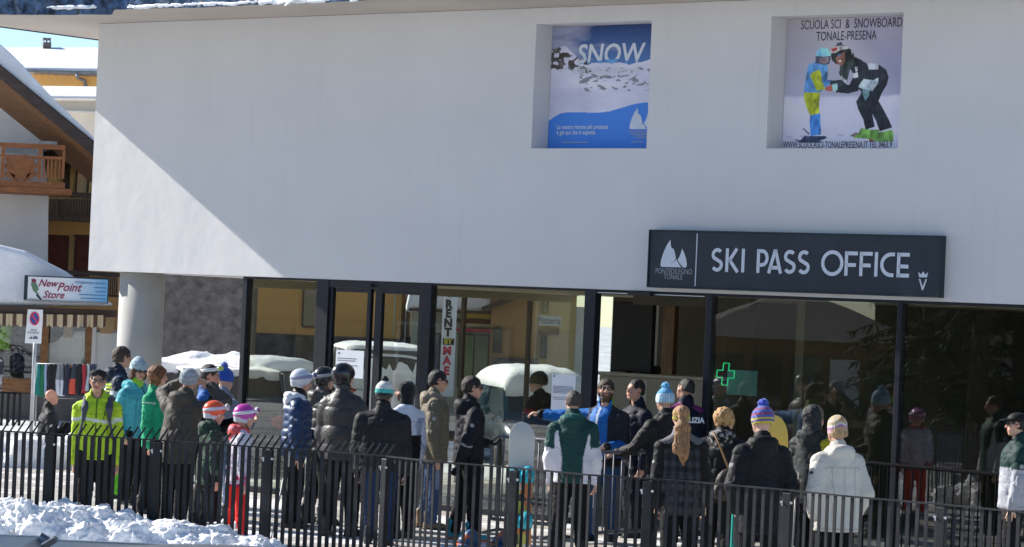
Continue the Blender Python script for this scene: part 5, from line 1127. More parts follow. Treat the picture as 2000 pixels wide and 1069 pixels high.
def head_cols(V, tags, T, s, skin, brow, beard=None, lip=None):
    Rm, c = T; q = (V - c) @ Rm / s; C_ = np.tile(np.array(skin), (len(V), 1)); hd = np.linalg.norm(q, axis=1) < .16
    sk = np.array(skin); rd = np.array([skin[0] * 1.05, skin[1] * .80, skin[2] * .75])
    ch = hd & (np.abs(np.abs(q[:, 0]) - .042) < .022) & (np.abs(q[:, 2] + .03) < .024) & (q[:, 1] > .02); C_[ch] = sk * .4 + rd * .6
    C_[(tags == 'nose') & hd] = sk * .5 + rd * .5; C_[(tags == 'ear')] = sk * .5 + rd * .5
    li = np.array(lip) if lip else np.array([skin[0] * .75, skin[1] * .50, skin[2] * .5])
    C_[(tags == 'lip') & (np.abs(q[:, 0]) < .026)] = li
    if beard is not None:
        b_ = hd & (q[:, 2] < -.030 - .25 * np.clip(.055 - np.abs(q[:, 0]), 0, 1) * 0) & (q[:, 1] > -.035) & ~((np.abs(q[:, 0]) < .020) & (np.abs(q[:, 2] + .065) < .010)) & ((np.abs(q[:, 0]) > .030) | (q[:, 2] < -.045)) & (q[:, 2] > -.135)
        C_[b_] = np.array(beard)
    br = hd & (np.abs(np.abs(q[:, 0]) - .032) < .020) & (np.abs(q[:, 2] - .0225) < .0065) & (q[:, 1] > .06); C_[br] = np.array(brow)
    ey = hd & (tags == 'eye') & (q[:, 1] > .075); C_[ey] = (.42, .36, .33)
    ir = hd & (np.abs(np.abs(q[:, 0]) - .032) < .0085) & (np.abs(q[:, 2] - .001) < .009) & (q[:, 1] > .076); C_[ir] = (.03, .02, .015)
    return C_
def folds(V, N_, amp, f=7.0, seed=0.0, rid=1.0):
    p = V * f * np.array([1, 1, .75]) + seed * 3.7; a = 1 - 2 * np.abs(fbm(p, 3)) * 1.6
    q = (V + .03 * np.stack([vnoise(V * 6 + 31), vnoise(V * 6 + 57), vnoise(V * 6 + 83)], -1)) * f * np.array([1.5, 1.5, 2.6]) + seed * 1.9
    cr = np.clip(1 - 6 * np.abs(vnoise(q)), 0, 1)
    return V + N_ * (amp * (a * rid * .42 + .35 * fbm(p * 2.6, 3) - .95 * cr))[:, None]
SHOE = {}
def shoe_mesh(style, c_, c2, s):
    key = (style, c_, c2, round(s, 2))
    if key in SHOE: return SHOE[key]
    bt = style != 'shoe'; w_ = .050 if style == 'ski' else .044
    pr = [rc((0, -.055, .045), (0, .120, .038), .046, .040, (w_ / .046, 1, 1), tg='up'), rc((0, -.035, .06), (0, -.045, .29 if style == 'ski' else .19 if bt else .11), .055, .058 if style == 'ski' else .05, (.9, 1.05, 1), tg='shaft'), rc((0, -.07, .014), (0, .15, .014), .046, .044, (1, 1, .38), tg='sole', k=.006)]
    for q in pr: q['a'] *= s; q['b'] *= s; q['ra'] *= s; q['rb'] *= s
    V, Fc = sdf_mesh(pr, .010, .02); tg_, t = vtags(V, pr); V = folds(V, vnormals(V, Fc), .003, 20); V[:, 2] = np.maximum(V[:, 2], .004)
    C_ = np.where((tg_ == 'sole')[:, None], np.array(c2)[None], np.array(c_)[None])
    if style == 'ski': C_[(tg_ == 'shaft') & (np.abs(V[:, 2] / s - .2) < .02)] = np.array(c2)
    o = np_obj('boot' if bt else 'shoe', V, Fc, m_shoe, None, C_); SHOE[key] = o.data; bpy.data.objects.remove(o); return SHOE[key]
def mat4(Rm, c, s=1.0):
    m = Matrix.Identity(4)
    for i in range(3):
        for j in range(3): m[i][j] = float(Rm[i, j]) * s
        m[i][3] = float(c[i])
    return m
def headpiece(name, prims, par, M4, mat, colf, h=.009, k=.02, fold=0.0, ff=14, clipf=None, noise=None):
    V, Fc = sdf_mesh(prims, h, k, noise); tg_, t = vtags(V, prims)
    if fold: V = folds(V, vnormals(V, Fc), fold, ff, 1.3)
    o = np_obj(name, V, Fc, mat, par, colf(V, tg_, t)); o.matrix_local = M4; return o
def ctile(c_): return lambda V, tg_, t: np.tile(np.array(c_, float), (len(V), 1))
HB = dict(c=(0, -.012, .032), r=(.074, .094, .086))
def cap(inf, zlo, front=None, tg='cap', dz=0.0, dy=0.0):
    """shell round the cranium, open below zlo"""
    c = (0, HB['c'][1] + dy, HB['c'][2] + dz); r_ = tuple(x + inf for x in HB['r'])
    return [ell(c, r_, tg=tg), clipz(zlo)]
def hair_short(par, M4, c_, inf=.014, bald=False, fringe=.050, sides=-.035, fold=.006):
    pr = [ell((0, -.018, .030), (.074 + inf, .092 + inf, .088 + inf), tg='h'), ell((0, -.045, -.02), (.070 + inf * .7, .062 + inf, .060), tg='h'),
          ell((0, .105, -.035), (.10, .075, .045 + fringe), op='sub', tg='x', k=.012), ell((0, .01, -.11), (.12, .16, .075 + sides + .035), op='sub', tg='x', k=.01), ell((0, .075, -.062), (.13, .082, .080), op='sub', tg='x', k=.012),
          ell((-.085, .015, -.010), (.03, .022, .045), op='sub', k=.008), ell((.085, .015, -.010), (.03, .022, .045), op='sub', k=.008)]
    return headpiece('hair', pr, par, M4, m_hair, lambda V, t_, t: np.array(c_)[None] * (1 + .35 * fbm(V * np.array([90, 90, 22]), 2))[:, None], .008, .02, fold * .7, 24)
def hair_long(par, M4, c_, length=.20, wav=.012, vol=.022, back=True, pony=False):
    pr = [ell((0, -.020, .030), (.076 + vol, .094 + vol * .8, .090 + vol * .6), tg='h'), ell((0, .115, -.045), (.072, .085, .085), op='sub', k=.015, tg='x')]
    if pony:
        pr += [rc((0, -.105, .080), (0, -.140, .065), .026, .034, tg='p'), rc((0, -.140, .065), (.005, -.165, -.10), .036, .050, (1, .7, 1), tg='p'), rc((.005, -.165, -.10), (-.018, -.185, -.30), .052, .050, (1.25, .6, 1), tg='p'), rc((-.018, -.185, -.30), (.010, -.175, -.47), .046, .010, (1.2, .6, 1), tg='p'), rc((.02, -.170, -.12), (.045, -.180, -.40), .036, .010, (1.1, .6, 1), tg='p'), rc((-.02, -.170, -.12), (-.07, -.175, -.34), .036, .010, (1.1, .6, 1), tg='p')]
    else:
        for x, y, l_ in ((-.072, .000, length), (.072, .000, length), (-.060, -.055, length * 1.1), (.060, -.055, length * 1.1), (0, -.085, length * 1.15), (-.078, .028, length * .75), (.078, .028, length * .75)):
            pr.append(rc((x, y, .0), (x * 1.12, y - .01, -l_), .034, .022, (1, .8, 1), tg='l'))
    return headpiece('hair', pr, par, M4, m_hair, lambda V, t_, t: np.array(c_)[None] * (1 + .55 * fbm(V * np.array([70, 70, 9]), 3))[:, None], .009, .03, wav, 16)
def beanie(par, M4, colf, pom=None, inf=.020, zlo=.012, tall=.03, cuff=True, pomr=.042):
    pr = [ell((0, -.018, .038), (.074 + inf, .094 + inf, .088 + inf), tg='b'), ell((0, -.030, .080), (.062 + inf * .6, .074 + inf * .6, .058 + tall), tg='b'), clipz(zlo)]
    if cuff: pr.insert(2, rc((0, -.014, .022), (0, -.016, .052), .096, .096, (.93, 1.12, 1), tg='cuff')); 
    V, Fc = sdf_mesh(pr, .009, .025); tg_, t = vtags(V, pr); a = np.arctan2(V[:, 0], V[:, 1] + .02); N_ = vnormals(V, Fc); V = V + N_ * (.0035 * np.sin(a * 34) * (V[:, 2] < .13) + .003 * fbm(V * 30, 2))[:, None]
    o = np_obj('beanie', V, Fc, m_knit, par, colf(V, tg_)); o.matrix_local = M4
    if pom is not None:
        V, Fc = sdf_mesh([ell((0, -.035, .155 + tall * .72), (pomr,) * 3)], .008, .01, noise=lambda q: .014 * vnoise(q * 75) + .006 * vnoise(q * 140))
        p_ = np_obj('pompom', V, Fc, m_knit, o, np.array(pom)[None] * (1 + .5 * vnoise(V * 60))[:, None])
    return o
def helmet(par, M4, c_, strap=(.03, .03, .03), gog=None, band=None, trim=None):
    pr = [ell((0, -.014, .040), (.110, .132, .114), tg='s'), rc((0, -.05, -.01), (0, -.05, -.03), .088, .080, (1.05, 1, 1), tg='s'), rc((-.092, -.012, .0), (-.086, -.010, -.055), .030, .026, (.55, 1.25, 1), tg='ear'), rc((.092, -.012, .0), (.086, -.010, -.055), .030, .026, (.55, 1.25, 1), tg='ear'),
          ell((0, .135, -.04), (.088, .090, .080), op='sub', k=.01), ell((0, -.01, -.125), (.14, .16, .072), op='sub', k=.012), ell((0, .01, -.03), (.076, .097, .10), op='sub', k=.006)]
    def cf(V, t_, t):
        C_ = np.tile(np.array(c_, float), (len(V), 1)); C_[(t_ == 'ear') & (V[:, 2] < -.02)] = np.array(trim if trim else (.02, .02, .022)); 
        rim = (V[:, 2] < -.004) & (t_ == 's'); C_[rim] = np.array(trim if trim else c_) ; return C_
    V, Fc = sdf_mesh(pr, .009, .012); tg_, t = vtags(V, pr)
    o = np_obj('helmet', V, Fc, m_hard, par, cf(V, tg_, t)); o.matrix_local = M4
    mb_ = MB()
    for x in (-.035, 0, .035): mb_.bar((x, -.06, .147 - abs(x) * .3), (x, .03, .150 - abs(x) * .3), .010, .006, up=(0, 0, 1))
    mb_.build('vents', m_trim, o)
    if gog: goggles(o, None, gog, band or (.7, .7, .72))
    for s_ in (-1, 1):
        mb_ = MB(); mb_.tube([(s_ * .088, .0, -.06), (s_ * .062, .035, -.105), (0, .055, -.125)], .006, 6); mb_.build('chin_strap', m_trim, o)
    return o
def goggles(par, M4, lens, band, z=.055, on='helmet'):
    g = .006 if on == 'helmet' else -.018
    mb_ = MB(); mb_.lathe([(.118 + g, -.018), (.123 + g, -.016), (.123 + g, .016), (.118 + g, .018)], (0, 0, 0), 40); o = mb_.build('goggle_strap', M('strap_%.2f_%.2f_%.2f' % band, band, .8, .1, 20, .2, 80), par, smooth=True)
    o.matrix_local = (M4 if M4 is not None else Matrix.Identity(4)) @ Matrix.Translation((0, -.008, z)) @ Matrix.Rotation(R(14), 4, 'X') @ Matrix.Diagonal((.93, 1.09, 1, 1))
    pr = [ell((0, .115 + g, .006), (.085, .036, .042), tg='f'), ell((0, .04, .0), (.10, .085, .09), op='sub', k=.006)]
    V, Fc = sdf_mesh(pr, .008, .01); C_ = np.where(((np.abs(V[:, 2] - .006) < .026) & (V[:, 1] > .118 + g))[:, None], np.array(lens)[None], np.array((.6, .6, .62) if lens != (.02, .02, .025) else (.05, .05, .05))[None])
    l_ = np_obj('goggle_frame', V, Fc, m_hard, o, C_); return o
def glasses(par, M4, dark=False):
    mb_ = MB()
    for s_ in (-1, 1):
        ring = [(s_ * .034 + .024 * math.cos(2 * math.pi * k / 16), .100 - .004 * abs(math.cos(2 * math.pi * k / 16)), .0 + .017 * math.sin(2 * math.pi * k / 16)) for k in range(16)]
        mb_.tube(ring, .0026 if not dark else .0035, 6, closed=True); mb_.tube([(s_ * .058, .098, .006), (s_ * .084, .05, .008), (s_ * .084, -.02, .0)], .0024 if not dark else .004, 6)
    mb_.tube([(-.011, .102, .003), (0, .110, .006), (.011, .102, .003)], .0024, 6); o = mb_.build('sunglasses' if dark else 'glasses', m_trim, par); o.matrix_local = M4
    if dark:
        ln = MB()
        for s_ in (-1, 1): ln.sphere((s_ * .034, .099, 0), (.024, .005, .018), 14, 8)
        ln.build('lens', m_lens, o, smooth=True)
    return o
PLOG = []
def person(label, px, py, H, yaw, jacket, trousers, ra='down', la='down', head_yaw=0, head_pitch=0, lean=0, hat=None, hair=None, face=None, puff=1.0, hem=.47, quilt=0, hood=None, collar=True, shoes=('boot', (.03, .03, .03), (.02, .02, .02)), skin=SKIN, brow=(.05, .035, .03), beard=None, sex='m', gloves=None, pose='stand', hat_h=0.0, jmat=None, step=0.0, feet=.0, jcol=None, tcol=None, wide=1.07, vox=.0095, child=False, fold=1.0, tbag=1.0, depth=None, twist=0, loc=None, squat=0.0):
    """one person: continuous body with face and hands, clothing as children. yaw: 0 looks away from the camera, 180 towards it, -90 to the right of the picture, 90 to the left"""
    hz = 610 + .0436 * (px - 1000); Ht = H + hat_h - squat * H
    d = depth or 6000 * (CAMZ - Ht) / (py - hz)
    if loc is None:
        q = pt(px, py, d); loc = (q.x, q.y, 0)
    q = Vector(loc); PLOG.append((label, px, round(loc[1], 2), round(hz + CAMZ * 6000 / loc[1]), round(WALLD - q.dot(EY), 2)))
    rg_ = random.Random(px); lean = lean + rg_.uniform(-1, 3); step = step + rg_.uniform(-.03, .045); feet = feet + rg_.uniform(0, .018); head_pitch += rg_.uniform(-4, 3)
    t = thing('person', label, 'person', loc, R(yaw))
    s = H / 1.78; HS = (H * .133 / .2367) if not child else (H * .150 / .2367)
    U0_ = np.array([0, 0, .52 * H]); sw = R(rg_.gauss(0, 1.6)); La = np.array([[math.cos(sw), 0, math.sin(sw)], [0, 1, 0], [-math.sin(sw), 0, math.cos(sw)]]) @ Rx(-R(lean)); Tw = Rz(R(twist))
    drop = np.array([0, 0, -squat * H])
    def U(*a): return La @ (Tw @ (np.array(a, float) * H - U0_)) + U0_ + drop
    def D(v): return La @ Tw @ norm(v)
    hc = np.array([0, .012 * H, (1 - .133 / 2) * H if not child else (1 - .15 / 2) * H]); hc = U(0, .010, .845) + La @ np.array([0, .004 * H, hc[2] - .845 * H])
    tl = R(rg_.gauss(0, 3)); HR = La @ Rz(R(head_yaw)) @ Rx(R(head_pitch)) @ np.array([[math.cos(tl), 0, math.sin(tl)], [0, 1, 0], [-math.sin(tl), 0, math.cos(tl)]]); T = (HR, hc); HM = mat4(HR, hc, HS)
    # joints
    J = {}
    for sd_, nm, pre in ((1, 'R', ra), (-1, 'L', la)):
        sh = U(sd_ * .100 * wide, -.004, .768); ad = ARMS[pre] if isinstance(pre, str) else pre
        m = np.array([sd_, 1, 1.]); u_, f_, h_, n_ = [D(np.array(x) * m) for x in ad]
        el = sh + u_ * .172 * H; wr = el + f_ * .148 * H; J[nm] = (sh, el, wr, h_, n_, sd_)
        st_ = step * sd_
        hp_ = np.array([sd_ * .050 * H, 0, .51 * H]) + drop; kn = np.array([sd_ * (.055 + feet * .5) * H, (.012 + st_ * .5) * H, .285 * H]); an = np.array([sd_ * (.058 + feet) * H, (-.012 + st_) * H, .045 * H])
        if squat: kn = np.array([sd_ * .085 * H, .19 * H, .33 * H - .15 * squat * H]); an = np.array([sd_ * .07 * H, .03 * H, .045 * H])
        J[nm + 'l'] = (hp_, kn, an)
    neck = U(0, .0, .835)
    # body
    pr = head_prims(T, HS, sex, child)
    pr += [rc(hc + HR @ np.array([0, -.018, -.075]) * HS, neck, .050 * HS, .056 * HS, tg='neck', k=.02), rc(U(-.06, -.01, .79), U(.06, -.01, .79), .042 * s * 1.0, tg='torso', k=.03), rc(U(0, 0, .60), U(0, 0, .74), .10 * s, .12 * s, (1, .6, 1), tg='torso', k=.04), rc(U(0, 0, .52), U(0, 0, .6), .105 * s, .10 * s, (1, .65, 1), tg='torso', k=.04)]
    for nm in 'RL':
        sh, el, wr, h_, n_, sd_ = J[nm]; pr += [rc(sh, el, .042 * s, .034 * s, tg='arm'), rc(el, wr, .034 * s, .024 * s, tg='arm')]
        if not gloves: pr += hand_prims(wr, h_, n_, sd_, s)
        else: pr += [rc(wr, wr + norm(h_) * .05 * s, .02 * s, tg='arm')]
        hp_, kn, an = J[nm + 'l']; pr += [rc(hp_, kn, .072 * s, .050 * s, tg='leg'), rc(kn, an, .046 * s, .033 * s, tg='leg'), rc(an, an + np.array([0, .09, -.045]) * s, .030 * s, .022 * s, tg='leg')]
    V, Fc = sdf_mesh(pr, vox, .022); tg_, tt = vtags(V, pr)
    np_obj('body', V, Fc, m_skin, t, head_cols(V, tg_, T, HS, skin, brow, beard))
    # jacket
    b = puff; zh = hem
    pj = [rc(U(0, 0, .56), U(0, .004, .728), .098 * H * b, .106 * H * (b * .5 + .5), (1.0 * wide, .80, 1), tg='torso'), rc(U(0, 0, zh - .03), U(0, 0, .58), .103 * H * b, .097 * H * b, (1.0 * wide, .84, 1), tg='hem')]
    if not squat: pj.append(clipz(zh * H))
    pj += [rc(U(0, -.006, .818), U(k_ * .092 * wide, -.006, .773), .047 * H, .042 * H * (b * .5 + .5), (1, .9, 1), tg='shoulder', k=.03) for k_ in (-1, 1)]
    if collar: pj += [rc(U(0, -.008, .825), U(0, -.002, .860 if collar is True else collar - .006), .049 * H, .047 * H, (1, 1, 1), tg='collar', k=.02)]
    if hood == 'down': pj += [rc(U(-.040, -.056, .828), U(.040, -.056, .828), .034 * H, .034 * H, (1, .85, 1), tg='hood', k=.03), rc(U(0, -.075, .815), U(0, -.080, .785), .050 * H, .030 * H, (1.1, .55, 1), tg='hood', k=.03), rc(U(-.054, -.02, .838), U(-.046, .03, .826), .024 * H, .02 * H, tg='hood', k=.02), rc(U(.054, -.02, .838), U(.046, .03, .826), .024 * H, .02 * H, tg='hood', k=.02)]
    for nm in 'RL':
        sh, el, wr, h_, n_, sd_ = J[nm]; pj += [rc(sh, el, .043 * H * (b * .7 + .3), .037 * H * (b * .8 + .2), tg='arm' + nm, k=.035), rc(el, wr - norm(wr - el) * .012 * H, .037 * H * (b * .8 + .2), .029 * H * (b * .8 + .2), tg='fore' + nm, k=.02)]
    if collar: pj += [dict(rc(hc + HR @ np.array([0, .01, -.03]) * HS, neck + np.array([0, .01, .02]), .060 * HS, .036 * H, tg='x', op='sub', k=.012))]
    V, Fc = sdf_mesh(pj, .0125, .04); tg_, tt = vtags(V, pj); N_ = vnormals(V, Fc); seed = px * .013
    if quilt:
        ph_ = V[:, 2] / quilt; arm_ = np.char.startswith(tg_.astype(str), 'arm') | np.char.startswith(tg_.astype(str), 'fore')
        ph_ = np.where(arm_, tt * .155 * H / quilt + (np.char.startswith(tg_.astype(str), 'fore')) * .5, ph_)
        V = V + N_ * ((np.abs(np.sin(ph_ * math.pi)) ** .6 - .75) * .016)[:, None]; V = folds(V, N_, .004, 13, seed)
    else: 
        lo_ = np.where(np.char.startswith(tg_.astype(str), 'fore') | np.char.startswith(tg_.astype(str), 'arm'), 1.25, 1.0); V2 = folds(V, N_, .0105, 6.0, seed); V = V + (V2 - V) * lo_[:, None] * fold
    L_ = V / H
    C_ = jcol(L_, tg_, tt, V) if jcol else np.tile(np.array(jacket, float), (len(V), 1))
    s1_ = tg_.astype(str)
    if rg_.random() < .6 and not child:                             # woven badge on the sleeve, logo at the nape
        for nm in 'RL':
            sd2 = 1 if nm == 'R' else -1; mk = np.char.startswith(s1_, 'arm' + nm) & (np.abs(tt - .45) < .055) & (np.abs(V[:, 1] - np.median(V[np.char.startswith(s1_, 'arm' + nm)][:, 1])) < .022) & (sd2 * (V[:, 0] - np.median(V[np.char.startswith(s1_, 'arm' + nm)][:, 0])) > .02)
            C_ = C_.copy(); C_[mk] = C_[mk] * .2 + np.array((.42, .43, .45)) * .8 if C_.mean() < .3 else np.array((.03, .03, .04))
    if not quilt:                                                   # sewn seams: yoke, side panels, cuffs, hem, sleeve
        s_ = tg_.astype(str); tor = (s_ == 'torso') | (s_ == 'hem'); wob = .004 * vnoise(V * 9)
        sm = (tor & (np.abs(L_[:, 2] - .742 + wob) < .0038)) | (tor & (np.abs(np.abs(L_[:, 0]) - .066 + wob) < .0036) & (L_[:, 2] < .742)) | (np.char.startswith(s_, 'fore') & (np.abs(tt - .86) < .012)) | ((s_ == 'hem') & (np.abs(L_[:, 2] - zh - .016) < .002)) | (np.char.startswith(s_, 'arm') & (np.abs(tt - .04) < .014))
        C_ = C_.copy(); C_[sm] *= .70
    np_obj('jacket', V, Fc, jmat or (m_puffer if quilt else m_shell), t, C_)
    # trousers
    pp = [rc(np.array([-.034 * H, 0, .505 * H]) + drop, np.array([.034 * H, 0, .505 * H]) + drop, .078 * H, .078 * H, (1, .9, 1), tg='seat')]
    for nm in 'RL':
        hp_, kn, an = J[nm + 'l']; pp += [rc(hp_ + np.array([0, 0, -.02 * H]), kn, .064 * H * tbag, .047 * H * tbag, tg='thigh', k=.015), rc(kn, an + np.array([0, 0, .012 * H]), .047 * H * tbag, .040 * H * tbag, tg='shin', k=.02)]
    V, Fc = sdf_mesh(pp, .0135, .02); tg_, tt = vtags(V, pp); N_ = vnormals(V, Fc); V = folds(V, N_, .010, 6.5, seed + 2); V[:, 2] = np.maximum(V[:, 2], .02)
    np_obj('trousers', V, Fc, m_trous, t, tcol(V / H, tg_, V) if tcol else np.tile(np.array(trousers, float), (len(V), 1)))
    me = shoe_mesh(shoes[0], shoes[1], shoes[2], s)
    for nm in 'RL':
        an = J[nm + 'l'][2]; o = bpy.data.objects.new('boot' if shoes[0] != 'shoe' else 'shoe', me); link(o, t); o.location = (an[0], an[1] + .012, 0); o.rotation_euler = (0, 0, -R(10) * J[nm][5])
    if gloves:
        for nm in 'RL':
            sh, el, wr, h_, n_, sd_ = J[nm]; gp = hand_prims(wr, h_, n_, sd_, s * 1.05, 'g', .006) + [rc(wr - norm(h_) * .03 * s, wr + norm(h_) * .02 * s, .037 * s, .034 * s, tg='cuff')]
            V, Fc = sdf_mesh(gp, .009, .012); np_obj('glove', V, Fc, m_shell, t, np.tile(np.array(gloves, float), (len(V), 1)))
    if hair: hair(t, HM)
    if hat: hat(t, HM)
    if face: face(t, HM)
    t['_J'] = 0; del t['_J']
    return t, dict(J=J, U=U, H=H, HM=HM, HR=HR, hc=hc, HS=HS, loc=loc)
PATCH = []
def stripe(C_, m, c_): C_[m] = np.array(c_, float)
def col_fn(base, *rules):
    """colour blocking: rules are (mask function of position / tag / raw position, colour)"""
    def f(L_, tg_, tt=None, V=None):
        C_ = np.tile(np.array(base, float), (len(L_), 1)); s_ = tg_.astype(str)
        for fn, c_ in rules: C_[fn(L_, s_, tt)] = np.array(c_, float)
        return C_
    return f
def tcol_fn(base, *rules):
    f = col_fn(base, *rules); return lambda L_, tg_, V: f(L_, tg_, None)
BLK = (.007, .007, .0085); DGR = (.02, .02, .022)
zipf = lambda L_, s_, t: (np.abs(L_[:, 0]) < .0045) & (L_[:, 1] > .02) & (L_[:, 2] < .86) & ((s_ == 'torso') | (s_ == 'hem') | (s_ == 'collar') | (s_ == 'shoulder'))
arm = lambda s_: np.char.startswith(s_, 'arm') | np.char.startswith(s_, 'fore')
def wm(par, P_, pts, r_, mat, name, n=6): m_ = MB(); m_.tube(pts, r_, n); return m_.build(name, mat, par, smooth=True)
# -- 1 lime man
LIME = (.42, .62, .03)
def headband(par, M4, c_=(.012, .012, .014), z=.075, h=.022, lens=None):
    m_ = MB(); m_.lathe([(.096, -h), (.099, -h * .9), (.096, h * .9), (.092, h)], (0, 0, 0), 36); o = m_.build('headband', M('hb_%.2f_%.2f_%.2f' % tuple(c_), c_, .85, .15, 20, .3, 80), par, smooth=True)
    o.matrix_local = M4 @ Matrix.Translation((0, -.012, z)) @ Matrix.Rotation(R(12), 4, 'X') @ Matrix.Diagonal((.86, 1.08, 1, 1)); return o
lime, LJ = person('man in a lime yellow ski jacket and glasses facing the camera', 195, 722, 1.735, 183, LIME, BLK, 'down', 'hang', 4, 2, wide=1.0, puff=1.0, hem=.475, depth=31.2, hood='down', hair=lambda p, m: hair_short(p, m, (.015, .013, .012), .008, fringe=.040), face=lambda p, m: (glasses(p, m), headband(p, m)), skin=(0.50, 0.29, 0.20),
  jcol=col_fn(LIME, (zipf, (.02, .04, .01)), (lambda L_, s_, t: (np.abs(L_[:, 2] - .705 - .12 * L_[:, 0]) < .009) & (L_[:, 1] > .02) & ((s_ == 'torso') | (s_ == 'shoulder')), (.62, .64, .62)), (lambda L_, s_, t: (np.char.startswith(s_, 'arm')) & (np.abs(t - .35) < .07) & (L_[:, 1] > .005), (.62, .66, .6)), (lambda L_, s_, t: (np.abs(L_[:, 0] + .045 + (L_[:, 2] - .735) * .3) < .004) & (np.abs(L_[:, 2] - .735) < .03) & (L_[:, 1] > .03) & (s_ == 'torso'), (.03, .05, .01))))
# -- 2 navy man behind
person('tall dark haired man in a navy jacket with lime back marks, behind the lime jacket', 231, 679, 1.86, -78, (.018, .024, .045), (.14, .50, .03), 'pocket', 'pocket', 8, 0, hood='down', hair=lambda p, m: hair_short(p, m, (.055, .036, .026), .020, fringe=.035, fold=.010), depth=37.8, skin=(0.55, 0.31, 0.22),
  jcol=col_fn((.020, .026, .048), (lambda L_, s_, t: (L_[:, 1] < -.03) & (np.abs(L_[:, 2] - .74) < .035) & (L_[:, 0] > -.09) & (np.sin(L_[:, 2] * 260) > .0) & (s_ == 'torso'), (.45, .62, .04)), (lambda L_, s_, t: np.char.startswith(s_, 'armR') & (np.abs(t - .5) < .12), (.5, .52, .55)), (lambda L_, s_, t: (s_ == 'shoulder'), (.05, .075, .13))))
# -- 3 woman in teal
def gaiter(par, M4, c_):
    pr = [rc((0, -.012, -.115), (0, -.004, -.165), .066, .076, (1, 1.05, 1), tg='g'), rc((0, -.006, -.14), (0, -.004, -.15), .080, .078, tg='g')]
    return headpiece('neck_gaiter', pr, par, M4, m_knit, ctile(c_), .009, .02, .005, 22)
person('woman in a pale teal jacket, sunglasses and grey blue beanie beside the column', 268, 703, 1.72, -128, (.07, .38, .44), BLK, 'pocket', 'front', -14, -2, sex='f', hat=lambda p, m: beanie(p, m, lambda V, t_: np.where((np.sin(V[:, 2] * 150 + 3 * V[:, 0] * 20) > 0)[:, None], np.array((.30, .46, .52))[None], np.array((.48, .55, .58))[None]), None, .024, .010, .045), face=lambda p, m: (glasses(p, m, True), gaiter(p, m, (.28, .62, .04))), hair=lambda p, m: hair_long(p, m, (.10, .05, .03), .10, .008, .006), depth=36.8, hood='down', skin=(0.56, 0.33, 0.23),
  jcol=col_fn((.07, .38, .44), (zipf, (.02, .10, .12)), (lambda L_, s_, t: (s_ == 'shoulder') & (L_[:, 2] > .80), (.16, .47, .50))))
# -- 4 woman in green
GRN = (.012, .33, .15)
person('brown haired woman in a green ski jacket with white piping looking right', 309, 711, 1.70, -108, GRN, BLK, 'hang', 'front', 12, -3, sex='f', hair=lambda p, m: hair_long(p, m, (.20, .085, .035), .09, .016, .030), depth=35.4, collar=.868, skin=(0.60, 0.35, 0.23), hem=.45,
  jcol=col_fn(GRN, (zipf, (.5, .6, .52)), (lambda L_, s_, t: arm(s_) & (np.abs(t - .72) < .018) & np.char.startswith(s_, 'fore'), (.55, .65, .58)), (lambda L_, s_, t: np.char.startswith(s_, 'arm') & (np.abs(t - .10) < .03), (.5, .62, .55)), (lambda L_, s_, t: (np.abs(L_[:, 2] - .765 - .25 * np.abs(L_[:, 0])) < .004) & (s_ == 'torso'), (.55, .66, .6))))
# -- 5 man with raised arms
person('man in a grey brown jacket raising both hands to his head', 352, 731, 1.75, -28, (.070, .063, .052), BLK, 'raised', 'raised', 10, 18, hat=lambda p, m: beanie(p, m, lambda V, t_: np.tile(np.array((.34, .38, .42)), (len(V), 1)) * (1 + .15 * np.sin(V[:, [2]] * 120)), None, .022, .0, .02, cuff=False), hem=.44, puff=1.08, hood='down', depth=32.2, lean=4)
# -- 6 man with goggles on his forehead
person('man with white and lime ski goggles on his forehead in a blue and black jacket', 406, 722, 1.77, -98, (.02, .09, .30), BLK, 'front', 'phone', 0, -4, hair=lambda p, m: hair_short(p, m, (.035, .028, .024), .014), face=lambda p, m: goggles(p, m, (.45, .62, .05), (.62, .64, .68), .065, 'head'), depth=34.0, skin=(0.58, 0.29, 0.20), collar=.872,
  jcol=col_fn((.02, .10, .33), (lambda L_, s_, t: (L_[:, 1] > .035) | (L_[:, 2] < .70), BLK), (zipf, (.6, .6, .62))))
# -- 7 blue pompom
person('person in a pale grey hooded jacket and royal blue pompom beanie', 441, 732, 1.70, -48, (.22, .25, .31), (.10, .14, .22), 'phone', 'front', 0, -8, hat=lambda p, m: beanie(p, m, lambda V, t_: np.tile(np.array((.02, .09, .42)), (len(V), 1)), (.02, .08, .40), .022, -.012, .03, pomr=.040), hood='down', depth=34.6, puff=1.05)
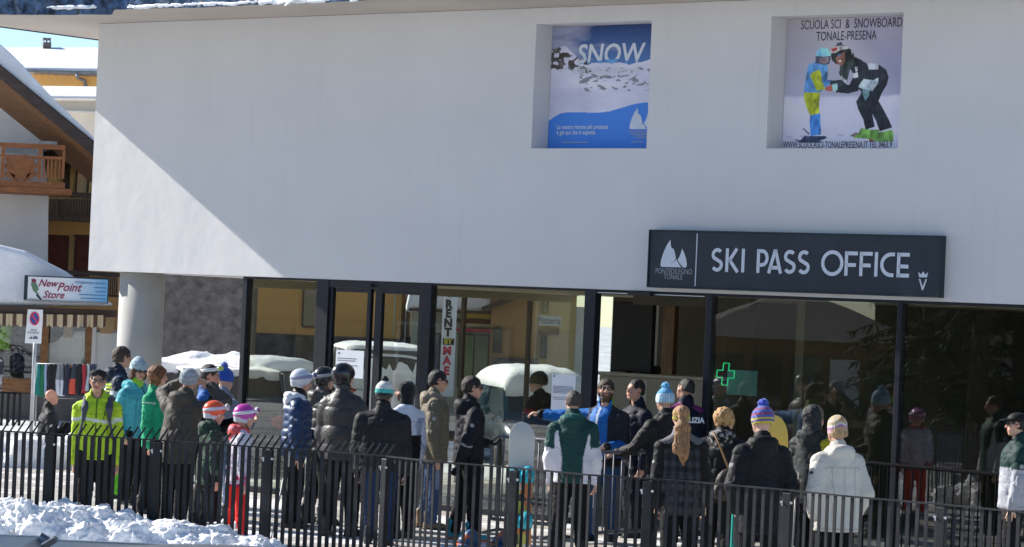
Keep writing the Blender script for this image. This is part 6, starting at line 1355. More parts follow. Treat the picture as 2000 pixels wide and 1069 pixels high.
# -- 8, 9 children
person('child in an orange helmet and dark green camouflage jacket behind the fence', 413, 793, 1.43, -72, (.02, .05, .035), (.016, .016, .018), 'hang', 'hang', -12, 0, child=True, hat=lambda p, m: helmet(p, m, (.72, .10, .025), trim=(.55, .58, .66), gog=(.4, .4, .45), band=(.50, .55, .66)), depth=31.6, hem=.42, hood='down', skin=(0.62, 0.36, 0.26),
  jcol=lambda L_, tg_, tt, V: np.where((fbm(V * 11, 3) > .06)[:, None], np.array((.10, .15, .11))[None], np.where((fbm(V * 9 + 20, 3) > .04)[:, None], np.array((.008, .012, .01))[None], np.array((.018, .052, .034))[None])))
person('child in a pink helmet, white and pink jacket and red ski trousers', 471, 797, 1.42, -78, (.62, .58, .66), (.72, .03, .025), 'hang', 'hang', -4, 0, child=True, hat=lambda p, m: helmet(p, m, (.52, .05, .36), trim=(.5, .55, .62), gog=(.30, .05, .20), band=(.62, .64, .70)), depth=31.3, hem=.45, collar=.80, hood='down', shoes=('ski', (.5, .5, .52), (.1, .1, .1)), skin=(0.62, 0.36, 0.26),
  jcol=col_fn((.62, .58, .66), (lambda L_, s_, t: (s_ == 'hood') | ((s_ == 'shoulder') & (L_[:, 1] < -.01)) | (s_ == 'collar'), (.62, .09, .09)), (lambda L_, s_, t: np.char.startswith(s_, 'fore') & (t > .7), (.55, .10, .2)), (lambda L_, s_, t: fbm(L_ * 34, 2) > .22, (.45, .30, .45))), tcol=tcol_fn((.72, .03, .025), (lambda L_, s_, t: L_[:, 2] > .43, (.35, .02, .10))))
# -- 10 navy puffer
person('person in a navy quilted puffer with a white hood and white ski helmet', 584, 722, 1.74, -88, (.018, .045, .115), BLK, 'hang', 'front', 0, -3, quilt=.085, puff=1.16, hat=lambda p, m: helmet(p, m, (.62, .65, .72), trim=(.5, .52, .56), gog=(.10, .10, .30), band=(.25, .27, .4)), hood='down', hat_h=.02, depth=34.2, hem=.46,
  jcol=col_fn((.018, .048, .125), (lambda L_, s_, t: (s_ == 'hood'), (.72, .74, .80)), (lambda L_, s_, t: (s_ == 'collar'), BLK)), face=lambda p, m: gaiter(p, m, BLK))
# -- 11 grey jacket, black helmet
person('person in a grey padded jacket and black helmet with pale strap between two helmeted skiers', 632, 716, 1.76, -70, (.085, .08, .075), (.02, .02, .022), 'hang', 'hang', -8, -3, hat=lambda p, m: helmet(p, m, (.015, .015, .016), trim=(.02, .02, .02), gog=(.04, .04, .05), band=(.35, .35, .36)), hood='down', quilt=.11, puff=1.08, hat_h=.02, depth=34.9)
# -- 12 dark puffer, black helmet
person('man seen from behind in a dark grey down puffer and black helmet', 676, 712, 1.84, -22, (.048, .046, .046), BLK, 'hang', 'hang', -30, 0, hat=lambda p, m: helmet(p, m, (.010, .010, .012), trim=(.012, .012, .013)), quilt=.20, puff=1.20, wide=1.06, hood=None, hat_h=.02, depth=33.2, hem=.45, collar=.875)
# -- 13 teal and white beanie
TB = lambda V, t_: np.where((V[:, 2] < .020)[:, None], np.array((.02, .022, .026))[None], np.where((V[:, 2] < .066)[:, None], np.array((.06, .50, .45))[None], np.array((.68, .68, .66))[None]))
person('man in a black jacket and teal and white beanie with black pompom', 750, 747, 1.68, -6, (.020, .020, .022), (.020, .045, .11), 'hang', 'hang', -6, -4, hat=lambda p, m: beanie(p, m, TB, (.012, .012, .013), .024, -.015, .026, pomr=.040), hair=lambda p, m: hair_short(p, m, (.08, .06, .05), .006), puff=1.24, wide=1.30, hem=.46, depth=32.3, collar=.875)
# -- 14 black hood, white camouflage jacket
def bala(par, M4):
    pr = [ell((0, -.018, .030), (.092, .112, .106), tg='b'), rc((0, -.02, -.03), (0, -.02, -.13), .088, .082, (1, 1.05, 1), tg='b'), ell((0, .14, -.03), (.068, .098, .092), op='sub', k=.015), ell((0, .01, -.03), (.072, .09, .11), op='sub', k=.005)]
    return headpiece('balaclava', pr, par, M4, m_knit, ctile(BLK), .009, .03, .004, 18)
person('person in a black hood and white and grey camouflage jacket', 794, 741, 1.70, 38, (.60, .63, .70), BLK, 'hang', 'front', 42, -2, hat=bala, depth=33.3, hem=.46, puff=1.05, wide=1.05, collar=False, beard=(.10, .06, .045), skin=(0.58, 0.35, 0.26),
  jcol=lambda L_, tg_, tt, V: np.where(((L_[:, 2] < .66) & ~arm(tg_.astype(str)))[:, None], np.array(BLK)[None], np.where((fbm(V * 8, 3) > .08)[:, None], np.array((.36, .40, .50))[None], np.array((.62, .66, .74))[None])))
# -- 15 olive jacket man
person('man in an olive beige jacket, sunglasses and jeans looking right', 851, 719, 1.80, -86, (.155, .135, .095), (.055, .095, .20), 'hang', 'front', -2, 0, hair=lambda p, m: hair_short(p, m, (.018, .016, .016), .013, fringe=.028), face=lambda p, m: glasses(p, m, True), hood='down', depth=34.9, hem=.42, puff=1.2, wide=1.1, skin=(0.62, 0.35, 0.23), shoes=('boot', (.16, .10, .06), (.03, .03, .03)),
  jcol=col_fn((.155, .135, .095), (zipf, (.03, .03, .03)), (lambda L_, s_, t: (s_ == 'hood'), (.24, .20, .145))), tcol=tcol_fn((.05, .085, .18), (lambda L_, s_, t: (np.abs(L_[:, 2] - .32) < .06) & (L_[:, 1] > .02), (.22, .28, .38))))
# -- 16 black jacket man
person('man in a black ski jacket and black hair looking right, with teal boots', 922, 728, 1.78, -72, (.010, .011, .015), (.007, .007, .009), 'back', 'front', -14, 0, hair=lambda p, m: hair_short(p, m, (.022, .014, .011), .016, fringe=.025), face=lambda p, m: glasses(p, m, True), hood='down', depth=33.4, hem=.46, puff=1.06, gloves=(.012, .012, .013), shoes=('boot', (.03, .30, .36), (.55, .12, .03)), skin=(0.60, 0.34, 0.25),
  jcol=col_fn((.010, .011, .015), (lambda L_, s_, t: np.char.startswith(s_, 'foreR') & (np.abs(t - .1) < .04), (.35, .37, .4))))
# -- 17 green and white jacket
GD = (.010, .055, .050)
person('man seen from behind in a dark green and white ski jacket with short hair', 1125, 764, 1.72, -4, GD, BLK, 'hang', 'hang', 10, -2, hair=lambda p, m: hair_short(p, m, (.060, .047, .040), .010, sides=-.02, fold=.004), hood='down', depth=31.5, hem=.455, puff=1.12, wide=1.10, collar=.87, shoes=('boot', (.02, .02, .02), (.3, .3, .3)),
  jcol=col_fn(GD, (lambda L_, s_, t: (np.char.startswith(s_, 'arm') & (t > .62)) | np.char.startswith(s_, 'fore'), (.66, .66, .72)), (lambda L_, s_, t: ((s_ == 'torso') | (s_ == 'hem')) & (np.abs(L_[:, 0]) > .073 + .04 * np.clip(L_[:, 2] - .66, -.05, .2) * 5) & (L_[:, 2] < .76), (.66, .66, .72)), (lambda L_, s_, t: (s_ == 'hood') & (L_[:, 2] > .84), (.02, .10, .085))))
# -- 18 pointing man in blue
BLU = (.012, .13, .42)
person('bearded man in a blue and black jacket pointing left with an outstretched arm', 1187, 727, 1.80, 152, BLU, (.03, .07, .15), 'point', 'front', 30, 14, hair=lambda p, m: hair_short(p, m, (.050, .030, .020), .020, fringe=.04, fold=.009), beard=(.11, .065, .042), face=lambda p, m: glasses(p, m), depth=34.0, hem=.47, puff=1.10, vox=.0085, skin=(0.62, 0.38, 0.27), collar=.875,
  jcol=col_fn(BLU, (lambda L_, s_, t: (s_ == 'shoulder') | ((s_ == 'torso') & (L_[:, 0] < -.055)) | (np.char.startswith(s_, 'armL')) | ((s_ == 'torso') & (L_[:, 0] > .075)), (.018, .02, .026)), (lambda L_, s_, t: np.char.startswith(s_, 'fore') & (t > .9), BLK), (lambda L_, s_, t: (np.abs(L_[:, 0] - .012) < .008) & (L_[:, 1] > .02) & (L_[:, 2] > .68) & (s_ == 'torso'), (.62, .66, .72)), (lambda L_, s_, t: (s_ == 'collar') & (L_[:, 1] < .02), (.22, .30, .04)), (lambda L_, s_, t: (s_ == 'collar') & (L_[:, 1] >= .02), (.015, .16, .52)), (lambda L_, s_, t: (s_ == 'hem') & (L_[:, 2] < .53), BLK)))
# -- 19 officer
NAV = (.006, .008, .022)
off_, OJ = person('police officer in a navy jacket with a shield badge standing in the doorway', 1247, 734, 1.80, 118, NAV, (.007, .008, .018), 'front', 'hang', 8, 10, hair=lambda p, m: hair_short(p, m, (.012, .010, .010), .010, sides=-.015), depth=35.0, hem=.50, skin=(0.53, 0.29, 0.20), collar=.86)
# -- 21 second officer with lettering on the back
of2, O2 = person('police officer with a purple yoke and POLIZIA lettering on his back', 1342, 731, 1.82, 22, NAV, (.007, .008, .018), 'front', 'hang', 22, 4, hair=lambda p, m: hair_short(p, m, (.020, .017, .016), .007, sides=-.01), depth=35.6, hem=.50, skin=(0.53, 0.30, 0.21), wide=1.08,
  jcol=col_fn(NAV, (lambda L_, s_, t: (s_ == 'shoulder') & (L_[:, 2] > .795), (.16, .02, .13))))
# -- 20 blue and white pompom beanie
BW = lambda V, t_: np.where(((V[:, 2] > .095))[:, None], np.array((.10, .36, .62))[None], np.where((np.sin(np.arctan2(V[:, 0], V[:, 1] + .02) * 22) > .2)[:, None], np.array((.70, .76, .82))[None], np.array((.22, .50, .72))[None]))
person('person in a black jacket and blue and white ribbed beanie holding the barrier', 1302, 756, 1.71, 26, (.012, .012, .013), (.012, .012, .013), 'hang', 'rail', 0, -4, hat=lambda p, m: beanie(p, m, BW, (.10, .38, .64), .022, -.012, .035, pomr=.046), hood='down', depth=33.3, hem=.44, puff=1.08, vox=.009)
# -- 22 ponytail woman
person('woman with a long light brown ponytail and lime headband in a black checked jacket', 1338, 786, 1.70, 4, (.03, .03, .035), BLK, 'hang', 'hang', -2, -4, sex='f', hair=lambda p, m: hair_long(p, m, (.36, .19, .085), pony=True, vol=.010, wav=.010), face=lambda p, m: headband(p, m, (.42, .70, .03), .030, .034), depth=28.6, hem=.40, puff=1.02, collar=.872,
  jcol=lambda L_, tg_, tt, V: np.where((arm(tg_.astype(str)) | (L_[:, 2] > .775))[:, None], np.where(((tg_ == 'collar') | ((tg_ == 'shoulder') & (L_[:, 2] > .79)))[:, None], np.array((.15, .15, .16))[None], np.array((.009, .009, .010))[None]), np.where(((np.sin(V[:, 2] * 58) > 0) & (np.sin(np.arctan2(V[:, 0], V[:, 1]) * 11) > 0))[:, None], np.array((.008, .0085, .010))[None], np.where(((np.sin(V[:, 2] * 58) > 0) | (np.sin(np.arctan2(V[:, 0], V[:, 1]) * 11) > 0))[:, None], np.array((.024, .026, .032))[None], np.array((.05, .054, .064))[None]))))
# -- 23 blond woman
person('blond woman in a black jacket with a brown shoulder strap leaning to the right', 1412, 791, 1.66, -18, (.008, .008, .009), BLK, 'front', 'front', -34, 8, sex='f', hair=lambda p, m: hair_long(p, m, (.52, .30, .12), .045, .014, .022), depth=30.0, hem=.45, hood='down', lean=3,
  jcol=col_fn((.008, .008, .009), (lambda L_, s_, t: (s_ == 'hood') & (fbm(L_ * 60, 2) > .05), (.30, .29, .28))))
# -- 24 rainbow beanie
def RB(V, t_):
    z = (V[:, 2] + .01) / .16; pal = np.array([(.62, .46, .06), (.05, .08, .30), (.60, .44, .06), (.06, .10, .36), (.07, .12, .42), (.36, .03, .06), (.08, .12, .45), (.10, .13, .42), (.30, .04, .10), (.07, .10, .40)]); return pal[np.clip((z * 10).astype(int), 0, 9)]
person('person in a long black coat and striped rainbow beanie with blue pompom', 1492, 796, 1.72, 10, (.009, .009, .011), (.009, .009, .010), 'pocket', 'pocket', 20, -6, hat=lambda p, m: beanie(p, m, RB, (.03, .07, .42), .024, -.018, .03, pomr=.048), hood='down', depth=27.5, hem=.36, puff=1.12, wide=1.08, skin=(0.66, 0.42, 0.32))
# -- 26 cream jacket woman
HBC = lambda V: None
def bun(par, M4):
    pr = [ell((0, -.085, .110), (.045, .042, .04), tg='b')]
    return headpiece('hair_bun', pr, par, M4, m_hair, ctile((.46, .30, .15)), .008, .01, .008, 30)
def knitband(par, M4):
    pr = [rc((0, -.012, .012), (0, -.018, .070), .099, .098, (.92, 1.10, 1), tg='k'), clipz(-.012)]
    V, Fc = sdf_mesh(pr, .008, .01); z = V[:, 2]
    keep = z < .10
    pal = np.array([(.62, .50, .40), (.55, .30, .30), (.30, .14, .36), (.62, .55, .48), (.45, .36, .20), (.60, .52, .42), (.50, .38, .22)]); C_ = pal[np.clip(((z + .012 + .012 * np.sin(V[:, 0] * 60)) / .024).astype(int), 0, 6)]
    o = np_obj('knitted_headband', V, Fc, m_knit, par, C_); o.matrix_local = M4; return o
person('blond woman seen from behind in a cream padded winter jacket and knitted headband', 1641, 815, 1.66, 22, (.62, .58, .50), BLK, 'pocket', 'pocket', 6, -4, sex='f', hair=lambda p, m: (hair_short(p, m, (.46, .30, .15), .014, fold=.01), bun(p, m)), face=knitband, hood='down', depth=27.6, hem=.40, puff=1.22, wide=1.10, fold=.55, jmat=m_puffer,
  jcol=col_fn((.60, .565, .49), (lambda L_, s_, t: (s_ == 'collar') & (L_[:, 1] > .0), (.24, .17, .11)), (lambda L_, s_, t: (np.abs(L_[:, 0]) < .0035) & ((s_ == 'torso') | (s_ == 'hem')) & (L_[:, 1] < 0), (.44, .41, .36))))
# -- 31 bald man by the snow bank, right-edge man
person('bald man in a black jacket sitting low by the snow bank at the far left', 93, 785, 1.74, -70, (.014, .014, .017), BLK, 'front', 'front', 10, 8, depth=46, squat=.40, skin=(0.55, 0.29, 0.21), hair=None, hem=.40)
def flatcap(par, M4):
    pr = [ell((0, -.012, .055), (.090, .108, .072), tg='c'), rc((0, .07, .048), (0, .135, .036), .066, .05, (1, 1, .18), tg='v'), clipz(.030)]
    return headpiece('cap', pr, par, M4, m_shell, ctile(BLK), .009, .012)


# -- right edge man added over a faint mirror image, fur hood person, indoor reflection stand-in
person('man in a black cap and green and white jacket added over a faint mirror image', 1990, 780, 1.72, 88, (.006, .035, .032), BLK, 'hang', 'hang', 0, 4, depth=30.4, hem=.45, puff=1.12, hair=lambda p, m: hair_short(p, m, (.02, .016, .014), .008), hat=flatcap, face=lambda p, m: glasses(p, m, True),
  jcol=col_fn((.006, .032, .030), (lambda L_, s_, t: (np.char.startswith(s_, 'arm') & (t > .55)) | np.char.startswith(s_, 'fore') | (((s_ == 'torso') | (s_ == 'hem')) & (L_[:, 2] < .69)), (.36, .37, .41))))
def furhood(par, M4):
    pr = [ell((0, -.02, .02), (.105, .125, .125), tg='h'), rc((0, -.03, -.06), (0, -.05, -.15), .10, .11, tg='h'), ell((0, .14, -.01), (.072, .11, .10), op='sub', k=.015), ell((0, .01, -.02), (.076, .098, .11), op='sub', k=.005)]
    return headpiece('fur_trimmed_hood', pr, par, M4, m_hair, lambda V, t_, t: np.where((V[:, 1] > .015)[:, None], np.array((.16, .12, .085))[None], np.array((.022, .024, .026))[None]) * (1 + .5 * fbm(V * 60, 2))[:, None], .009, .02, .010, 20)
person('person in a dark grey jacket and fur trimmed hood behind the cream jacket', 1592, 795, 1.68, -40, (.022, .025, .026), BLK, 'front', 'hang', -20, 6, sex='f', depth=31.0, hem=.42, puff=1.16, hood='down', hat=furhood, hat_h=.02,
  jcol=col_fn((.022, .025, .026), (lambda L_, s_, t: np.char.startswith(s_, 'armR') & (t < .6), (.42, .36, .02))))
person('person in a dark jacket and olive beanie placed indoors for a reflection in the window', 1057, 734, 1.74, 60, (.012, .010, .011), BLK, 'hang', 'front', 10, 6, depth=38.4, hem=.46, puff=1.1, hood='down', hat=lambda p, m: beanie(p, m, lambda V, t_: np.tile(np.array((.045, .040, .020)), (len(V), 1)), None, .022, -.01, .03), hat_h=.02,  # solid figure added indoors in place of a reflection on the pane
  jcol=col_fn((.012, .010, .011), (lambda L_, s_, t: np.char.startswith(s_, 'armL') & (np.abs(t - .25) < .12), (.30, .02, .03))))
# ================================================================ fence, barriers, things people carry
m_fence = M('black_fence_paint', (.010, .011, .015), .5, .15, 3, .15, 40, spec=.3, c2=(.03, .031, .035), lo=.5, hi=.75)
m_bolt = M('bolt_steel', (.45, .46, .48), .3, .1, 8, 0, metal=.9)
m_galv = M('galvanised_tube', (.13, .135, .15), .5, .12, 9, .05, 60, metal=.2)
def walk(P, step_, off=0.0):
    """points every step_ metres along a polyline, with the direction there"""
    out = []; d = off
    for a, b in zip(P[:-1], P[1:]):
        L = (b - a).length; t = (b - a) / L
        while d < L: out.append((a + t * d, t)); d += step_
        d -= L
    return out
def fence(label, P, posts, tips, stepp, wd=.041):
    f = thing('metal_fence', label, 'fence', (P[0].x, P[0].y, 0))
    inv = f.matrix_world
    o_ = Vector((P[0].x, P[0].y, 0)); Q = [p - o_ for p in P]
    mb_ = MB()
    for a, b in zip(Q[:-1], Q[1:]): mb_.bar(a, b + (b - a).normalized() * .004, .045, .012)
    mb_.build('top_rail', m_fence, f)
    mb_ = MB()
    for a, b in zip(Q[:-1], Q[1:]): mb_.bar(a - EZ * 1.0, b - EZ * 1.0 + (b - a).normalized() * .004, .04, .012)
    mb_.build('bottom_rail', m_fence, f)
    pr = [pp for pp, _ in walk(Q, stepp, .03)]
    for i, (p, t) in enumerate(walk(Q, stepp, .03)):
        mb_ = MB(); n_ = Vector((-t.y, t.x, 0)); M3 = Matrix((t, n_, EZ)).transposed(); jx = random.uniform(-.004, .004)
        mb_.box((p.x + jx, p.y, p.z / 2 + .02), (wd, .010, p.z - .056), M3=M3 @ Matrix.Rotation(R(random.gauss(0, .25)), 3, 'Y') @ Matrix.Rotation(R(random.gauss(0, 1.5)), 3, 'Z'))
        if tips:
            a = Vector((p.x, p.y, p.z + .007)); b = a + t * .062 + n_ * .05 + EZ * .105; mb_.bar(a - EZ * .02, b, .015, .009, up=(n_.x, n_.y, 0))
        mb_.build('picket', m_fence, f)
    for p, t in posts:
        p = p - o_; n_ = Vector((-t.y, t.x, 0)); M3 = Matrix((t, n_, EZ)).transposed(); mb_ = MB(); c_ = p - n_ * .035
        mb_.box((c_.x, c_.y, p.z / 2 - .01), (.085, .045, p.z - .02), M3=M3); o = mb_.build('post', m_fence, f, bevel=.006)
        for dx in (-.05, .05): mb_ = MB(); q = p - n_ * .062 + t * dx; mb_.lathe([(.012, -.008), (.012, .008)], (q.x, q.y, p.z - .10), 10, axis='Y'); mb_.build('bolt', m_bolt, o)
        mb_ = MB(); q = p - n_ * .05; mb_.bar(q - t * .05 + EZ * -.13, q - t * .02 + EZ * -.03, .012, .012); mb_.build('clamp', m_bolt, o)
    return f
def along(P, x):
    for (px0, _), (px1, _), a, b in P:
        if px0 <= x <= px1: t = (x - px0) / (px1 - px0); return a.lerp(b, t), (b - a).normalized()
segL = list(zip(FL[:-1], FL[1:], FLp[:-1], FLp[1:])); segR = list(zip(FRR[:-1], FRR[1:], FRp[:-1], FRp[1:]))
PD = [(Vector((p.x, p.y, p.z)), Vector((t.x, t.y, 0)).normalized()) for p, t in [along(segL, x) for x in (102, 312, 530)]]
fence('black metal picket fence with bent tips along the left half of the pavement', FLp, PD, True, .0795)
PD = [(Vector((p.x, p.y, p.z)), Vector((t.x, t.y, 0)).normalized()) for p, t in [along(segR, x) for x in (760, 1010, 1270, 1545, 1845)]]
fence('black metal picket fence with a plain top rail along the right half of the pavement', FRp, PD, False, .090, .031)
def barrier(label, A, B, H_=1.08, n=14, rnd=.14, m_galv=m_galv):
    A = Vector(A); B = Vector(B); t = (B - A); L = t.length; t.normalize(); b_ = thing('crowd_barrier', label, 'barrier', tuple(A), 0, 'grey crowd barriers in front of the office')
    def q(s, z): return t * s + EZ * z
    mb_ = MB(); z0 = .17; ring = []
    for cx, cz, a0 in ((L - rnd, H_ - rnd, 0), (rnd, H_ - rnd, 90), (rnd * .5, z0 + rnd * .5, 180), (L - rnd * .5, z0 + rnd * .5, 270)):
        r_ = rnd if cz > .5 else rnd * .5
        for k in range(7): a = R(a0 + 15 * k); ring.append(q(cx + r_ * math.cos(a), cz + r_ * math.sin(a)))
    mb_.tube(ring, .021, 10, closed=True); mb_.build('frame', m_galv, b_, smooth=True)
    for k in range(n):
        s_ = L * (k + 1) / (n + 1); mb_ = MB(); mb_.tube([q(s_, z0), q(s_, H_)], .009, 7); mb_.build('bar', m_galv, b_, smooth=True)
    nn = Vector((-t.y, t.x, 0))
    for s_ in (L * .12, L * .88):
        mb_ = MB(); mb_.tube([q(s_, .17), q(s_, .05), ], .018, 8); mb_.tube([q(s_, .03) - nn * .28, q(s_, .06), q(s_, .03) + nn * .28], .018, 8); mb_.build('foot', m_galv, b_, smooth=True)
    return b_
a = pt(962, 858, 34.6); b = pt(1112, 862, 33.9); barrier('grey crowd barrier with rounded corner behind the white snowboard', (a.x, a.y, 0), (b.x, b.y, 0), 1.10, 12)
a = pt(1166, 884, 33.0); b = pt(1292, 882, 34.2); barrier('grey crowd barrier between the pointing man and the striped hand rest', (a.x, a.y, 0), (b.x + .5, b.y + .4, 0), 1.035, 12, .06)['label'] = 'grey crowd barrier the person in the blue white beanie holds on to'
a = pt(1690, 872, 32.4); b = pt(1965, 885, 30.9); barrier('dark crowd barrier added along the glass at the right for a mirrored railing', (a.x, a.y, 0), (b.x, b.y, 0), 1.08, 16, .06, M('dim_reflection_tube', (.008, .008, .010), .95, .1, 5, 0, spec=.05))  # added for a mirrored railing; its dimness is put into the black paint
# snowboards, skis and poles
m_board_w = M('white_board', (.55, .54, .50), .4, .05, 2, .03, 40); m_turq = M('turquoise_binding', (.02, .33, .42), .45, .2, 12, .1, 40)
def boardgfx():
    m, N, L, B = node_mat('board_graphic'); tc = N.new('ShaderNodeTexCoord'); vo = N.new('ShaderNodeTexVoronoi'); vo.inputs['Scale'].default_value = 9; L.new(tc.outputs['Object'], vo.inputs[0])
    s_ = N.new('ShaderNodeSeparateColor'); L.new(vo.outputs['Color'], s_.inputs[0]); rp = N.new('ShaderNodeValToRGB'); e = rp.color_ramp.elements; rp.color_ramp.interpolation = 'CONSTANT'
    e[0].color = (.05, .08, .03, 1); e[1].position = .75; e[1].color = (.50, .16, .04, 1)
    for p_, c_ in ((.2, (.45, .42, .06, 1)), (.45, (.03, .03, .03, 1)), (.6, (.5, .48, .42, 1))): x = e.new(p_); x.color = c_
    L.new(s_.outputs[0], rp.inputs[0]); L.new(rp.outputs[0], B.inputs['Base Color']); B.inputs['Roughness'].default_value = .4; return m
m_gfx = boardgfx()
def snowboard(label, loc, yaw, Ln, W_, tilt, mats, split=.5, bind=True, group=None):
    t = thing('snowboard', label, 'snowboard', loc, R(yaw), group); n = 40
    def outline(z0, z1, mat, nm):
        L_, Rr = [], []
        for i in range(n + 1):
            u = z0 + (z1 - z0) * i / n; e = min(u, 1 - u) / .13; w_ = W_ / 2 * (math.sqrt(max(0, 1 - (1 - min(1, e)) ** 2)) if e < 1 else 1) * (1 - .10 * math.sin(u * math.pi)); z = u * Ln; y = .05 * max(0, 1 - min(u, 1 - u) / .14) ** 2 + math.tan(R(tilt)) * z
            L_.append((-max(w_, .012), y, z)); Rr.append((max(w_, .012), y, z))
        V = L_ + Rr + [(x, y + .012, z) for x, y, z in L_] + [(x, y + .012, z) for x, y, z in Rr]; m = n + 1; Fc = []
        for i in range(n): Fc += [(i, m + i, m + i + 1, i + 1), (2 * m + i, 2 * m + i + 1, 3 * m + i + 1, 3 * m + i), (i, i + 1, 2 * m + i + 1, 2 * m + i), (m + i, 3 * m + i, 3 * m + i + 1, m + i + 1)]
        Fc += [(0, 2 * m, 3 * m, m), (n, m + n, 3 * m + n, 2 * m + n)]
        m_ = MB(); m_.add(V, Fc); return m_.build(nm, mat, t)
    outline(0, split, mats[1], 'tail'); outline(split, 1, mats[0], 'nose')
    if bind:
        for u in (.30, .62):
            z = u * Ln; y = math.tan(R(tilt)) * z; m_ = MB(); m_.box((0, y - .02, z), (W_ * .95, .03, .13)); m_.sphere((W_ * .22, y - .10, z + .02), (.07, .10, .09), 12, 8); m_.sphere((-W_ * .16, y - .07, z - .01), (.08, .05, .06), 12, 8); m_.tube([(-W_ * .45, y - .03, z - .05), (-W_ * .3, y - .13, z), (W_ * .3, y - .13, z + .02), (W_ * .45, y - .03, z - .03)], .015, 7); m_.build('binding', mats[2], t, smooth=True)
    return t
p = pt(1019, 900, 30.6); snowboard('white nosed snowboard with turquoise bindings standing upright beside the green white jacket', (p.x, p.y, 0), 6, 1.41, .27, 2, (m_board_w, m_gfx, m_turq), .62)
m_yel = M('yellow_board', (.62, .46, .02), .4, .15, 5, .03, 40); m_redgfx = M('red_board_graphic', (.03, .30, .08), .4, .2, 6, .03, 40)
p = pt(1552, 880, 28.4); snowboard('yellow topped snowboard leaning behind the black coat', (p.x - .06, p.y, 0), -8, 1.66, .25, 0, (m_yel, M('bright_green_tail', (.03, .55, .10), .4, .1, 5, 0), m_black), .45, False).rotation_euler.y = R(-5)
p = pt(905, 1052, 32.3); b_ = snowboard('teal and blue snowboard lying flat on the snow by the teal boots', (p.x, p.y, .05), 20, 1.3, .26, 0, (M('teal_board', (.02, .26, .36), .4, .2, 8, 0), M('blue_board', (.02, .09, .26), .4, .2, 8, 0), M('blue_binding', (.03, .10, .24), .5, .2, 10, 0, c2=(.5, .11, .03), lo=.55, hi=.6)), .5)
b_.rotation_euler = (R(-90), 0, R(-60)); b_.location = (p.x - .3, p.y - .3, .02)
def skis(label, loc, yaw, Ln, c_, tipc):
    t = thing('ski', label, 'skis', loc, R(yaw))
    for k, dx in enumerate((-.0, .05)):
        m_ = MB(); V = []; n = 24
        for i in range(n + 1):
            u = i / n; w_ = .05 * (1 - .25 * math.sin(u * math.pi)) * (1 if u < .93 else max(.25, (1 - u) / .07)); y = .12 * max(0, (u - .88) / .12) ** 2 * (1 if k else -1) + dx * .6; z = u * Ln; V += [(-w_, y, z), (w_, y, z), (w_, y + .014, z), (-w_, y + .014, z)]
        Fc = [(0, 1, 2, 3)[::-1], tuple(4 * n + j for j in range(4))]
        for i in range(n):
            for j in range(4): a = 4 * i + j; b = 4 * i + (j + 1) % 4; Fc.append((a, b, b + 4, a + 4))
        m_.add(V, Fc); o = m_.build('board', c_, t)
        m_ = MB(); m_.box((0, dx * .6 + (.03 if k else -.02), Ln * .46), (.05, .05, .26)); m_.build('binding', m_trim, o, bevel=.01); m_ = MB(); m_.box((0, dx * .6 + .007, Ln - .02), (.07, .05 if k else .045, .05)); m_.build('tip', tipc, o)
    return t
p = pt(1444, 880, 28.6); skis('pair of teal skis with black tips held upright beside the black coat', (p.x, p.y, 0), 10, 1.24, M('teal_ski', (.02, .34, .30), .4, .15, 5, 0), m_black)
def pole(label, loc, H_, lean_=(0, 0)):
    t = thing('ski_pole', label, 'ski pole', loc, 0); top = (lean_[0], lean_[1], H_); m_ = MB(); m_.tube([(0, 0, 0), top], [.005, .009], 8); m_.build('shaft', m_tin, t, smooth=True)
    m_ = MB(); m_.tube([(top[0], top[1], H_ - .13), (top[0], top[1], H_ + .02)], [.014, .018], 8); m_.build('grip', m_board_w, t, smooth=True); m_ = MB(); m_.lathe([(.01, .06), (.045, .055), (.05, .065), (.01, .08)], (lean_[0] * .06, lean_[1] * .06, 0), 12); m_.build('basket', m_trim, t); m_ = MB(); m_.tube([(top[0], top[1], H_), (top[0] + .03, top[1], H_ - .09), (top[0] + .01, top[1], H_ - .18), (top[0], top[1], H_ - .02)], .006, 5); m_.build('wrist_strap', m_trim, t)
p = pt(1549, 1000, 27.6); pole('ski pole with a white grip standing right of the black coat', (p.x, p.y, 0), 1.16, (.02, 0))
p = pt(548, 1052, 30.2); pole('thin ski pole leaning behind the fence below the navy puffer', (p.x - .12, p.y, 0), 1.0, (.14, .3))
# backpack of the lime man
bp_ = thing('backpack', 'dark grey backpack with padded straps worn by the man in lime', 'backpack', lime.location, lime.rotation_euler.z)
Hh = LJ['H']
pr = [rc((-.05, -.235, 1.02), (-.05, -.235, 1.28), .13, .12, (1, .6, 1)), rc((.05, -.235, 1.02), (.05, -.235, 1.28), .13, .12, (1, .6, 1)), ell((0, -.30, 1.02), (.11, .06, .10))]
V, Fc = sdf_mesh(pr, .014, .03); V = folds(V, vnormals(V, Fc), .006, 8); np_obj('pack', V, Fc, m_shell, bp_, np.tile(np.array((.05, .055, .07)), (len(V), 1)))
for s_ in (-1, 1):
    pts = [(s_ * .10, -.16, 1.36), (s_ * .115, -.07, 1.445), (s_ * .118, .03, 1.43), (s_ * .122, .125, 1.34), (s_ * .135, .15, 1.22), (s_ * .165, .12, 1.08), (s_ * .19, .02, .98), (s_ * .16, -.12, .95)]
    prs = [rc(a_, b__, .036 if i < 4 else .014, .036 if i < 3 else .014, tg='s') for i, (a_, b__) in enumerate(zip(pts[:-1], pts[1:]))]
    V, Fc = sdf_mesh(prs, .010, .015); np_obj('strap', V, Fc, m_shell, bp_, np.tile(np.array((.07, .075, .10)), (len(V), 1)))
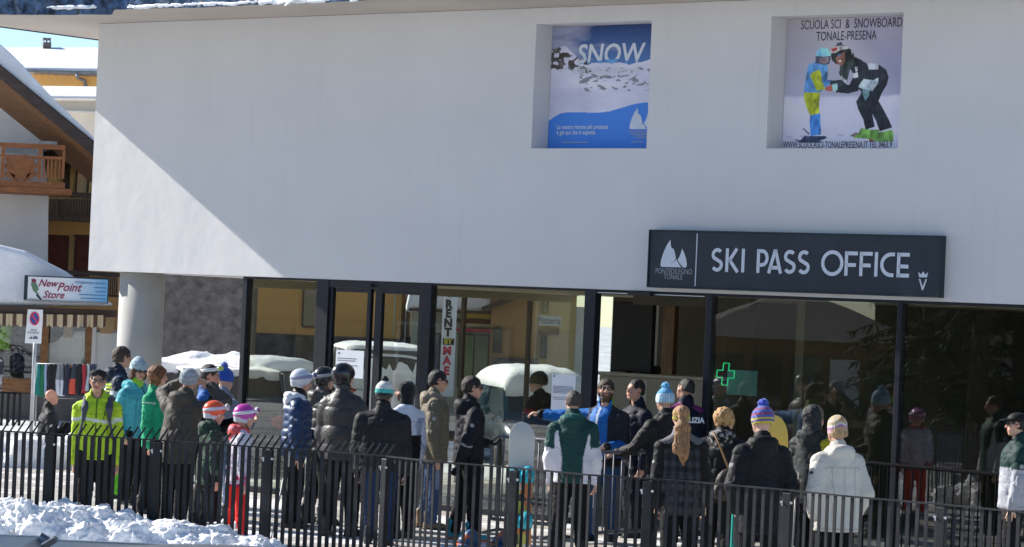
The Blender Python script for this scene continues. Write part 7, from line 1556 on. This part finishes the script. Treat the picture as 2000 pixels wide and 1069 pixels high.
# shoulder bag of the blond woman
def tinfo(lbl):
    for o in col.objects:
        if o.parent is None and o.get('label', '').startswith(lbl): return o
bw_ = tinfo('blond woman in a black jacket'); q = bw_.location
sb = thing('shoulder_bag', 'dark brown shoulder bag on a tan strap at the back of the blond woman', 'bag', (q.x, q.y, 0))
pr = [ell((.07, -.235, .93), (.13, .065, .15)), rc((-.02, -.235, .84), (.16, -.235, .84), .065, .065, (1, .8, 1))]
V, Fc = sdf_mesh(pr, .012, .04); V = folds(V, vnormals(V, Fc), .006, 9); np_obj('bag_body', V, Fc, m_shoe, sb, np.tile(np.array((.030, .021, .016)), (len(V), 1)))
mb = MB(); mb.tube([(.07, -.235, 1.06), (.03, -.205, 1.16), (-.02, -.185, 1.28), (-.07, -.14, 1.385), (-.10, -.03, 1.42), (-.09, .08, 1.36)], .011, 7); mb.build('strap', M('tan_strap', (.30, .16, .07), .6, .15, 9, .1, 40), sb, smooth=True)
# badges and lettering of the officers
m_badge = M('silver_badge', (.42, .43, .46), .45, .1, 9, 0)
def onback(par, txt, z, y, size, mat, sx=1.0, x=0.0):
    o = text_obj(txt, size, mat, par, Matrix(((1, 0, 0, x), (0, 0, -1, y), (0, 1, 0, z), (0, 0, 0, 1))), .002, sx=sx, off=.004); return o
onback(of2, 'POLIZIA', 1.345, -.185, .085, m_pw, 1.0)
J_ = OJ['J']['L']; el_ = (J_[0] * .62 + J_[1] * .38); od = norm(np.array([-1, .15, 0.])); bc = el_ + od * .098
def patch(par, c_, d_, pts, mat, nm, lift=0.0):
    d_ = norm(d_); u_ = norm(np.cross([0, 0, 1.], d_)); m_ = MB(); c_ = c_ + d_ * lift; F_ = [c_ + u_ * x + np.array([0, 0, 1.]) * z for x, z in pts]; m_.prism([Vector(p) for p in F_], Vector(d_ * .006)); return m_.build(nm, mat, par)
SHD = [(-.048, .05), (-.05, -.01), (-.03, -.05), (0, -.068), (.03, -.05), (.05, -.01), (.048, .05), (0, .062)]
patch(off_, bc, od, SHD, m_badge, 'shield_badge'); patch(off_, bc, od, [(x * .72, z * .72) for x, z in SHD], M('badge_navy', (.015, .02, .05), .6, .1, 6, 0), 'badge_field', .007); patch(off_, bc, od, [(-.012, -.02), (.012, -.02), (.016, .012), (0, .028), (-.016, .012)], m_badge, 'badge_crest', .014)
# glowing cross added inside the glass for a mirrored pharmacy sign; pale poster below
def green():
    m, N, L, B = node_mat('mirrored_sign_glow'); nz = N.new('ShaderNodeTexNoise'); nz.inputs['Scale'].default_value = 30; rp = N.new('ShaderNodeValToRGB'); rp.color_ramp.elements[0].color = (.0, .35, .10, 1); rp.color_ramp.elements[1].color = (.02, .75, .28, 1); L.new(nz.outputs[0], rp.inputs[0]); L.new(rp.outputs[0], B.inputs['Emission Color']); B.inputs['Emission Strength'].default_value = .75; B.inputs['Base Color'].default_value = (0, .1, .03, 1); return m
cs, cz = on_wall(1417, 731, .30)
cr = thing('mirrored_pharmacy_cross', 'glowing green cross added behind the dark glass for a mirrored pharmacy sign', 'sign reflection', mat=BM)
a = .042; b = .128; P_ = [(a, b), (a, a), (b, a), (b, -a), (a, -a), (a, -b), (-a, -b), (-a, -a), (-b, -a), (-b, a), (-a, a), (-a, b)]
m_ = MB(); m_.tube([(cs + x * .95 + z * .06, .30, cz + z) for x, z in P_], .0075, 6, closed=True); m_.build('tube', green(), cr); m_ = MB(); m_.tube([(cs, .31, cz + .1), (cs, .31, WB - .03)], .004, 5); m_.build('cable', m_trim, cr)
pa = on_wall(1421, 722, .4); pb = on_wall(1477, 774, .4)
po = thing('green_poster', 'pale green panel hanging behind the glass beside the green cross', 'poster', mat=BM); m_ = MB(); m_.box2((pa[0], .4, pb[1]), (pb[0], .41, pa[1])); m_.build('sheet', M('pale_green_sheet', (.13, .30, .26), .5, .15, 1.5, 0), po)
m_ = MB()
for x in (pa[0] + .04, pb[0] - .04): m_.tube([(x, .405, pa[1]), (x, .405, WB - .03)], .003, 4)
m_.build('wires', m_trim, po)
